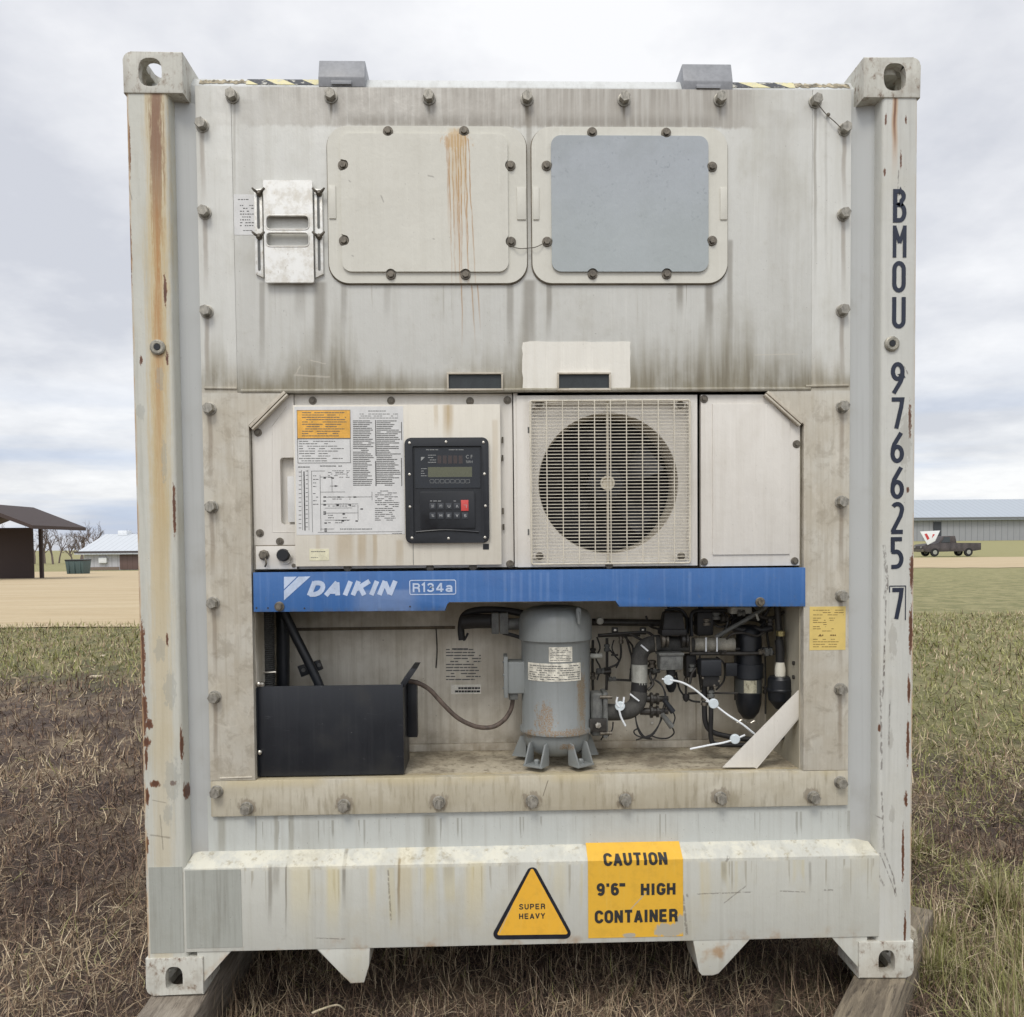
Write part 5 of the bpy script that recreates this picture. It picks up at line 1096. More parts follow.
# terminal box on the left
ytb = 0.17
x0, x1, z0, z1 = RC(507, 662, 527, 694, ytb)
G().box(x0, x1, ytb, ytb+0.085, z0, z1, 0.006, 3).build('terminal_box', M_COMP, comp)
x0, x1, z0, z1 = RC(504, 657, 508, 698, ytb-0.004); g = G(); g.box(x0, x1, ytb-0.006, ytb+0.095, z0, z1, 0.003)
for v in (662, 675, 688): g.lathe([(0.004, 0), (0.004, -0.005), (0.001, -0.006)], P(504.4, v, ytb+0.01), (1, 0, 0), 6)
g.build('box_lid', M_COMP, comp)
x0, x1, z0, z1 = RC(509, 693, 518, 700, ytb+0.01); G().box(x0, x1, ytb+0.01, ytb+0.05, z0, z1, 0.003).build('cable_gland', DGREY, comp)
G().tube([P(579, 624, 0.10), P(578.5, 614, 0.10), P(578, 608, 0.12)], 0.006, 6).build('lifting_lug', M_COMP, comp)
x0, x1, z0, z1 = RC(576, 608, 581, 619, 0.105); G().prism(rrect(x0, x1, z0, z1, 0.006, 3), 0.100, 0.108, 0.001).build('lifting_lug', M_COMP, comp)
# curved labels on the drum
def curved(name, u0, v0, u1, v1, mat, parent, dr=0.0012, r=None):
    g = G(); n = 14; A = P(u0, v0, 0.11).x-CXc, P(u1, v0, 0.11).x-CXc; r = (r or r0*0.94)+dr; cols = []
    for k in range(n+1):
        x = A[0]+(A[1]-A[0])*k/n; x = max(-r*0.98, min(r*0.98, x)); y = CYc-math.sqrt(r*r-x*x); cols.append([g.bm.verts.new((CXc+x, y, cz(v))) for v in (v1, v0)])
    for a, b in zip(cols, cols[1:]): g.bm.faces.new((a[0], b[0], b[1], a[1]))
    return g.build(name, mat, parent)
LBL = plain('worn_label', rgb(206, 202, 188), 0.5, 0, 0.18, 0, 60)
curved('rating_plate', 548.5, 647, 572, 662, LBL, comp); curved('warning_plate', 528.5, 663.5, 581, 681.5, LBL, comp)
def curved_marks(u0, v0, u1, v1, rows, seed, parent, hp=0.7, fill=.8):
    g = G(); rnd = random.Random(seed); r = r0*0.94+0.0018
    for i in range(rows):
        v = v0+(v1-v0)*(i+.5)/rows; u = u0
        while u < u1-2:
            wd = rnd.uniform(1, 4)
            if rnd.random() < fill:
                q = []
                for uu, vv in ((u, v+hp/2), (min(u+wd, u1), v+hp/2), (min(u+wd, u1), v-hp/2), (u, v-hp/2)):
                    x = P(uu, v, 0.11).x-CXc; q.append(g.bm.verts.new((CXc+x, CYc-math.sqrt(r*r-x*x), cz(vv))))
                g.bm.faces.new(q)
            u += wd+0.5
    g.build('plate_print', INKG, parent, smooth=False)
curved_marks(549.5, 648, 571, 661, 8, 60, comp, 0.6, .6); curved_marks(530, 665, 580, 680.5, 7, 61, comp, 0.8, .75)
# suction service valve on the right side of the drum
g = G(); x0, x1, z0, z1 = RC(591, 690, 604, 740, 0.17); g.box(x0, x1, 0.17, 0.24, z0+0.01, z1-0.01, 0.014, 3); x0, x1, z0, z1 = RC(603, 692, 608, 738, 0.17); g.box(x0, x1, 0.165, 0.245, z0, z1, 0.006)
g.build('service_valve', DGREY, comp)
for v in (697, 733): G().cyl(P(600, v, 0.165), P(612, v, 0.165), 0.006, 8).build('valve_bolt', STEELD, comp)
x0, x1, z0, z1 = RC(590, 719, 607, 732, 0.15); bk = G().box(x0, x1, 0.155, 0.165, z0, z1, 0.002).build('valve_bracket', PIPE, comp); G().lathe([(0.010, 0), (0.010, -0.008), (0.001, -0.009)], P(598, 725, 0.155), (0, 1, 0), 6).build('bracket_bolt', GALV, comp)

# black transformer housing with a raised flap at the right
YX = 0.075
x0, x1, z0, z1 = RC(257, 685.5, 403.5, 777, YX)
def boxm():
    t = MT('housing_black', 0.4); n = t.noise(60, 60, 2.2, 4, 0.6); s_ = t.noise(120, 120, 120, 2, 0.5); m = t.noise(8, 8, 8, 4)
    c = t.mix(t.mul(t.ss(n, 0.45, 0.75), 0.5), rgb(27, 30, 36), rgb(44, 46, 50)); c = t.mix(t.mul(t.ss(m, 0.5, 0.75), 0.3), c, rgb(54, 53, 50)); c = t.mix(t.mul(t.ss(t.noise(9, 30, 60, 5, 0.8, (3, 3, 1), 2), 0.64, 0.68), 0.4), c, rgb(84, 86, 88)); c = t.mix(t.ss(s_, 0.765, 0.78), c, rgb(190, 190, 185))
    return t.done(c, t.ss(m, 0.3, 0.7, 0.32, 0.5), n, 0.1)
MBX = boxm()
zfx = OB-0.004
hb = G().box(x0, x1, YX, YX+0.004, OB+0.002, z1, 0.001).box(x1-0.004, x1, YX+0.004, YX+0.20, OB+0.002, z1, 0.001).box(x0, x0+0.004, YX+0.004, YX+0.20, OB+0.002, z1, 0.001).box(x0+0.02, x1-0.03, YX+0.03, YX+0.2, OB+0.002, z1-0.08, 0.004).build('transformer_housing', MBX, unit)
G().prism([(P(400, 686, YX).x, P(400, 684, YX).z), (P(411, 668, YX).x, P(411, 669, YX).z), (P(417, 668, YX).x, P(416, 669, YX).z), (P(404, 688, YX).x, P(404, 688, YX).z)], YX+0.01, YX+0.16, 0.001).build('housing_flap', MBX, hb)
x0f, x1f, z0f, z1f = RC(412, 684, 416, 740, YX+0.10); G().box(x1+0.001, x1f, YX+0.14, YX+0.19, z0f, z1f, 0.001).build('housing_flange', MBX, hb)
x0e, x1e, z0e, z1e = RC(254.5, 688, 257.5, 776, YX); g = G(); g.box(OL+0.004, x1e, YX-0.010, YX+0.01, z0e, z1e, 0.001); g.build('hinge_strip', BLACKM, hb)
for (u, v) in ((260, 752), (259, 684)): G().lathe([(0.0075, 0), (0.0075, -0.008), (0.003, -0.011)], P(u, v, YX), (0, 1, 0), 10).build('housing_bolt', GALV, hb)
x0q, x1q, z0q, z1q = RC(255, 680, 264, 687, YX+0.005); G().box(x0q, x1q, YX, YX+0.02, z1-0.001, z1+0.012, 0.002).build('latch', GALV, hb)
g = G(); g.tube([P(254, 735, YX-0.005), P(254.5, 745, YX-0.005)], 0.006, 8, smooth=False); g.tube([P(254.5, 762, YX-0.005), P(255, 774, YX-0.005)], 0.006, 8, smooth=False); g.build('hinge_knuckle', GALV, hb)
# supply cable from the housing to the compressor
G().tube([P(409, 681, 0.16), P(418, 683, 0.16), P(430, 690, 0.17), P(443, 704, 0.18), P(458, 718, 0.19), P(476, 726.5, 0.20), P(492, 727, 0.21), P(504, 720, 0.21), P(511, 709, 0.21), P(513, 698, 0.205)], px(2.3, 0.2), 14).build('supply_cable', plain('cable_sleeve', rgb(92, 80, 72), 0.65, 0, 0.2, 0.4, 60), unit)
# corrugated hose, drain pipes and clip behind the housing
g = G(); a, b = P(267, 600, 0.20), P(268.5, 690, 0.20); n = 44; prof = []
for k in range(n*2+1): prof.append((px(7.0, 0.2) if k % 2 else px(6.2, 0.2), (b-a).length*k/(n*2)))
g.lathe(prof, a, (b-a), 20); hose = g.build('corrugated_hose', plain('hose_rubber', rgb(64, 64, 62), 0.55, 0, 0.15), unit)
G().tube([P(260, 672, 0.165), P(268, 672.5, 0.162), P(276, 672, 0.165)], 0.0035, 8).build('hose_clamp', GALV, hose)
G().tube([P(282, 600, 0.30), P(283, 640, 0.30), P(283, 690, 0.30)], px(6.5, 0.3), 14).build('drain_pipe', BLACKM, unit)
G().tube([P(284, 612, 0.24), P(296, 637, 0.24), P(308, 661, 0.24), P(317, 680, 0.24), P(321, 690, 0.24)], px(4.6, 0.24), 14).build('drain_pipe', BLACKM, unit)
q = PP([(299, 665.5), (320, 659.5), (323.5, 668.5), (303, 676)], 0.30); clp = G().prism(q, 0.27, 0.30, 0.003).build('pipe_clip', BLACKM, unit)
for (u, v) in ((303.5, 670), (319, 665)): G().lathe([(0.007, 0), (0.007, -0.004), (0.001, -0.004)], P(u, v, 0.27), (0, 1, 0), 10).build('clip_hole', INKG, clp)
# notices on the back wall
NOT = plain('faded_notice', rgb(196, 186, 166), 0.6, 0, 0.1)
g = G(); marks(g, 446, 648, 482, 681, YB, 11, 0.85, 1.1, (2, 8), 0.6, 70, 0.25); marks(g, 452, 648, 468, 650, YB-0.0004, 1, 1, 1.6, (3, 6), 0.2, 71); g.build('wall_notice', INKG, unit, smooth=False)
x0, x1, z0, z1 = RC(451, 684.5, 481, 694, YB); nb2 = G().quad(x0, x1, z0, z1, YB, 0.001).build('wall_sticker', plain('sticker_white', rgb(236, 233, 222), 0.5), unit, smooth=False)
g = G(); marks(g, 455, 686.5, 480, 693, YB-0.001, 2, 0.95, 2.0, (1.5, 4), 0.4, 72); g.build('sticker_print', INK, nb2, smooth=False)
# discharge line with flanges at the upper left of the compressor
g = G(); g.tube([P(462, 640, 0.30), P(461, 628, 0.30), P(464, 616, 0.29), P(476, 610.5, 0.28), P(500, 610, 0.27), P(524, 614, 0.26), P(534, 620, 0.25)], px(3.6, 0.28), 12); g.tube([P(463, 622, 0.27), P(478, 621, 0.26), P(492, 621, 0.25)], px(7.5, 0.26), 14); g.build('insulated_pipe', RUBBER, unit)
for a, b in ((491.5, 499), (499.6, 508.5)): x0, x1, z0, z1 = RC(a, 613, b, 634, 0.22); G().box(x0, x1, 0.215, 0.275, z0, z1, 0.004).build('pipe_flange', DGREY, unit)
G().tube([P(507, 624, 0.24), P(516, 624, 0.24), P(526, 624, 0.24)], px(6.0, 0.24), 12).build('discharge_pipe', DGREY, unit)
g = G(); g.tube([P(503, 633, 0.23), P(512, 635, 0.22), P(522, 638, 0.22)], px(1.9, 0.2), 8); g.tube([P(462, 632, 0.29), P(464, 640, 0.29), P(468, 633, 0.29)], px(1.2, 0.3), 8); g.build('wiring', RUBBER, unit)

# ---------------- lower bay right: suction line, valves, filter, receiver, tubing
def T(pts, rp, name, mat, n=10, sm=True): 
    Y = pts[0][2]; return G().tube([P(*q) for q in pts], px(rp, Y), n, smooth=sm).build(name, mat, unit)
T([(606, 712, 0.20), (618, 712, 0.20), (630, 710, 0.20), (637, 703, 0.205), (639, 692, 0.21)], 8.6, 'insulated_pipe', INSUL, 16)
T([(638.5, 699, 0.21), (639, 690, 0.21), (639.5, 682, 0.21)], 8.2, 'insulated_pipe', RUBBER, 16)
T([(639.5, 684, 0.21), (639.5, 663.5, 0.21)], 8.1, 'pale_sleeve', LGREY, 20, False)
T([(639.5, 664, 0.21), (640, 655, 0.21), (645, 647, 0.21), (654, 643.5, 0.215), (662, 643, 0.22)], 8.4, 'insulated_pipe', INSUL, 16)
T([(658, 644, 0.22), (698, 645, 0.22)], 7.4, 'insulated_pipe', INSUL, 18, False)
g = G(); a, b = P(694, 644.5, 0.21), P(734, 644.5, 0.21); prof = [(px(7.0 if (k//2) % 2 else 6.7, 0.2), (b-a).length*k/24) for k in range(25)]; g.lathe(prof, a, b-a, 20); g.build('pale_sleeve', plain('sleeve_taupe', rgb(142, 138, 126), 0.6, 0, 0.15, 0.2), unit)
for (a, b, wd) in (((655, 637, 0.18), (656, 651, 0.18), 0.7), ((690.5, 637, 0.185), (691, 652, 0.185), 0.8), ((706, 637.5, 0.185), (706, 651.5, 0.185), 0.9), ((717, 637.5, 0.185), (717, 651.5, 0.185), 0.9), ((630, 694, 0.17), (639, 701, 0.17), 0.9), ((641, 645, 0.18), (648, 651, 0.18), 0.9)):
    T([a, b], wd, 'cable_tie', WHITEP if wd > 0.85 else STEELD, 6, False)
# expansion valve head and boxes
x0, x1, z0, z1 = RC(663, 612, 684, 630, 0.18); g = G(); g.hull([(x0-0.004, 0.17, z0), (x1+0.004, 0.17, z0), (x1+0.004, 0.24, z0), (x0-0.004, 0.24, z0)], [(x0+0.006, 0.178, z1), (x1-0.006, 0.178, z1), (x1-0.006, 0.232, z1), (x0+0.006, 0.232, z1)], 0.008); x0, x1, z0, z1 = RC(661, 629, 686, 635.5, 0.18); g.box(x0, x1, 0.165, 0.245, z0, z1, 0.006); g.build('valve_motor', DGREY if False else RUBBER, unit)
def vbox(u0, v0, u1, v1, y0, d, name, mat, bev=0.004): x0, x1, z0, z1 = RC(u0, v0, u1, v1, y0); return G().box(x0, x1, y0, y0+d, z0, z1, bev).build(name, mat, unit)
sb = vbox(660, 655, 683.5, 670.5, 0.16, 0.06, 'solenoid_box', DGREY, 0.008); vbox(659, 653, 684.5, 656, 0.155, 0.07, 'solenoid_lid', DGREY)
T([(671, 670, 0.19), (671, 676, 0.19)], 4.5, 'valve_neck', RUBBER, 12, False); G().lathe([(px(5.6, .18), 0.012), (px(6.2, .18), 0.0), (px(5.2, .18), -0.02), (px(3, .18), -0.036), (0.001, -0.04)], P(671, 681, 0.19), (0, 0, 1), 16).build('valve_cap', BLACK, unit)
vbox(701, 660, 722, 676.5, 0.15, 0.06, 'solenoid_box', BLACKM, 0.006); vbox(703, 676, 720, 687, 0.165, 0.04, 'valve_body', RUBBER, 0.005)
for (u, v) in ((702.5, 678), (719, 681), (714, 685.5)): G().lathe([(0.004, 0), (0.004, -0.005), (0.001, -0.006)], P(u, v, 0.155), (0, 1, 0), 8).build('valve_screw', STEELD, unit)
vbox(686, 655, 697, 678, 0.22, 0.05, 'valve_body', RUBBER, 0.008); vbox(697, 612, 714, 636, 0.24, 0.06, 'valve_body', RUBBER, 0.01)
vbox(731, 607, 752, 614, 0.20, 0.05, 'terminal_block', LGREY)
# filter drier: black drum with a clear band and clamp
fx = P(748.5, 690, 0.25); rf = px(13, 0.25)
def fz(v): return P(748, v, 0.21).z
fd = G().lathe([(0.002, fz(722)), (rf*0.42, fz(720.5)), (rf*0.80, fz(714)), (rf*0.98, fz(705)), (rf, fz(697)), (rf, fz(640)), (rf*0.92, fz(631)), (rf*0.6, fz(626.5)), (0.002, fz(625.5))], (fx.x, 0.25, 0), (0, 0, 1), 32).build('filter_drier', BLACK, unit, angle=50)
G().lathe([(rf+0.001, fz(694)), (rf+0.0016, fz(694)), (rf+0.0016, fz(680)), (rf+0.001, fz(680))], (fx.x, 0.25, 0), (0, 0, 1), 32).build('drier_collar', plain('collar_grey', rgb(70, 72, 70), 0.4), fd)
g = G(); cols = []
for k in range(9): x = -rf*0.62+rf*0.95*k/8; r = rf+0.0026; y = 0.25-math.sqrt(r*r-x*x); cols.append([g.bm.verts.new((fx.x+x, y, fz(v))) for v in (693, 680.5)])
for a, b in zip(cols, cols[1:]): g.bm.faces.new((a[0], b[0], b[1], a[1]))
g.build('drier_label', plain('foil_label', rgb(176, 172, 150), 0.3, 0.3, 0.2, 0, 60), fd)
g = G(); g.lathe([(rf+0.001, fz(679)), (rf+0.006, fz(679)), (rf+0.006, fz(665)), (rf+0.001, fz(665))], (fx.x, 0.25, 0), (0, 0, 1), 32); x0, x1, z0, z1 = RC(725.5, 663, 737, 676, 0.23); g.box(x0, x1, 0.225, 0.24, z0, z1, 0.002); g.build('drier_clamp', BLACKM, fd)
T([(737, 723, 0.23), (742, 720, 0.23), (748, 723, 0.23)], 0.9, 'drier_clip', GALV, 6); T([(751, 723, 0.23), (755, 721, 0.23), (758, 724, 0.23)], 0.9, 'drier_clip', GALV, 6)
# liquid receiver: black bowl under a clear dome
rx_ = P(780, 690, 0.18); rr = px(12.8, 0.18)
def rz(v): return P(780, v, 0.14).z
rc_ = G().lathe([(0.004, rz(712)), (rr*0.35, rz(711)), (rr*0.9, rz(702)), (rr*0.97, rz(693.5)), (rr*1.03, rz(692.5)), (rr*1.03, rz(691)), (rr*0.97, rz(690)), (rr*0.95, rz(681)), (rr*0.8, rz(678)), (0.004, rz(677.5))], (rx_.x, 0.18, 0), (0, 0, 1), 32).build('receiver_bowl', BLACK, unit, angle=30)
t = MT('clear_plastic', 0.12); t.b.inputs['Transmission Weight'].default_value = 0.2; t.b.inputs['IOR'].default_value = 1.4; CLR = t.done(rgb(236, 232, 216))
G().lathe([(px(5.2, .18), rz(678)), (px(5.4, .18), rz(670)), (px(4.4, .18), rz(665)), (px(3.2, .18), rz(661)), (px(1.6, .18), rz(659.5))], (rx_.x, 0.18, 0), (0, 0, 1), 20).build('sight_dome', CLR, rc_)
T([(780, 662, 0.18), (780, 650, 0.18), (779, 640, 0.185)], 4.4, 'receiver_pipe', RUBBER, 12); T([(779.5, 655, 0.20), (779, 630, 0.20), (777, 604, 0.20)], 3.4, 'receiver_pipe', PIPE, 12)
G().lathe([(0.014, 0), (0.014, 0.016), (0.010, 0.018)], P(780.5, 636, 0.17), (0, 0, 1), 6).build('brass_nut', plain('brass', rgb(168, 156, 108), 0.35, 0.6, 0.15), unit)
# larger tubes
for pts, r in (([(592, 622, 0.33), (662, 623, 0.33)], 3.6), ([(598, 635.5, 0.30), (640, 634.5, 0.30)], 1.9), ([(690, 653.5, 0.20), (745, 653.5, 0.20), (774, 653, 0.20)], 2.0), ([(694, 649.5, 0.23), (772, 648.5, 0.23)], 1.6)):
    T(pts, r, 'copper_pipe', PIPE, 12, False)
T([(691.5, 636, 0.25), (691, 618, 0.25), (693.5, 612, 0.25), (701, 610.5, 0.25), (716, 610.5, 0.25), (728, 611, 0.25), (733, 616, 0.25)], 2.0, 'bent_pipe', BLACKM)
T([(665, 611, 0.27), (676, 609, 0.27), (683, 612, 0.27), (687, 620, 0.27), (687, 638, 0.27)], 1.8, 'bent_pipe', BLACKM)
T([(716, 637, 0.21), (728, 630, 0.205), (742, 622, 0.20), (757, 613, 0.19), (767, 606, 0.18)], 2.2, 'branch_pipe', DGREY); T([(730, 627, 0.23), (742, 630, 0.23), (754, 629, 0.23), (762, 630, 0.23), (772, 628, 0.23)], 3.4, 'bent_pipe', RUBBER)
T([(756, 613.5, 0.18), (758.5, 620.5, 0.18)], 1.3, 'cable_tie', LGREY, 6, False)
g = G(); c = P(748, 623, 0.28)
for k in range(4): g.tube([c+Vector((0.055*math.cos(a)+k*0.004, 0.01*k, 0.028*math.sin(a)-k*0.006)) for a in (2*math.pi*j/14 for j in range(15))], 0.006, 8)
g.build('capillary_coil', RUBBER, unit)
T([(704.5, 686, 0.20), (704.5, 712, 0.20), (706, 724, 0.20), (711, 731, 0.20), (722, 735, 0.20), (745, 739, 0.20), (770, 741, 0.20)], 2.7, 'liquid_pipe', RUBBER, 12)
T([(711.5, 686, 0.185), (711, 715, 0.185), (711, 738, 0.19), (716, 744, 0.19), (735, 745, 0.19), (770, 745, 0.19)], 2.4, 'liquid_pipe', RUBBER, 12)
T([(765, 655, 0.27), (765.5, 690, 0.27), (765.5, 714, 0.27)], 1.0, 'thin_tube', PIPE, 8); T([(777, 740, 0.22), (783, 736, 0.22), (783, 728, 0.22)], 2.4, 'liquid_pipe', RUBBER, 10)
T([(712, 693, 0.24), (740, 693, 0.235), (745, 690, 0.22), (747, 676, 0.22), (745, 655, 0.215)], 1.0, 'thin_tube', PIPE, 8); T([(688, 693.5, 0.26), (700, 693, 0.26), (712, 693, 0.25)], 1.2, 'thin_tube', PIPE, 8)
T([(686, 660, 0.24), (686, 685, 0.24), (686, 695, 0.24)], 1.2, 'thin_tube', PIPE, 8)
G().lathe([(px(3.4, .2), 0.010), (px(3.6, .2), 0.0), (px(2.6, .2), -0.012), (0.001, -0.018)], P(686, 697, 0.24), (0, 0, 1), 12).build('valve_cap', RUBBER, unit)
# two union valves in a row, knurled
for (v, Yv) in ((699, 0.22), (711.5, 0.22)):
    g = G(); a = P(640, v, Yv); ax = (P(668, v-0.2, Yv)-a)
    L = ax.length; g.lathe([(px(3.4, Yv), 0), (px(3.6, Yv), L*.28), (px(3.6, Yv), L*.34), (px(6.6, Yv), L*.36), (px(6.6, Yv), L*.44), (px(4.6, Yv), L*.46), (px(4.6, Yv), L*.56), (px(6.0, Yv), L*.58), (px(6.0, Yv), L*.66), (px(3.0, Yv), L*.68), (px(3.0, Yv), L)], a, ax, 12)
    g.build('union_valve', PIPE, unit, angle=25)
G().tube([P(676, 712, 0.16), P(685, 706, 0.165), P(692, 700, 0.17)][::-1], 0.001, 4) if False else None
for a, b in (((664, 700), (673, 712)), ((662, 714), (672, 727))):
    q0, q1 = P(*a, 0.15), P(*b, 0.15); G().tube([q0, q1], [0.008, 0.010], 10, smooth=False).build('wire_connector', BLACKM if a[1] < 710 else DGREY, unit)
# capillaries, clips and thin wires
THIN = [
 ([(593, 640, .3), (592.5, 665, .3), (593, 690, .3)], 1.4), ([(607, 638, .3), (607, 668, .3), (606.5, 690, .3)], 1.5), ([(597, 637, .29), (600, 648, .29), (596, 658, .29), (600, 668, .29), (597, 680, .29)], .9), ([(620, 637, .3), (621, 655, .3), (617, 664, .3), (608, 668, .3)], 1.1),
 ([(611, 655, .28), (618, 655, .28)], 1.0), ([(610, 650, .28), (614, 655, .28), (619, 661, .28), (616, 668, .28)], .8), ([(612, 679.5, .3), (632, 680.5, .3)], 1.2), ([(609, 672, .3), (610, 679, .3), (613, 680, .3)], 1.0), ([(596, 673, .28), (603, 672, .28), (611, 671, .28)], 1.8),
 ([(626, 636, .3), (630, 650, .3), (632, 660, .3), (630, 680, .3)], 1.2), ([(624, 636, .29), (632, 645, .29), (633, 652, .29)], 1.0), ([(600, 635, .28), (625, 633, .28), (644, 632, .28), (652, 635, .28), (656, 642, .27)], 1.4), ([(630, 634, .27), (638, 638, .27), (645, 642, .27)], 1.3),
 ([(654, 679, .2), (660, 683, .19), (664, 690, .18), (665, 700, .17), (662, 712, .16), (660, 722, .16), (655, 732, .16), (648, 738, .17), (641, 735, .18), (637, 726, .19), (635, 712, .2)], .75),
 ([(655, 680, .2), (662, 686, .19), (666, 697, .18), (664, 712, .165), (657, 728, .165), (647, 737, .17), (640, 731, .18), (636, 720, .19), (636, 708, .2)], .75),
 ([(652, 739, .18), (644, 738, .18), (636, 735, .19), (634, 731, .19), (639, 728, .19)], .8), ([(636, 740, .19), (645, 737, .18), (655, 733, .17)], .7), ([(672, 727, .15), (674, 733, .16), (668, 738, .18), (658, 738, .2), (650, 735, .2)], .8), ([(673, 712, .15), (675, 718, .16), (672, 727, .16)], .7),
 ([(614, 640, .3), (612, 648, .3), (615, 655, .3)], .7), ([(600, 720, .2), (604, 732, .2), (601, 740, .22)], .7), ([(606, 738, .2), (612, 730, .2), (613, 722, .21)], .7), ([(652, 668, .25), (650, 676, .24), (653, 684, .23), (648, 690, .22)], 1.6), ([(655, 665, .26), (656, 676, .25), (650, 684, .25)], 1.0),
 ([(663, 636, .26), (676, 637, .26), (690, 636, .26)], .9), ([(700, 655, .24), (699, 672, .24), (701, 690, .24)], 1.0), ([(722, 612, .26), (728, 620, .25), (724, 632, .25), (716, 640, .25)], 1.6), ([(762, 606, .28), (765, 622, .28), (768, 640, .28), (770, 655, .28)], 1.3), ([(786, 604, .26), (786, 626, .26), (783, 640, .26), (781, 655, .25)], 1.2),
 ([(735, 655, .24), (735, 672, .25), (735, 700, .27)], .8), ([(708, 612, .27), (712, 622, .27), (720, 627, .26), (730, 624, .26)], 1.2), ([(770, 606, .24), (764, 616, .24), (752, 618, .24), (742, 614, .24)], 1.5), ([(696, 668, .2), (692, 674, .2), (690, 684, .2)], 1.4),
]
for pts, r in THIN: T(pts, r, 'wiring' if r < 1.0 else 'capillary_tube', PIPE if r > 0.85 else RUBBER, 7)
for k, (u, v, Y, r_, ax) in enumerate(((593, 652, .3, 3.2, 2), (607, 648, .3, 3.2, 2), (593, 676, .3, 2.8, 2), (607, 671, .3, 4.0, 0), (600, 671, .28, 3.2, 0), (621, 640, .3, 2.6, 2), (632, 672, .3, 2.4, 2), (612, 679, .3, 2.6, 0), (652, 664, .25, 4.4, 2),
        (651, 672, .25, 3.4, 0), (656, 671, .24, 2.6, 0), (700, 652, .22, 3.2, 0), (722, 652, .2, 3.0, 0), (768, 652, .2, 4.6, 0), (762, 652, .2, 3.2, 0), (699, 664, .23, 3.4, 2), (692, 668, .22, 4.2, 2), (686, 682, .24, 2.4, 2), (765, 690, .27, 2.2, 2), (711, 694, .185, 3.8, 2), (704.5, 702, .2, 3.8, 2), (724, 618, .24, 4.4, 0),
        (741, 613, .2, 3.6, 0), (664, 640, .2, 8.2, 0), (684, 640, .2, 8.0, 0), (716, 616, .25, 5.0, 2), (706, 622, .25, 5.2, 2), (770, 622, .22, 3.4, 2))):
    cc = P(u, v, Y); d = (Vector((1, 0, 0)), None, Vector((0, 0, 1)))[ax]; q = px(r_, Y)
    G().lathe([(q*0.7, -0.013), (q, -0.011), (q, -0.002), (q*0.72, 0.0), (q*0.72, 0.004), (q*0.95, 0.005), (q*0.95, 0.012), (q*0.6, 0.014)], cc, d, 6 if r_ < 5 else 16).build('flare_nut' if r_ < 5 else 'pipe_collar', (PIPE, DGREY, STEELD)[k % 3], unit, angle=25)
for pts, r in (([(668, 606, .3), (672, 614, .3), (684, 616, .29), (694, 624, .28), (700, 636, .27)], 1.3), ([(700, 606, .3), (706, 618, .3), (718, 622, .3), (732, 618, .3), (742, 608, .3)], 2.4), ([(726, 640, .2), (732, 634, .19), (744, 633, .19), (756, 636, .2), (764, 632, .2)], 1.2),
               ([(716, 657, .24), (724, 664, .24), (724, 680, .25), (716, 690, .25)], 1.0), ([(676, 672, .24), (680, 690, .24), (690, 700, .24), (700, 702, .24)], 1.0), ([(750, 606, .24), (760, 616, .23), (772, 618, .22), (784, 612, .22)], 1.8),
               ([(646, 616, .33), (650, 626, .32), (660, 630, .32), (664, 640, .3)], 1.2), ([(790, 606, .2), (792, 630, .2), (788, 650, .21), (790, 670, .22)], 1.0)): T(pts, r, 'capillary_tube', PIPE if r > 1.1 else RUBBER, 8)
for (u, v) in ((615, 631), (643, 631)): x0, x1, z0, z1 = RC(u-3, v-3.5, u+3, v+3.5, 0.30); cc = G().box(x0, x1, 0.295, 0.31, z0, z1, 0.002).build('pipe_clip', PIPE, unit); G().lathe([(0.005, 0), (0.005, -0.003), (0.001, -0.004)], P(u, v-0.5, 0.295), (0, 1, 0), 8).build('clip_screw', GALV, cc)
G().cyl(P(590, 656, 0.22), P(602, 656, 0.22), px(2.6, .2), 12).build('pipe_stub', LGREY, unit)
c = P(600, 621, 0.24); G().lathe([(0.002, -0.004), (0.011, -0.004), (0.013, 0.0), (0.013, 0.012), (0.006, 0.014), (0.006, 0.07)], c, (0, 1, 0), 16).build('valve_wheel', LGREY, unit)
for (u, v) in ((652, 723.5), (800, 663), (799.5, 677)):
    if u < 700: G().lathe([(0.006, 0), (0.006, -0.006), (0.001, -0.007)], P(u, v, YB), (0, 1, 0), 8).build('wall_screw', GALV, unit)
for yy, v in ((0.12, 663), (0.12, 677)): q = P(799.5, v, yy); G().lathe([(0.007, 0), (0.007, -0.006), (0.001, -0.007)], (x1b, yy, q.z), (1, 0, 0), 10).build('wall_screw', PIPE, unit)
x0, x1, z0, z1 = RC(640, 612, 663, 620, 0.36)
# diagonal brace
M_BRACE = weathered('brace_cream', rgb(218, 214, 205), rgb(180, 170, 152), 0.15, 0.15, 0.4, None, 0.4)
g = G(); g.prism(PP([(803, 686), (803, 709), (799, 717), (755, 767.5), (723, 767.5)], YF+0.034), YF+0.034, YF+0.04, 0.001)
g.prism(PP([(803, 707), (803, 711), (799, 719), (757, 769), (753, 767)], YF+0.034), YF+0.036, YF+0.075, 0.001); g.build('diagonal_brace', M_BRACE, unit)

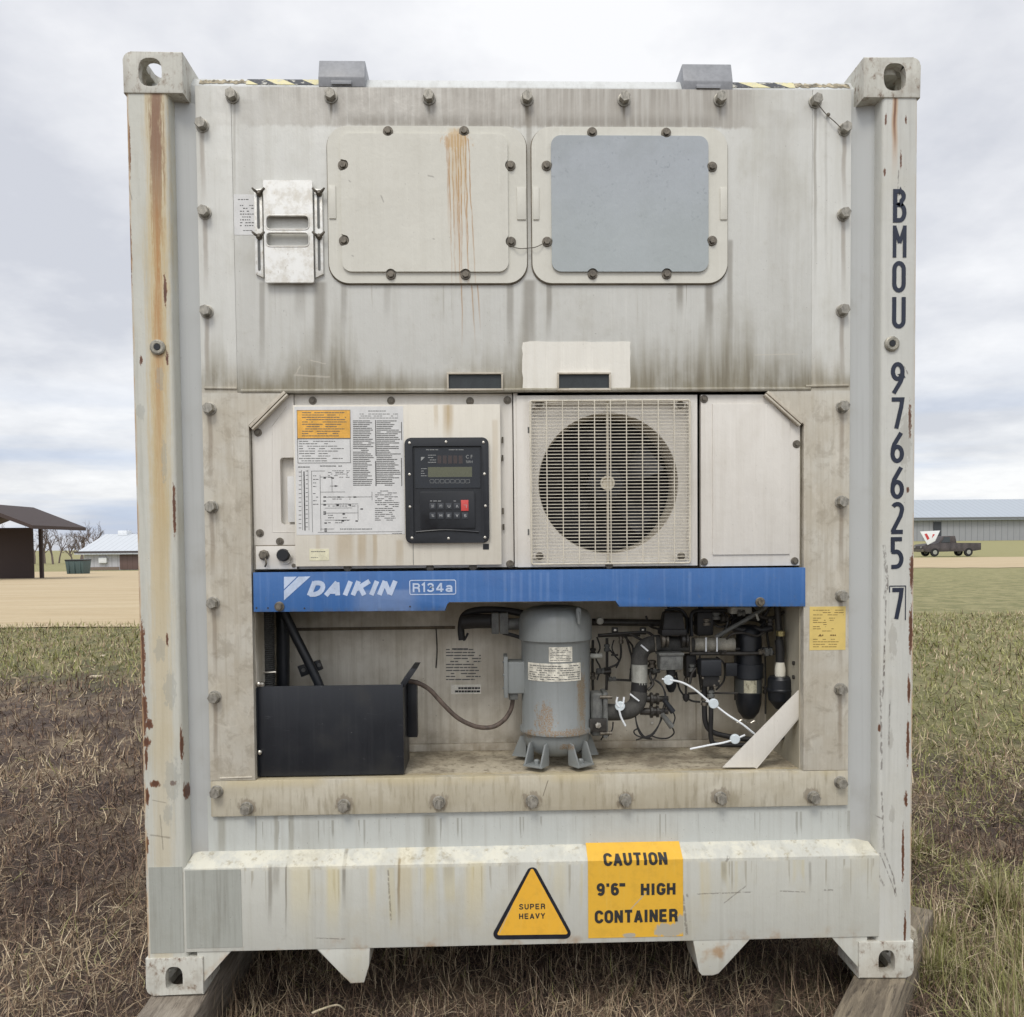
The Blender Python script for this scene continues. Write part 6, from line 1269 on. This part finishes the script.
# white plastic tag seals with their straps hanging on the pipes
def seal(label, at, tail, Y, grp='white round seals on the tubing'):
    o = thing('tag_seal', P(at[0], at[1], Y), label, 'seal', grp); c = P(at[0], at[1], Y)
    G().lathe([(0.001, -0.006), (0.0145, -0.006), (0.0165, -0.003), (0.0165, 0.004), (0.012, 0.006)], c, (0.15, 1, 0.1), 20).build('seal_disc', plain('seal_white', rgb(216, 226, 230), 0.35, 0, 0.03), o)
    for tl in tail: G().tube([P(*q) for q in tl], px(tl and 1.05, Y), 8).build('strap', WHITEP, o)
seal('white round seal on the black bent sleeve right of the compressor, short strap dangling', (620, 706), [[(617.5, 697, .15), (616.5, 703, .15), (619, 707, .15)], [(624, 697, .15), (623.5, 702, .15), (622, 707, .15)], [(619, 709, .15), (621, 717, .15), (625.5, 726, .15)]], 0.155)
seal('white round seal under the left grey valve box with a long strap curving right', (668.5, 680), [[(662, 679, .14), (668, 680, .14)], [(670, 680, .135), (682, 682.5, .13), (694, 689, .12), (705, 698, .12), (710, 702, .12)]], 0.14)
seal('white round seal midway on the long strap below the right black valve box', (713.5, 703.5), [[(706, 701, .12), (713, 703, .12)], [(715, 705, .12), (728, 715, .11), (742, 724, .105), (757, 736, .11)]], 0.12)
seal('white round seal lying lowest near the bay floor beside the diagonal brace', (735, 739), [[(745, 735, .12), (738, 738, .12)], [(733, 740, .12), (722, 743, .12), (710, 745, .13), (690, 749, .14)]], 0.12)

# ------------------------------------------------------------------ ground, yard, grass
def sstep(x, a, b):
    t = min(1, max(0, (x-a)/(b-a))); return t*t*(3-2*t)
def terr(x, y):
    t = min(1.0, max(0.0, (y-22)/118)); s_ = sstep(x, -22, 22); t2 = min(1.0, max(0.0, (y-82)/68))
    z = t*(-2.0)*(1-s_)+t2*1.5*s_
    r = math.hypot(x, y)
    if r < 60: z += 0.03*mnoise.noise(Vector((x*0.35, y*0.35, 0)))*(1-r/60)
    return z
def sheet(name, xs, ys, mat, dz=0.0, mask=None, edge=None):
    bm = bmesh.new(); V = {}
    for i, x in enumerate(xs):
        for j, y in enumerate(ys):
            yy = y if edge is None else edge(x, j/(len(ys)-1)); V[i, j] = bm.verts.new((x, yy, terr(x, yy)+dz))
    for i in range(len(xs)-1):
        for j in range(len(ys)-1): bm.faces.new((V[i, j], V[i+1, j], V[i+1, j+1], V[i, j+1]))
    me = bpy.data.meshes.new(name); bm.to_mesh(me); bm.free(); me.materials.append(mat)
    me.polygons.foreach_set('use_smooth', [True]*len(me.polygons)); o = bpy.data.objects.new(name, me); COL.objects.link(o); ORG[o.name] = Vector(); return o
def geo(a, b, n, p=2.0): return [a+(b-a)*(k/n)**p for k in range(n+1)]
XS = sorted(set([-x for x in geo(0, 900, 70, 2.6)]+geo(0, 900, 70, 2.6))); YS = [-40, -20, -10, -6]+[-4+0.25*k for k in range(0, 80)]+geo(16, 1500, 70, 2.4)
def ground_mat():
    t = MT('dead_grass_ground', 0.95)
    big = t.noise(0.55, 0.30, 0.5, 5, 0.6); mid = t.noise(2.6, 1.6, 1, 6, 0.65, (3, 1, 0), 0.8); fine = t.noise(38, 30, 30, 6, 0.75, (1, 1, 1), 1.0)
    c = t.mix(t.ss(mid, 0.42, 0.62), rgb(96, 82, 74), rgb(138, 120, 100)); c = t.mix(t.mul(t.ss(mid, 0.54, 0.66), t.ss(fine, 0.35, 0.6), 0.8), c, rgb(176, 160, 132))
    wob = t.M('MULTIPLY', t.M('SUBTRACT', big, 0.5), 7)
    yl = t.M('ADD', t.y, wob)                             # green band beyond the worn ground
    grn = t.ss(yl, 6.5, 9.5); left = t.ss(t.x, 0.0, -2.0)
    g1 = t.mix(t.ss(mid, 0.4, 0.62), rgb(112, 112, 76), rgb(152, 142, 102))
    right = t.ss(t.M('ADD', t.y, t.M('MULTIPLY', wob, 0.4)), 2.4, 5.0); far_r = t.ss(t.x, 0.0, 1.5)
    g2 = t.mix(t.ss(mid, 0.38, 0.62), rgb(128, 127, 84), rgb(160, 153, 110))
    c = t.mix(t.mul(grn, left), c, g1); c = t.mix(t.mul(t.ss(yl, 2.4, 4.6), far_r), c, g2)
    cl_ = t.mul(t.ss(mid, 0.46, 0.56), far_r, t.ss(t.y, 1.8, 0.2), 0.7); c = t.mix(cl_, c, rgb(112, 112, 78))
    c = t.mix(t.mul(t.ss(fine, 0.52, 0.7), 0.5), c, rgb(60, 50, 42)); c = t.mix(t.mul(t.ss(fine, 0.28, 0.42, 1, 0), 0.35), c, rgb(176, 164, 132))
    far = t.ss(t.y, 20, 60); c = t.mix(t.mul(far, 0.75), c, rgb(150, 145, 100))
    return t.done(c, 0.95, t.M('ADD', fine, t.M('MULTIPLY', mid, 2)), 0.9, 0.04)
ground = tag(sheet('ground', XS, YS, ground_mat()), kind='structure')
def yard_mat():
    t = MT('gravel', 0.95); m = t.noise(0.12, 0.9, 1, 6, 0.65); f = t.noise(9, 9, 9, 5, 0.75); f2 = t.noise(1.6, 2.4, 1, 5, 0.7, (7, 1, 1))
    c = t.mix(t.ss(m, 0.3, 0.7), rgb(180, 160, 126), rgb(192, 175, 143)); c = t.mix(t.mul(t.ss(f2, 0.5, 0.68), 0.5), c, rgb(174, 156, 124)); c = t.mix(t.mul(t.ss(f, 0.5, 0.7), 0.4), c, rgb(160, 146, 120))
    return t.done(c, 0.95, f, 0.5, 0.02)
def yedge(x, f):
    n = 0.9*mnoise.noise(Vector((x*0.22, 0, 3)))+0.35*mnoise.noise(Vector((x*1.1, 5, 3)))
    near = 14.6+sstep(x, 0, 16)*30+n*(1+sstep(x, 0, 16)*1.5); far = 118-sstep(x, 0, 30)*44+2*n
    return near+(far-near)*f**1.5
tag(sheet('gravel_yard', [-170+1.0*k for k in range(150)]+[-20+0.2*k for k in range(100)]+[0+1.0*k for k in range(171)], [k/60 for k in range(61)], yard_mat(), 0.02, None, yedge), kind='structure')

# blades: matted dead grass near the container, greener clumps at the right
def blades(name, n, sampler, colours, seed, hmin, hmax, lie, wd, mat, label, cat):
    r = np.random.default_rng(seed); x, y = sampler(r, n); n = len(x)
    h = r.uniform(hmin, hmax, n)*r.uniform(0.6, 1.4, n); az = r.uniform(0, 2*np.pi, n); ln_ = np.clip(r.normal(lie, 0.28, n), 0.02, 1.35)
    D = np.hypot(x-CAM.x, y-CAM.y); w_ = wd*(0.7+0.6*r.random(n))*np.clip(D/3.2, 0.8, 4)
    curl = r.uniform(-1.1, 1.3, n); K = 4; P3 = np.zeros((n, K, 3)); a = ln_.copy(); p = np.stack([x, y, np.zeros(n)], 1); az2 = az.copy()
    for k in range(K):
        P3[:, k] = p; st = h/(K-1)
        p = p+np.stack([np.cos(az2)*np.sin(a)*st, np.sin(az2)*np.sin(a)*st, np.cos(a)*st], 1); a = np.clip(a+curl*0.5, -0.2, 1.75); az2 = az2+r.normal(0, 0.35, n)
    zt = np.array([terr(a_, b_) for a_, b_ in zip(x, y)]); P3[:, :, 2] += zt[:, None]-0.004; P3[:, :, 2] = np.maximum(P3[:, :, 2], zt[:, None]-0.002+0.012*r.random((n, 1)))
    side = np.stack([-np.sin(az), np.cos(az), r.normal(0, .3, n)], 1); side /= np.linalg.norm(side, axis=1)[:, None]; tap = np.array([1, 0.9, 0.65, 0.12])
    Lf = P3-side[:, None]*(w_[:, None]*tap)[..., None]/2; Rt = P3+side[:, None]*(w_[:, None]*tap)[..., None]/2
    V = np.stack([Lf, Rt], 2).reshape(n*K*2, 3); base = (np.arange(n)*K*2)[:, None]; q = []
    for k in range(K-1): q.append(np.concatenate([base+2*k, base+2*k+1, base+2*k+3, base+2*k+2], 1))
    F = np.stack(q, 1).reshape(-1, 4); me = bpy.data.meshes.new(name)
    me.vertices.add(len(V)); me.vertices.foreach_set('co', V.astype(np.float32).ravel()); me.loops.add(len(F)*4); me.loops.foreach_set('vertex_index', F.astype(np.int32).ravel())
    me.polygons.add(len(F)); me.polygons.foreach_set('loop_start', np.arange(len(F), dtype=np.int32)*4); me.polygons.foreach_set('use_smooth', np.ones(len(F), bool))
    ci = colours(r, x, y); col = np.repeat(np.concatenate([ci, np.ones((n, 1))], 1)[:, None], K*2, 1).reshape(-1, 4)
    at = me.color_attributes.new('tone', 'FLOAT_COLOR', 'POINT'); at.data.foreach_set('color', col.astype(np.float32).ravel())
    me.update(calc_edges=True); me.validate(); me.materials.append(mat); o = bpy.data.objects.new(name, me); COL.objects.link(o); return tag(o, label, cat, None, 'stuff')
bm_ = bpy.data.materials.new('grass_blades'); bm_.use_nodes = True; _b = bm_.node_tree.nodes['Principled BSDF']; _b.inputs['Roughness'].default_value = 0.8; _b.inputs['Specular IOR Level'].default_value = 0.2
_a = bm_.node_tree.nodes.new('ShaderNodeAttribute'); _a.attribute_name = 'tone'; bm_.node_tree.links.new(_a.outputs['Color'], _b.inputs['Base Color'])
def nz(x, y, s_, o): return np.array([mnoise.noise(Vector((a*s_+o, b*s_, o*0.7))) for a, b in zip(x, y)])
PAL = np.array([lin3 for lin3 in [rgb(*c)[:3] for c in ((108, 90, 78), (88, 72, 64), (136, 114, 95), (160, 140, 115), (188, 170, 142), (206, 190, 162), (112, 114, 68), (142, 142, 90), (172, 168, 124), (58, 46, 40))]])
def pick(r, w_): w_ = w_/w_.sum(1, keepdims=True); c = w_.cumsum(1); k = (r.random((len(w_), 1)) > c).sum(1).clip(0, 9); return PAL[k]*(0.8+0.4*r.random((len(w_), 1)))
def col_dead(r, x, y):
    p = nz(x, y, 1.1, 3)+0.6*nz(x, y, 3.1, 8); q = np.clip((p+0.15)*1.6, 0, 1)[:, None]
    grn = np.clip((x-1.0)/0.8, 0, 1)[:, None]*np.clip(0.55+nz(x, y, 1.6, 20)*1.8, 0, 1)[:, None]*0.8
    gl = (np.clip((-x-0.8)/1, 0, 1)*np.clip((y-6.2)/2.0, 0, 1))[:, None]*0.75
    gl = np.maximum(gl, (np.clip((x-0.8)/.5, 0, 1)*np.clip((y-2.0+nz(x, y, .7, 31))/1.5, 0, 1))[:, None]*0.92); gl = np.maximum(gl, (np.clip((-x-0.8)/1, 0, 1)*np.clip((y-6.6)/1.6, 0, 1))[:, None]*0.92)
    dark = np.array([5, 4, 3.4, 1.6, .7, .2, 0, 0, 0, 3.]); pale = np.array([1.5, .8, 2.5, 3.2, 3, 1.6, 0, .2, .3, .6]); gr = np.array([.3, .15, .5, 1.2, 1.0, .5, 3.2, 3.6, 2, .1])
    w_ = dark*(1-q)+pale*q; g_ = np.maximum(grn, gl); return pick(r, w_*(1-g_)+gr*g_)
def s_near(r, n):
    y = -1.1+np.abs(r.normal(0, 1, n))*2.6; x = r.uniform(-1, 1, n)*(1.9+0.62*(y+1.2)+0.6); k = (y < 11); x, y = x[k], y[k]
    keep = ~((np.abs(x) < 1.1) & (y > 1.5)) ; return x[keep], y[keep]
blades('dead_grass', 120000, s_near, col_dead, 1, 0.05, 0.13, 0.95, 0.0028, bm_, 'matted brown dead grass covering the ground round the container', 'grass')
def s_far(r, n):
    y = 2.5+12.8*r.random(n)**0.8; x = np.where(r.random(n) < 0.5, -1, 1)*(1.2+r.random(n)*(1.2+0.62*(y+2.7))); return x, y
blades('meadow_grass', 45000, s_far, col_dead, 2, 0.06, 0.14, 0.75, 0.0032, bm_, 'short tufted grass turning green farther from the container', 'grass')
def s_stalk(r, n):
    c = r.uniform(-1.3, 1.9, (140, 1)); cy_ = r.uniform(-0.35, 0.9, (140, 1)); k = r.integers(0, 140, n); x = c[k, 0]+r.normal(0, .05, n); y = cy_[k, 0]+r.normal(0, .05, n)
    keep = (y > 0.03) | (y < -0.02); return x[keep], y[keep]
blades('dry_stalks', 2600, s_stalk, lambda r, x, y: pick(r, np.tile(np.array([2, 1.5, 3, 3, 2, 1.2, .2, .3, .3, 1.5]), (len(x), 1))), 3, 0.08, 0.18, 0.6, 0.0022, bm_, 'upright dry stalks standing under and before the container', 'dry weeds')
def s_clump(r, n):
    cx_ = np.array([1.45, 1.62, 1.55, 1.8, 1.7, 2.0, 1.5, 1.9, 1.42, 2.2]); cy_ = np.array([-0.15, 0.1, 0.5, 0.3, -0.25, 0.8, 1.0, 1.5, 0.25, 0.2]); k = r.integers(0, 10, n); rad = np.abs(r.normal(0, .09, n)); a = r.uniform(0, 6.28, n); return cx_[k]+rad*np.cos(a), cy_[k]+rad*np.sin(a)
blades('green_clumps', 6500, s_clump, lambda r, x, y: pick(r, np.tile(np.array([.2, .2, .5, 1.2, 1.8, 1.8, 3.0, 4.2, 4, .1]), (len(x), 1))), 4, 0.10, 0.21, 0.75, 0.0034, bm_, 'long green and straw coloured grass clumps right of the corner post', 'grass')

# timbers under the corner castings
def wood(name, c1, c2, ang=0.0):
    t = MT(name, 0.85); rn = t.t.nodes.new('ShaderNodeMapping'); rn.inputs['Rotation'].default_value = (0, 0, ang); t.t.links.new(t.pos, rn.inputs[0]); t.pos = rn.outputs[0]; g1 = t.noise(26, 3.0, 26, 6, 0.7, (1, 0, 0), 0.6); g2 = t.noise(90, 8, 90, 4, 0.7); m = t.noise(5, 3, 5, 4)
    c = t.mix(t.ss(g1, 0.36, 0.66), c1, c2); c = t.mix(t.mul(t.ss(g2, 0.52, 0.68), 0.8), c, rgb(70, 62, 54)); c = t.mix(t.mul(t.ss(m, 0.5, 0.7), 0.5), c, rgb(184, 176, 162)); return t.done(c, 0.88, t.M('ADD', g1, g2), 0.8, 0.01)
WOOD = wood('weathered_timber', rgb(112, 102, 90), rgb(154, 144, 130))
def timber(pts, z0, z1, label, mat=None):
    lo = [(p[0], p[1], z0) for p in pts]; hi = [(p[0], p[1], z1) for p in pts]; g = G(); g.hull(lo, hi, 0.008)
    bmesh.ops.subdivide_edges(g.bm, edges=[e for e in g.bm.edges if e.calc_length() > 0.3], cuts=14)
    for v in g.bm.verts: v.co += Vector((mnoise.noise(v.co*4), 0, 0.5*mnoise.noise(v.co*5)-0.5))*0.006
    return tag(g.build('timber_beam', mat or WOOD, None, angle=40), label, 'timber', 'timbers carrying the container')
zt = Z0-0.001
a, b, c2 = PZ(148, 998, zt), PZ(132, 1017, zt), PZ(199, 999, zt)
dL = Vector((a.x-b.x, a.y-b.y)).normalized(); dL = Vector((0.0, 1.0)); x_a = PZ(150, 998, zt).x-0.005; x_b = x_a+0.175
timber([(x_a, -0.75), (x_b, -0.75), (x_b, 0.95), (x_a, 0.95)], -0.04, zt, 'weathered grey timber under the casting with the darker grey patch above')
a, b, c2 = PZ(853, 976, zt), PZ(832, 1017, zt), PZ(907, 978, zt)
d = Vector((a.x-b.x, a.y-b.y)).normalized(); n_ = Vector((d.y, -d.x)); wdt = abs((Vector((c2.x, c2.y))-Vector((a.x, a.y))).dot(n_)); s0 = Vector((a.x, a.y))-d*0.6; s1 = Vector((a.x, a.y))+d*0.7
timber([tuple(s0), tuple(s0+n_*wdt), tuple(s1+n_*wdt), tuple(s1)], -0.04, zt, 'weathered brown timber under the casting of the post with painted letters', wood('brown_timber', rgb(104, 94, 80), rgb(146, 134, 114), math.atan2(d.x, d.y)))
g = G(); g.hull([PP([(909, 968)], 0.22)[0][:1]+(0.2, -0.02)]*0 or [(1.15, 0.20, -0.03), (P(921, 950, 0.2).x, 0.20, -0.03), (P(921, 950, 0.2).x, 0.42, -0.03), (1.15, 0.42, -0.03)],
                 [(1.15, 0.20, P(915, 928, .2).z), (P(918, 931, 0.2).x, 0.20, P(918, 931, .2).z), (P(918, 931, 0.2).x, 0.42, P(918, 931, .2).z), (1.15, 0.42, P(915, 928, .2).z)], 0.012)
bmesh.ops.subdivide_edges(g.bm, edges=[e for e in g.bm.edges if e.calc_length() > 0.15], cuts=6)
for v in g.bm.verts: v.co += Vector((mnoise.noise(v.co*6), mnoise.noise(v.co*7), mnoise.noise(v.co*5)))*0.008
BLK = tag(g.build('wooden_chock', wood('pale_timber', rgb(150, 142, 126), rgb(186, 178, 160)), None, angle=40), 'pale wooden chock behind the casting under the lettered post', 'wooden block')
# a bleached stick and litter scraps in the grass
def stick(pts, r, label, name='dry_twig'):
    q = []
    for u, v, zz in pts: p = PZ(u, v, zz); q.append(p)
    return tag(G().tube(q, [r, r*0.9, r*0.8, r*0.5][:len(q)], 6).build(name, plain(name+'_wood', rgb(196, 184, 156), 0.8, 0, 0.15), None), label, 'twig')
stick([(312, 1013, 0.05), (322, 1009, 0.06), (337, 1005, 0.08), (345, 1010, 0.05)], 0.004, 'bleached bent twig in the grass right of the first timber')
def scrap(u, v, sx, sy, label, name='wood_scrap'):
    p = PZ(u, v, 0.02); g = G(); g.box(p.x-sx/2, p.x+sx/2, p.y-sy/2, p.y+sy/2, terr(p.x, p.y)+0.012, terr(p.x, p.y)+0.035, 0.006)
    return tag(g.build(name, plain(name+'_pale', rgb(214, 200, 176), 0.8, 0, 0.12), None), label, 'scrap')
scrap(96, 677, 0.14, 0.03, 'pale splinter of wood lying at the edge of the green grass')
scrap(103, 656, 0.06, 0.05, 'small pale scrap in the green grass nearest the gravel')

# ------------------------------------------------------------------ buildings, trees and truck behind
def PG(u, D): p = P(u, 545, D); return p.x, D
ROOFW = plain('white_roof', rgb(222, 226, 230), 0.5, 0, 0.03, 0, 1); 
def ribbed(name, c, pitch, dk=0.82):
    t = MT(name, 0.55); k = t.M('FRACT', t.M('MULTIPLY', t.x, 1/pitch)); n = t.noise(1.5, 1.5, 0.6, 4)
    col = t.mix(t.mul(t.ss(k, 0.82, 0.92), 0.8), c, tuple(q*dk*0.8 for q in c[:3])+(1,)); col = t.mix(t.mul(t.ss(n, 0.4, 0.7), 0.3), col, tuple(q*dk for q in c[:3])+(1,)); return t.done(col)
def gable(name, x0, x1, y0, y1, zb, ze, zr, wall, roof, label, over=0.6):
    o = thing(name, ((x0+x1)/2, y0, zb), label, 'barn'); ym = (y0+y1)/2
    g = G(); A = [(x0, y0, zb), (x0, y0, ze), (x0, ym, zr-0.15), (x0, y1, ze), (x0, y1, zb)]; g.hull(A, [(x1, q[1], q[2]) for q in A]); g.build('wall', wall, o)
    for s_, yy in ((-1, y0-over), (1, y1+over)):
        g = G(); zo = ze-(zr-ze)*over/(ym-y0)
        g.hull([(x0-over, yy, zo), (x0-over, ym, zr), (x0-over, ym, zr+0.15), (x0-over, yy, zo+0.15)], [(x1+over, yy, zo), (x1+over, ym, zr), (x1+over, ym, zr+0.15), (x1+over, yy, zo+0.15)]); g.build('roof', roof, o)
    return o
Dl = 132.0
bz = terr(-70, Dl)
def zat(v, u, D): return P(u, v, D).z
xa = P(84, 560, Dl).x; zb_l = zat(569.5, 110, Dl); 
barn = gable('metal_barn', xa, xa+44, Dl, Dl+20, zb_l-0.3, zat(552.5, 110, Dl), zat(535, 115, Dl+10), ribbed('barn_grey_wall', rgb(186, 186, 192), 0.9), ribbed('barn_white_roof', rgb(196, 201, 206), 0.9, 0.93), 'grey metal barn with white roof and brown sliding door beyond the gravel', 1.0)
x0, x1, z0, z1 = RC(119.8, 554.5, 137, 569.5, Dl-0.1); x1 = x0+9; G().box(x0, x1, Dl-0.15, Dl-0.02, z0, z1, 0.03).build('sliding_door', ribbed('barn_door_brown', rgb(104, 84, 80), 0.8), barn)
x0, x1, z0, z1 = RC(84, 567, 119, 570, Dl-0.1); G().box(x0, x1, Dl-0.08, Dl-0.02, z0, z1).build('wall_skirting', plain('skirting_brown', rgb(122, 108, 96), 0.7), barn)
x0, x1, z0, z1 = RC(99.5, 557.5, 107.5, 563, Dl-0.1); G().box(x0, x1, Dl-0.5, Dl-0.02, z0, z1, 0.08).build('wall_fan_box', plain('fan_box_white', rgb(226, 228, 230), 0.5), barn)
x0, x1, z0, z1 = RC(84, 551, 140, 553, Dl-1); G().box(xa-1, xa+45, Dl-1.08, Dl-0.98, z0, z1).build('eave_trim', plain('eave_dark', rgb(72, 66, 66), 0.6), barn)
x0, x1, z0, z1 = RC(119, 531.8, 128, 535.6, Dl+9.5); G().box(x0, x1, Dl+9, Dl+11, z0, z1+0.2, 0.1).build('roof_vent', ROOFW, barn)
# dark shelter whose eave corner shows at the far left, and a green skip beside it
Ds = 58.0
xe = P(86, 527, Ds+8).x; ze = zat(527.5, 84, Ds+8)
sh = thing('dark_shelter', (xe-4, Ds, terr(xe, Ds)), 'dark brown open shelter with a low pitched overhanging roof', 'shelter'); DB = plain('shelter_brown', rgb(62, 50, 48), 0.7)
g = G(); zr_ = ze+1.6; g.hull([(xe, Ds, ze), (xe-4, Ds, zr_), (xe-8, Ds, ze), (xe-8, Ds, ze-0.25), (xe-4, Ds, zr_-0.3), (xe, Ds, ze-0.25)], [(xe, Ds+8, ze), (xe-4, Ds+8, zr_), (xe-8, Ds+8, ze), (xe-8, Ds+8, ze-0.25), (xe-4, Ds+8, zr_-0.3), (xe, Ds+8, ze-0.25)]); g.build('roof', DB, sh)
for xx in (xe-7.4, xe-3.2):
    for yy in (Ds+0.4, Ds+7.4): G().box(xx-0.12, xx+0.12, yy-0.12, yy+0.12, terr(xx, yy)-0.2, ze+0.1).build('post', DB, sh)
G().box(xe-7.2, xe-3.6, Ds+6.9, Ds+7.1, terr(xe, Ds)-0.2, ze).build('back_wall', DB, sh)
Dk = 90.0; x0, x1, z0, z1 = RC(66, 559, 84, 576, Dk); sk = thing('waste_skip', ((x0+x1)/2, Dk, z0), 'dark green waste skip with a black lid standing before the grey barn', 'skip')
SKG = plain('skip_green', rgb(70, 88, 88), 0.6); G().hull([(x0+0.1, Dk, z0), (x1-0.1, Dk, z0), (x1-0.1, Dk+1.5, z0), (x0+0.1, Dk+1.5, z0)], [(x0, Dk-0.2, z1-0.2), (x1, Dk-0.2, z1-0.2), (x1, Dk+1.7, z1-0.2), (x0, Dk+1.7, z1-0.2)], 0.03).build('bin_body', SKG, sk)
G().box(x0-0.03, x1+0.03, Dk-0.25, Dk+1.75, z1-0.2, z1-0.05, 0.03).build('lid', BLACK, sk)
for k in range(3): G().box(x0+0.3+k*0.6, x0+0.38+k*0.6, Dk-0.22, Dk-0.02, z0+0.1, z1-0.25, 0.01).build('side_rib', SKG, sk)
# right barn
Dr = 150.0
xa = P(908, 540, Dr).x; zb_r = zat(541, 930, Dr)
rb = gable('machine_shed', xa, xa+34, Dr, Dr+22, zb_r-0.4, zat(518.5, 930, Dr), zat(500.5, 938, Dr+11), ribbed('shed_grey_wall', rgb(150, 152, 156), 1.1, 0.8), ribbed('shed_pale_roof', rgb(168, 176, 184), 1.1, 0.93), 'pale roofed grey metal shed behind the old pickup', 1.0)
x0, x1, z0, z1 = RC(933.5, 522, 941, 541, Dr-0.1); G().box(x0, x1, Dr-0.2, Dr-0.02, z0, z1).build('door', plain('shed_door_dark', rgb(58, 62, 68), 0.6), rb)
x0, x1, z0, z1 = RC(918, 517.5, 944, 519.3, Dr-1); G().box(xa-1, xa+35, Dr-1.1, Dr-1.0, z0, z1).build('eave_trim', plain('eave_grey', rgb(108, 110, 112), 0.6), rb)
# old pickup facing left with a tilted panel over its bonnet
Dt = 78.0; zb_t = zat(556.5, 938, Dt); ppm = 865/(Dt+2.7)
xf = P(923, 550, Dt).x
tk = thing('old_pickup', (xf+2.7, Dt, zb_t), 'dark rusty old pickup facing left before the machine shed', 'pickup truck')
TB = plain('rusty_truck_paint', rgb(72, 66, 66), 0.5, 0, 0.25, 0.2, 2); TR = plain('truck_tyre', rgb(34, 34, 36), 0.8)
def side_prof(pts, y0, y1, name, mat, bev=0.04): g = G(); g.prism([(xf+p[0], zb_t+p[1]) for p in pts], y0, y1, bev); return g.build(name, mat, tk)
side_prof([(0.0, 0.55), (0.0, 1.0), (0.25, 1.15), (1.6, 1.28), (3.2, 1.28), (5.6, 1.25), (5.6, 0.6), (4.9, 0.5), (1.9, 0.45), (0.4, 0.42)], Dt, Dt+1.9, 'body', TB)
side_prof([(1.55, 1.27), (2.0, 1.92), (3.15, 1.95), (3.3, 1.27)], Dt+0.12, Dt+1.78, 'cab', TB)
side_prof([(1.78, 1.32), (2.1, 1.84), (2.62, 1.86), (2.62, 1.32)], Dt+0.09, Dt+0.13, 'window', plain('truck_glass', rgb(60, 66, 70), 0.1), 0.0)
side_prof([(-0.12, 0.45), (-0.12, 0.68), (0.05, 0.7), (0.05, 0.45)], Dt-0.02, Dt+1.92, 'bumper', STEELD, 0.02)
G().lathe([(0.10, 0), (0.10, -0.04), (0.01, -0.05)], (xf, Dt+0.35, zb_t+0.88), (1, 0, 0), 12).build('headlight', LGREY, tk); G().lathe([(0.10, 0), (0.10, -0.04), (0.01, -0.05)], (xf, Dt+1.55, zb_t+0.88), (1, 0, 0), 12).build('headlight', LGREY, tk)
for wx in (1.15, 4.4):
    for wy in (Dt-0.02, Dt+1.68):
        wh = G().lathe([(0.2, 0.0), (0.38, 0.0), (0.40, 0.04), (0.40, 0.2), (0.38, 0.24), (0.2, 0.24)], (xf+wx, wy, zb_t+0.40), (0, 1, 0), 24).build('wheel', TR, tk)
        G().lathe([(0.20, -0.01), (0.19, 0.01), (0.06, 0.02), (0.05, -0.02), (0.001, -0.02)], (xf+wx, wy, zb_t+0.40), (0, 1, 0), 16).build('rim', LGREY, wh)
tp = thing('tilted_panel', (xf+0.6, Dt-0.1, zb_t+1.05), 'white panel with red marks propped upright over the bonnet of the old pickup', 'panel')
q = PP([(920, 531.5), (940, 530.5), (935, 541), (927.5, 545)], Dt-0.15); G().prism(q, Dt-0.18, Dt-0.12, 0.01).build('panel_sheet', WHITEP, tp)
q = PP([(924.5, 534), (927, 533.5), (929.5, 538.5), (927.5, 540)], Dt-0.2); g = G(); g.prism(q, Dt-0.2, Dt-0.18); g.prism(PP([(933, 534), (935, 534.5), (932, 538)], Dt-0.2), Dt-0.2, Dt-0.18); g.build('red_mark', plain('panel_red', rgb(190, 62, 60), 0.5), tp)
# bare trees beyond the yard
BARK = plain('bare_bark', rgb(112, 100, 96), 0.9, 0, 0.2)
def bare_tree(x, y, h, seed, label):
    r = random.Random(seed); zb = terr(x, y)-0.2; o = thing('bare_tree', (x, y, zb), label, 'tree', 'bare trees along the far field edge')
    tg, cg = G(), G()
    def grow(p, d, L, rad, lev):
        n = 3; pts = [p]; q = p.copy(); dd = d.copy()
        for k in range(n): dd = (dd+Vector((r.gauss(0, .14), r.gauss(0, .14), r.gauss(0.05, .08)))).normalized(); q = q+dd*L/n; pts.append(q.copy())
        (tg if lev == 0 else cg).tube(pts, [rad, rad*.85, rad*.7, rad*.5], 5 if lev < 2 else 3, sub=1, caps=False)
        if lev < 4:
            for k in range(4 if lev < 2 else 4):
                f = r.uniform(0.35, 1.0); b = pts[min(int(f*n), n-1)].lerp(pts[min(int(f*n)+1, n)], (f*n) % 1); a = r.uniform(0, 6.28); sp = r.uniform(0.45, 0.95); u = dd.orthogonal().normalized(); v = dd.cross(u)
                grow(b, (dd*math.cos(sp)+(u*math.cos(a)+v*math.sin(a))*math.sin(sp)+Vector((0, 0, .18))).normalized(), L*r.uniform(0.5, 0.68), rad*0.52, lev+1)
    grow(Vector((x, y, zb)), Vector((0, 0, 1)), h*0.42, h*0.02, 0); tg.build('trunk', BARK, o); cg.build('crown', BARK, o)
rt = random.Random(5)
for k in range(30):
    u = -90+k*8+rt.uniform(-4, 4); D = 196+rt.uniform(-14, 16); p = P(u, 545, D); h = (10.2 if u < 104 else 7.2)+rt.uniform(-1.2, 1.5)
    bare_tree(p.x, D, h*1.15, 30+k, 'bare leafless tree in the row behind the white roofed barn')
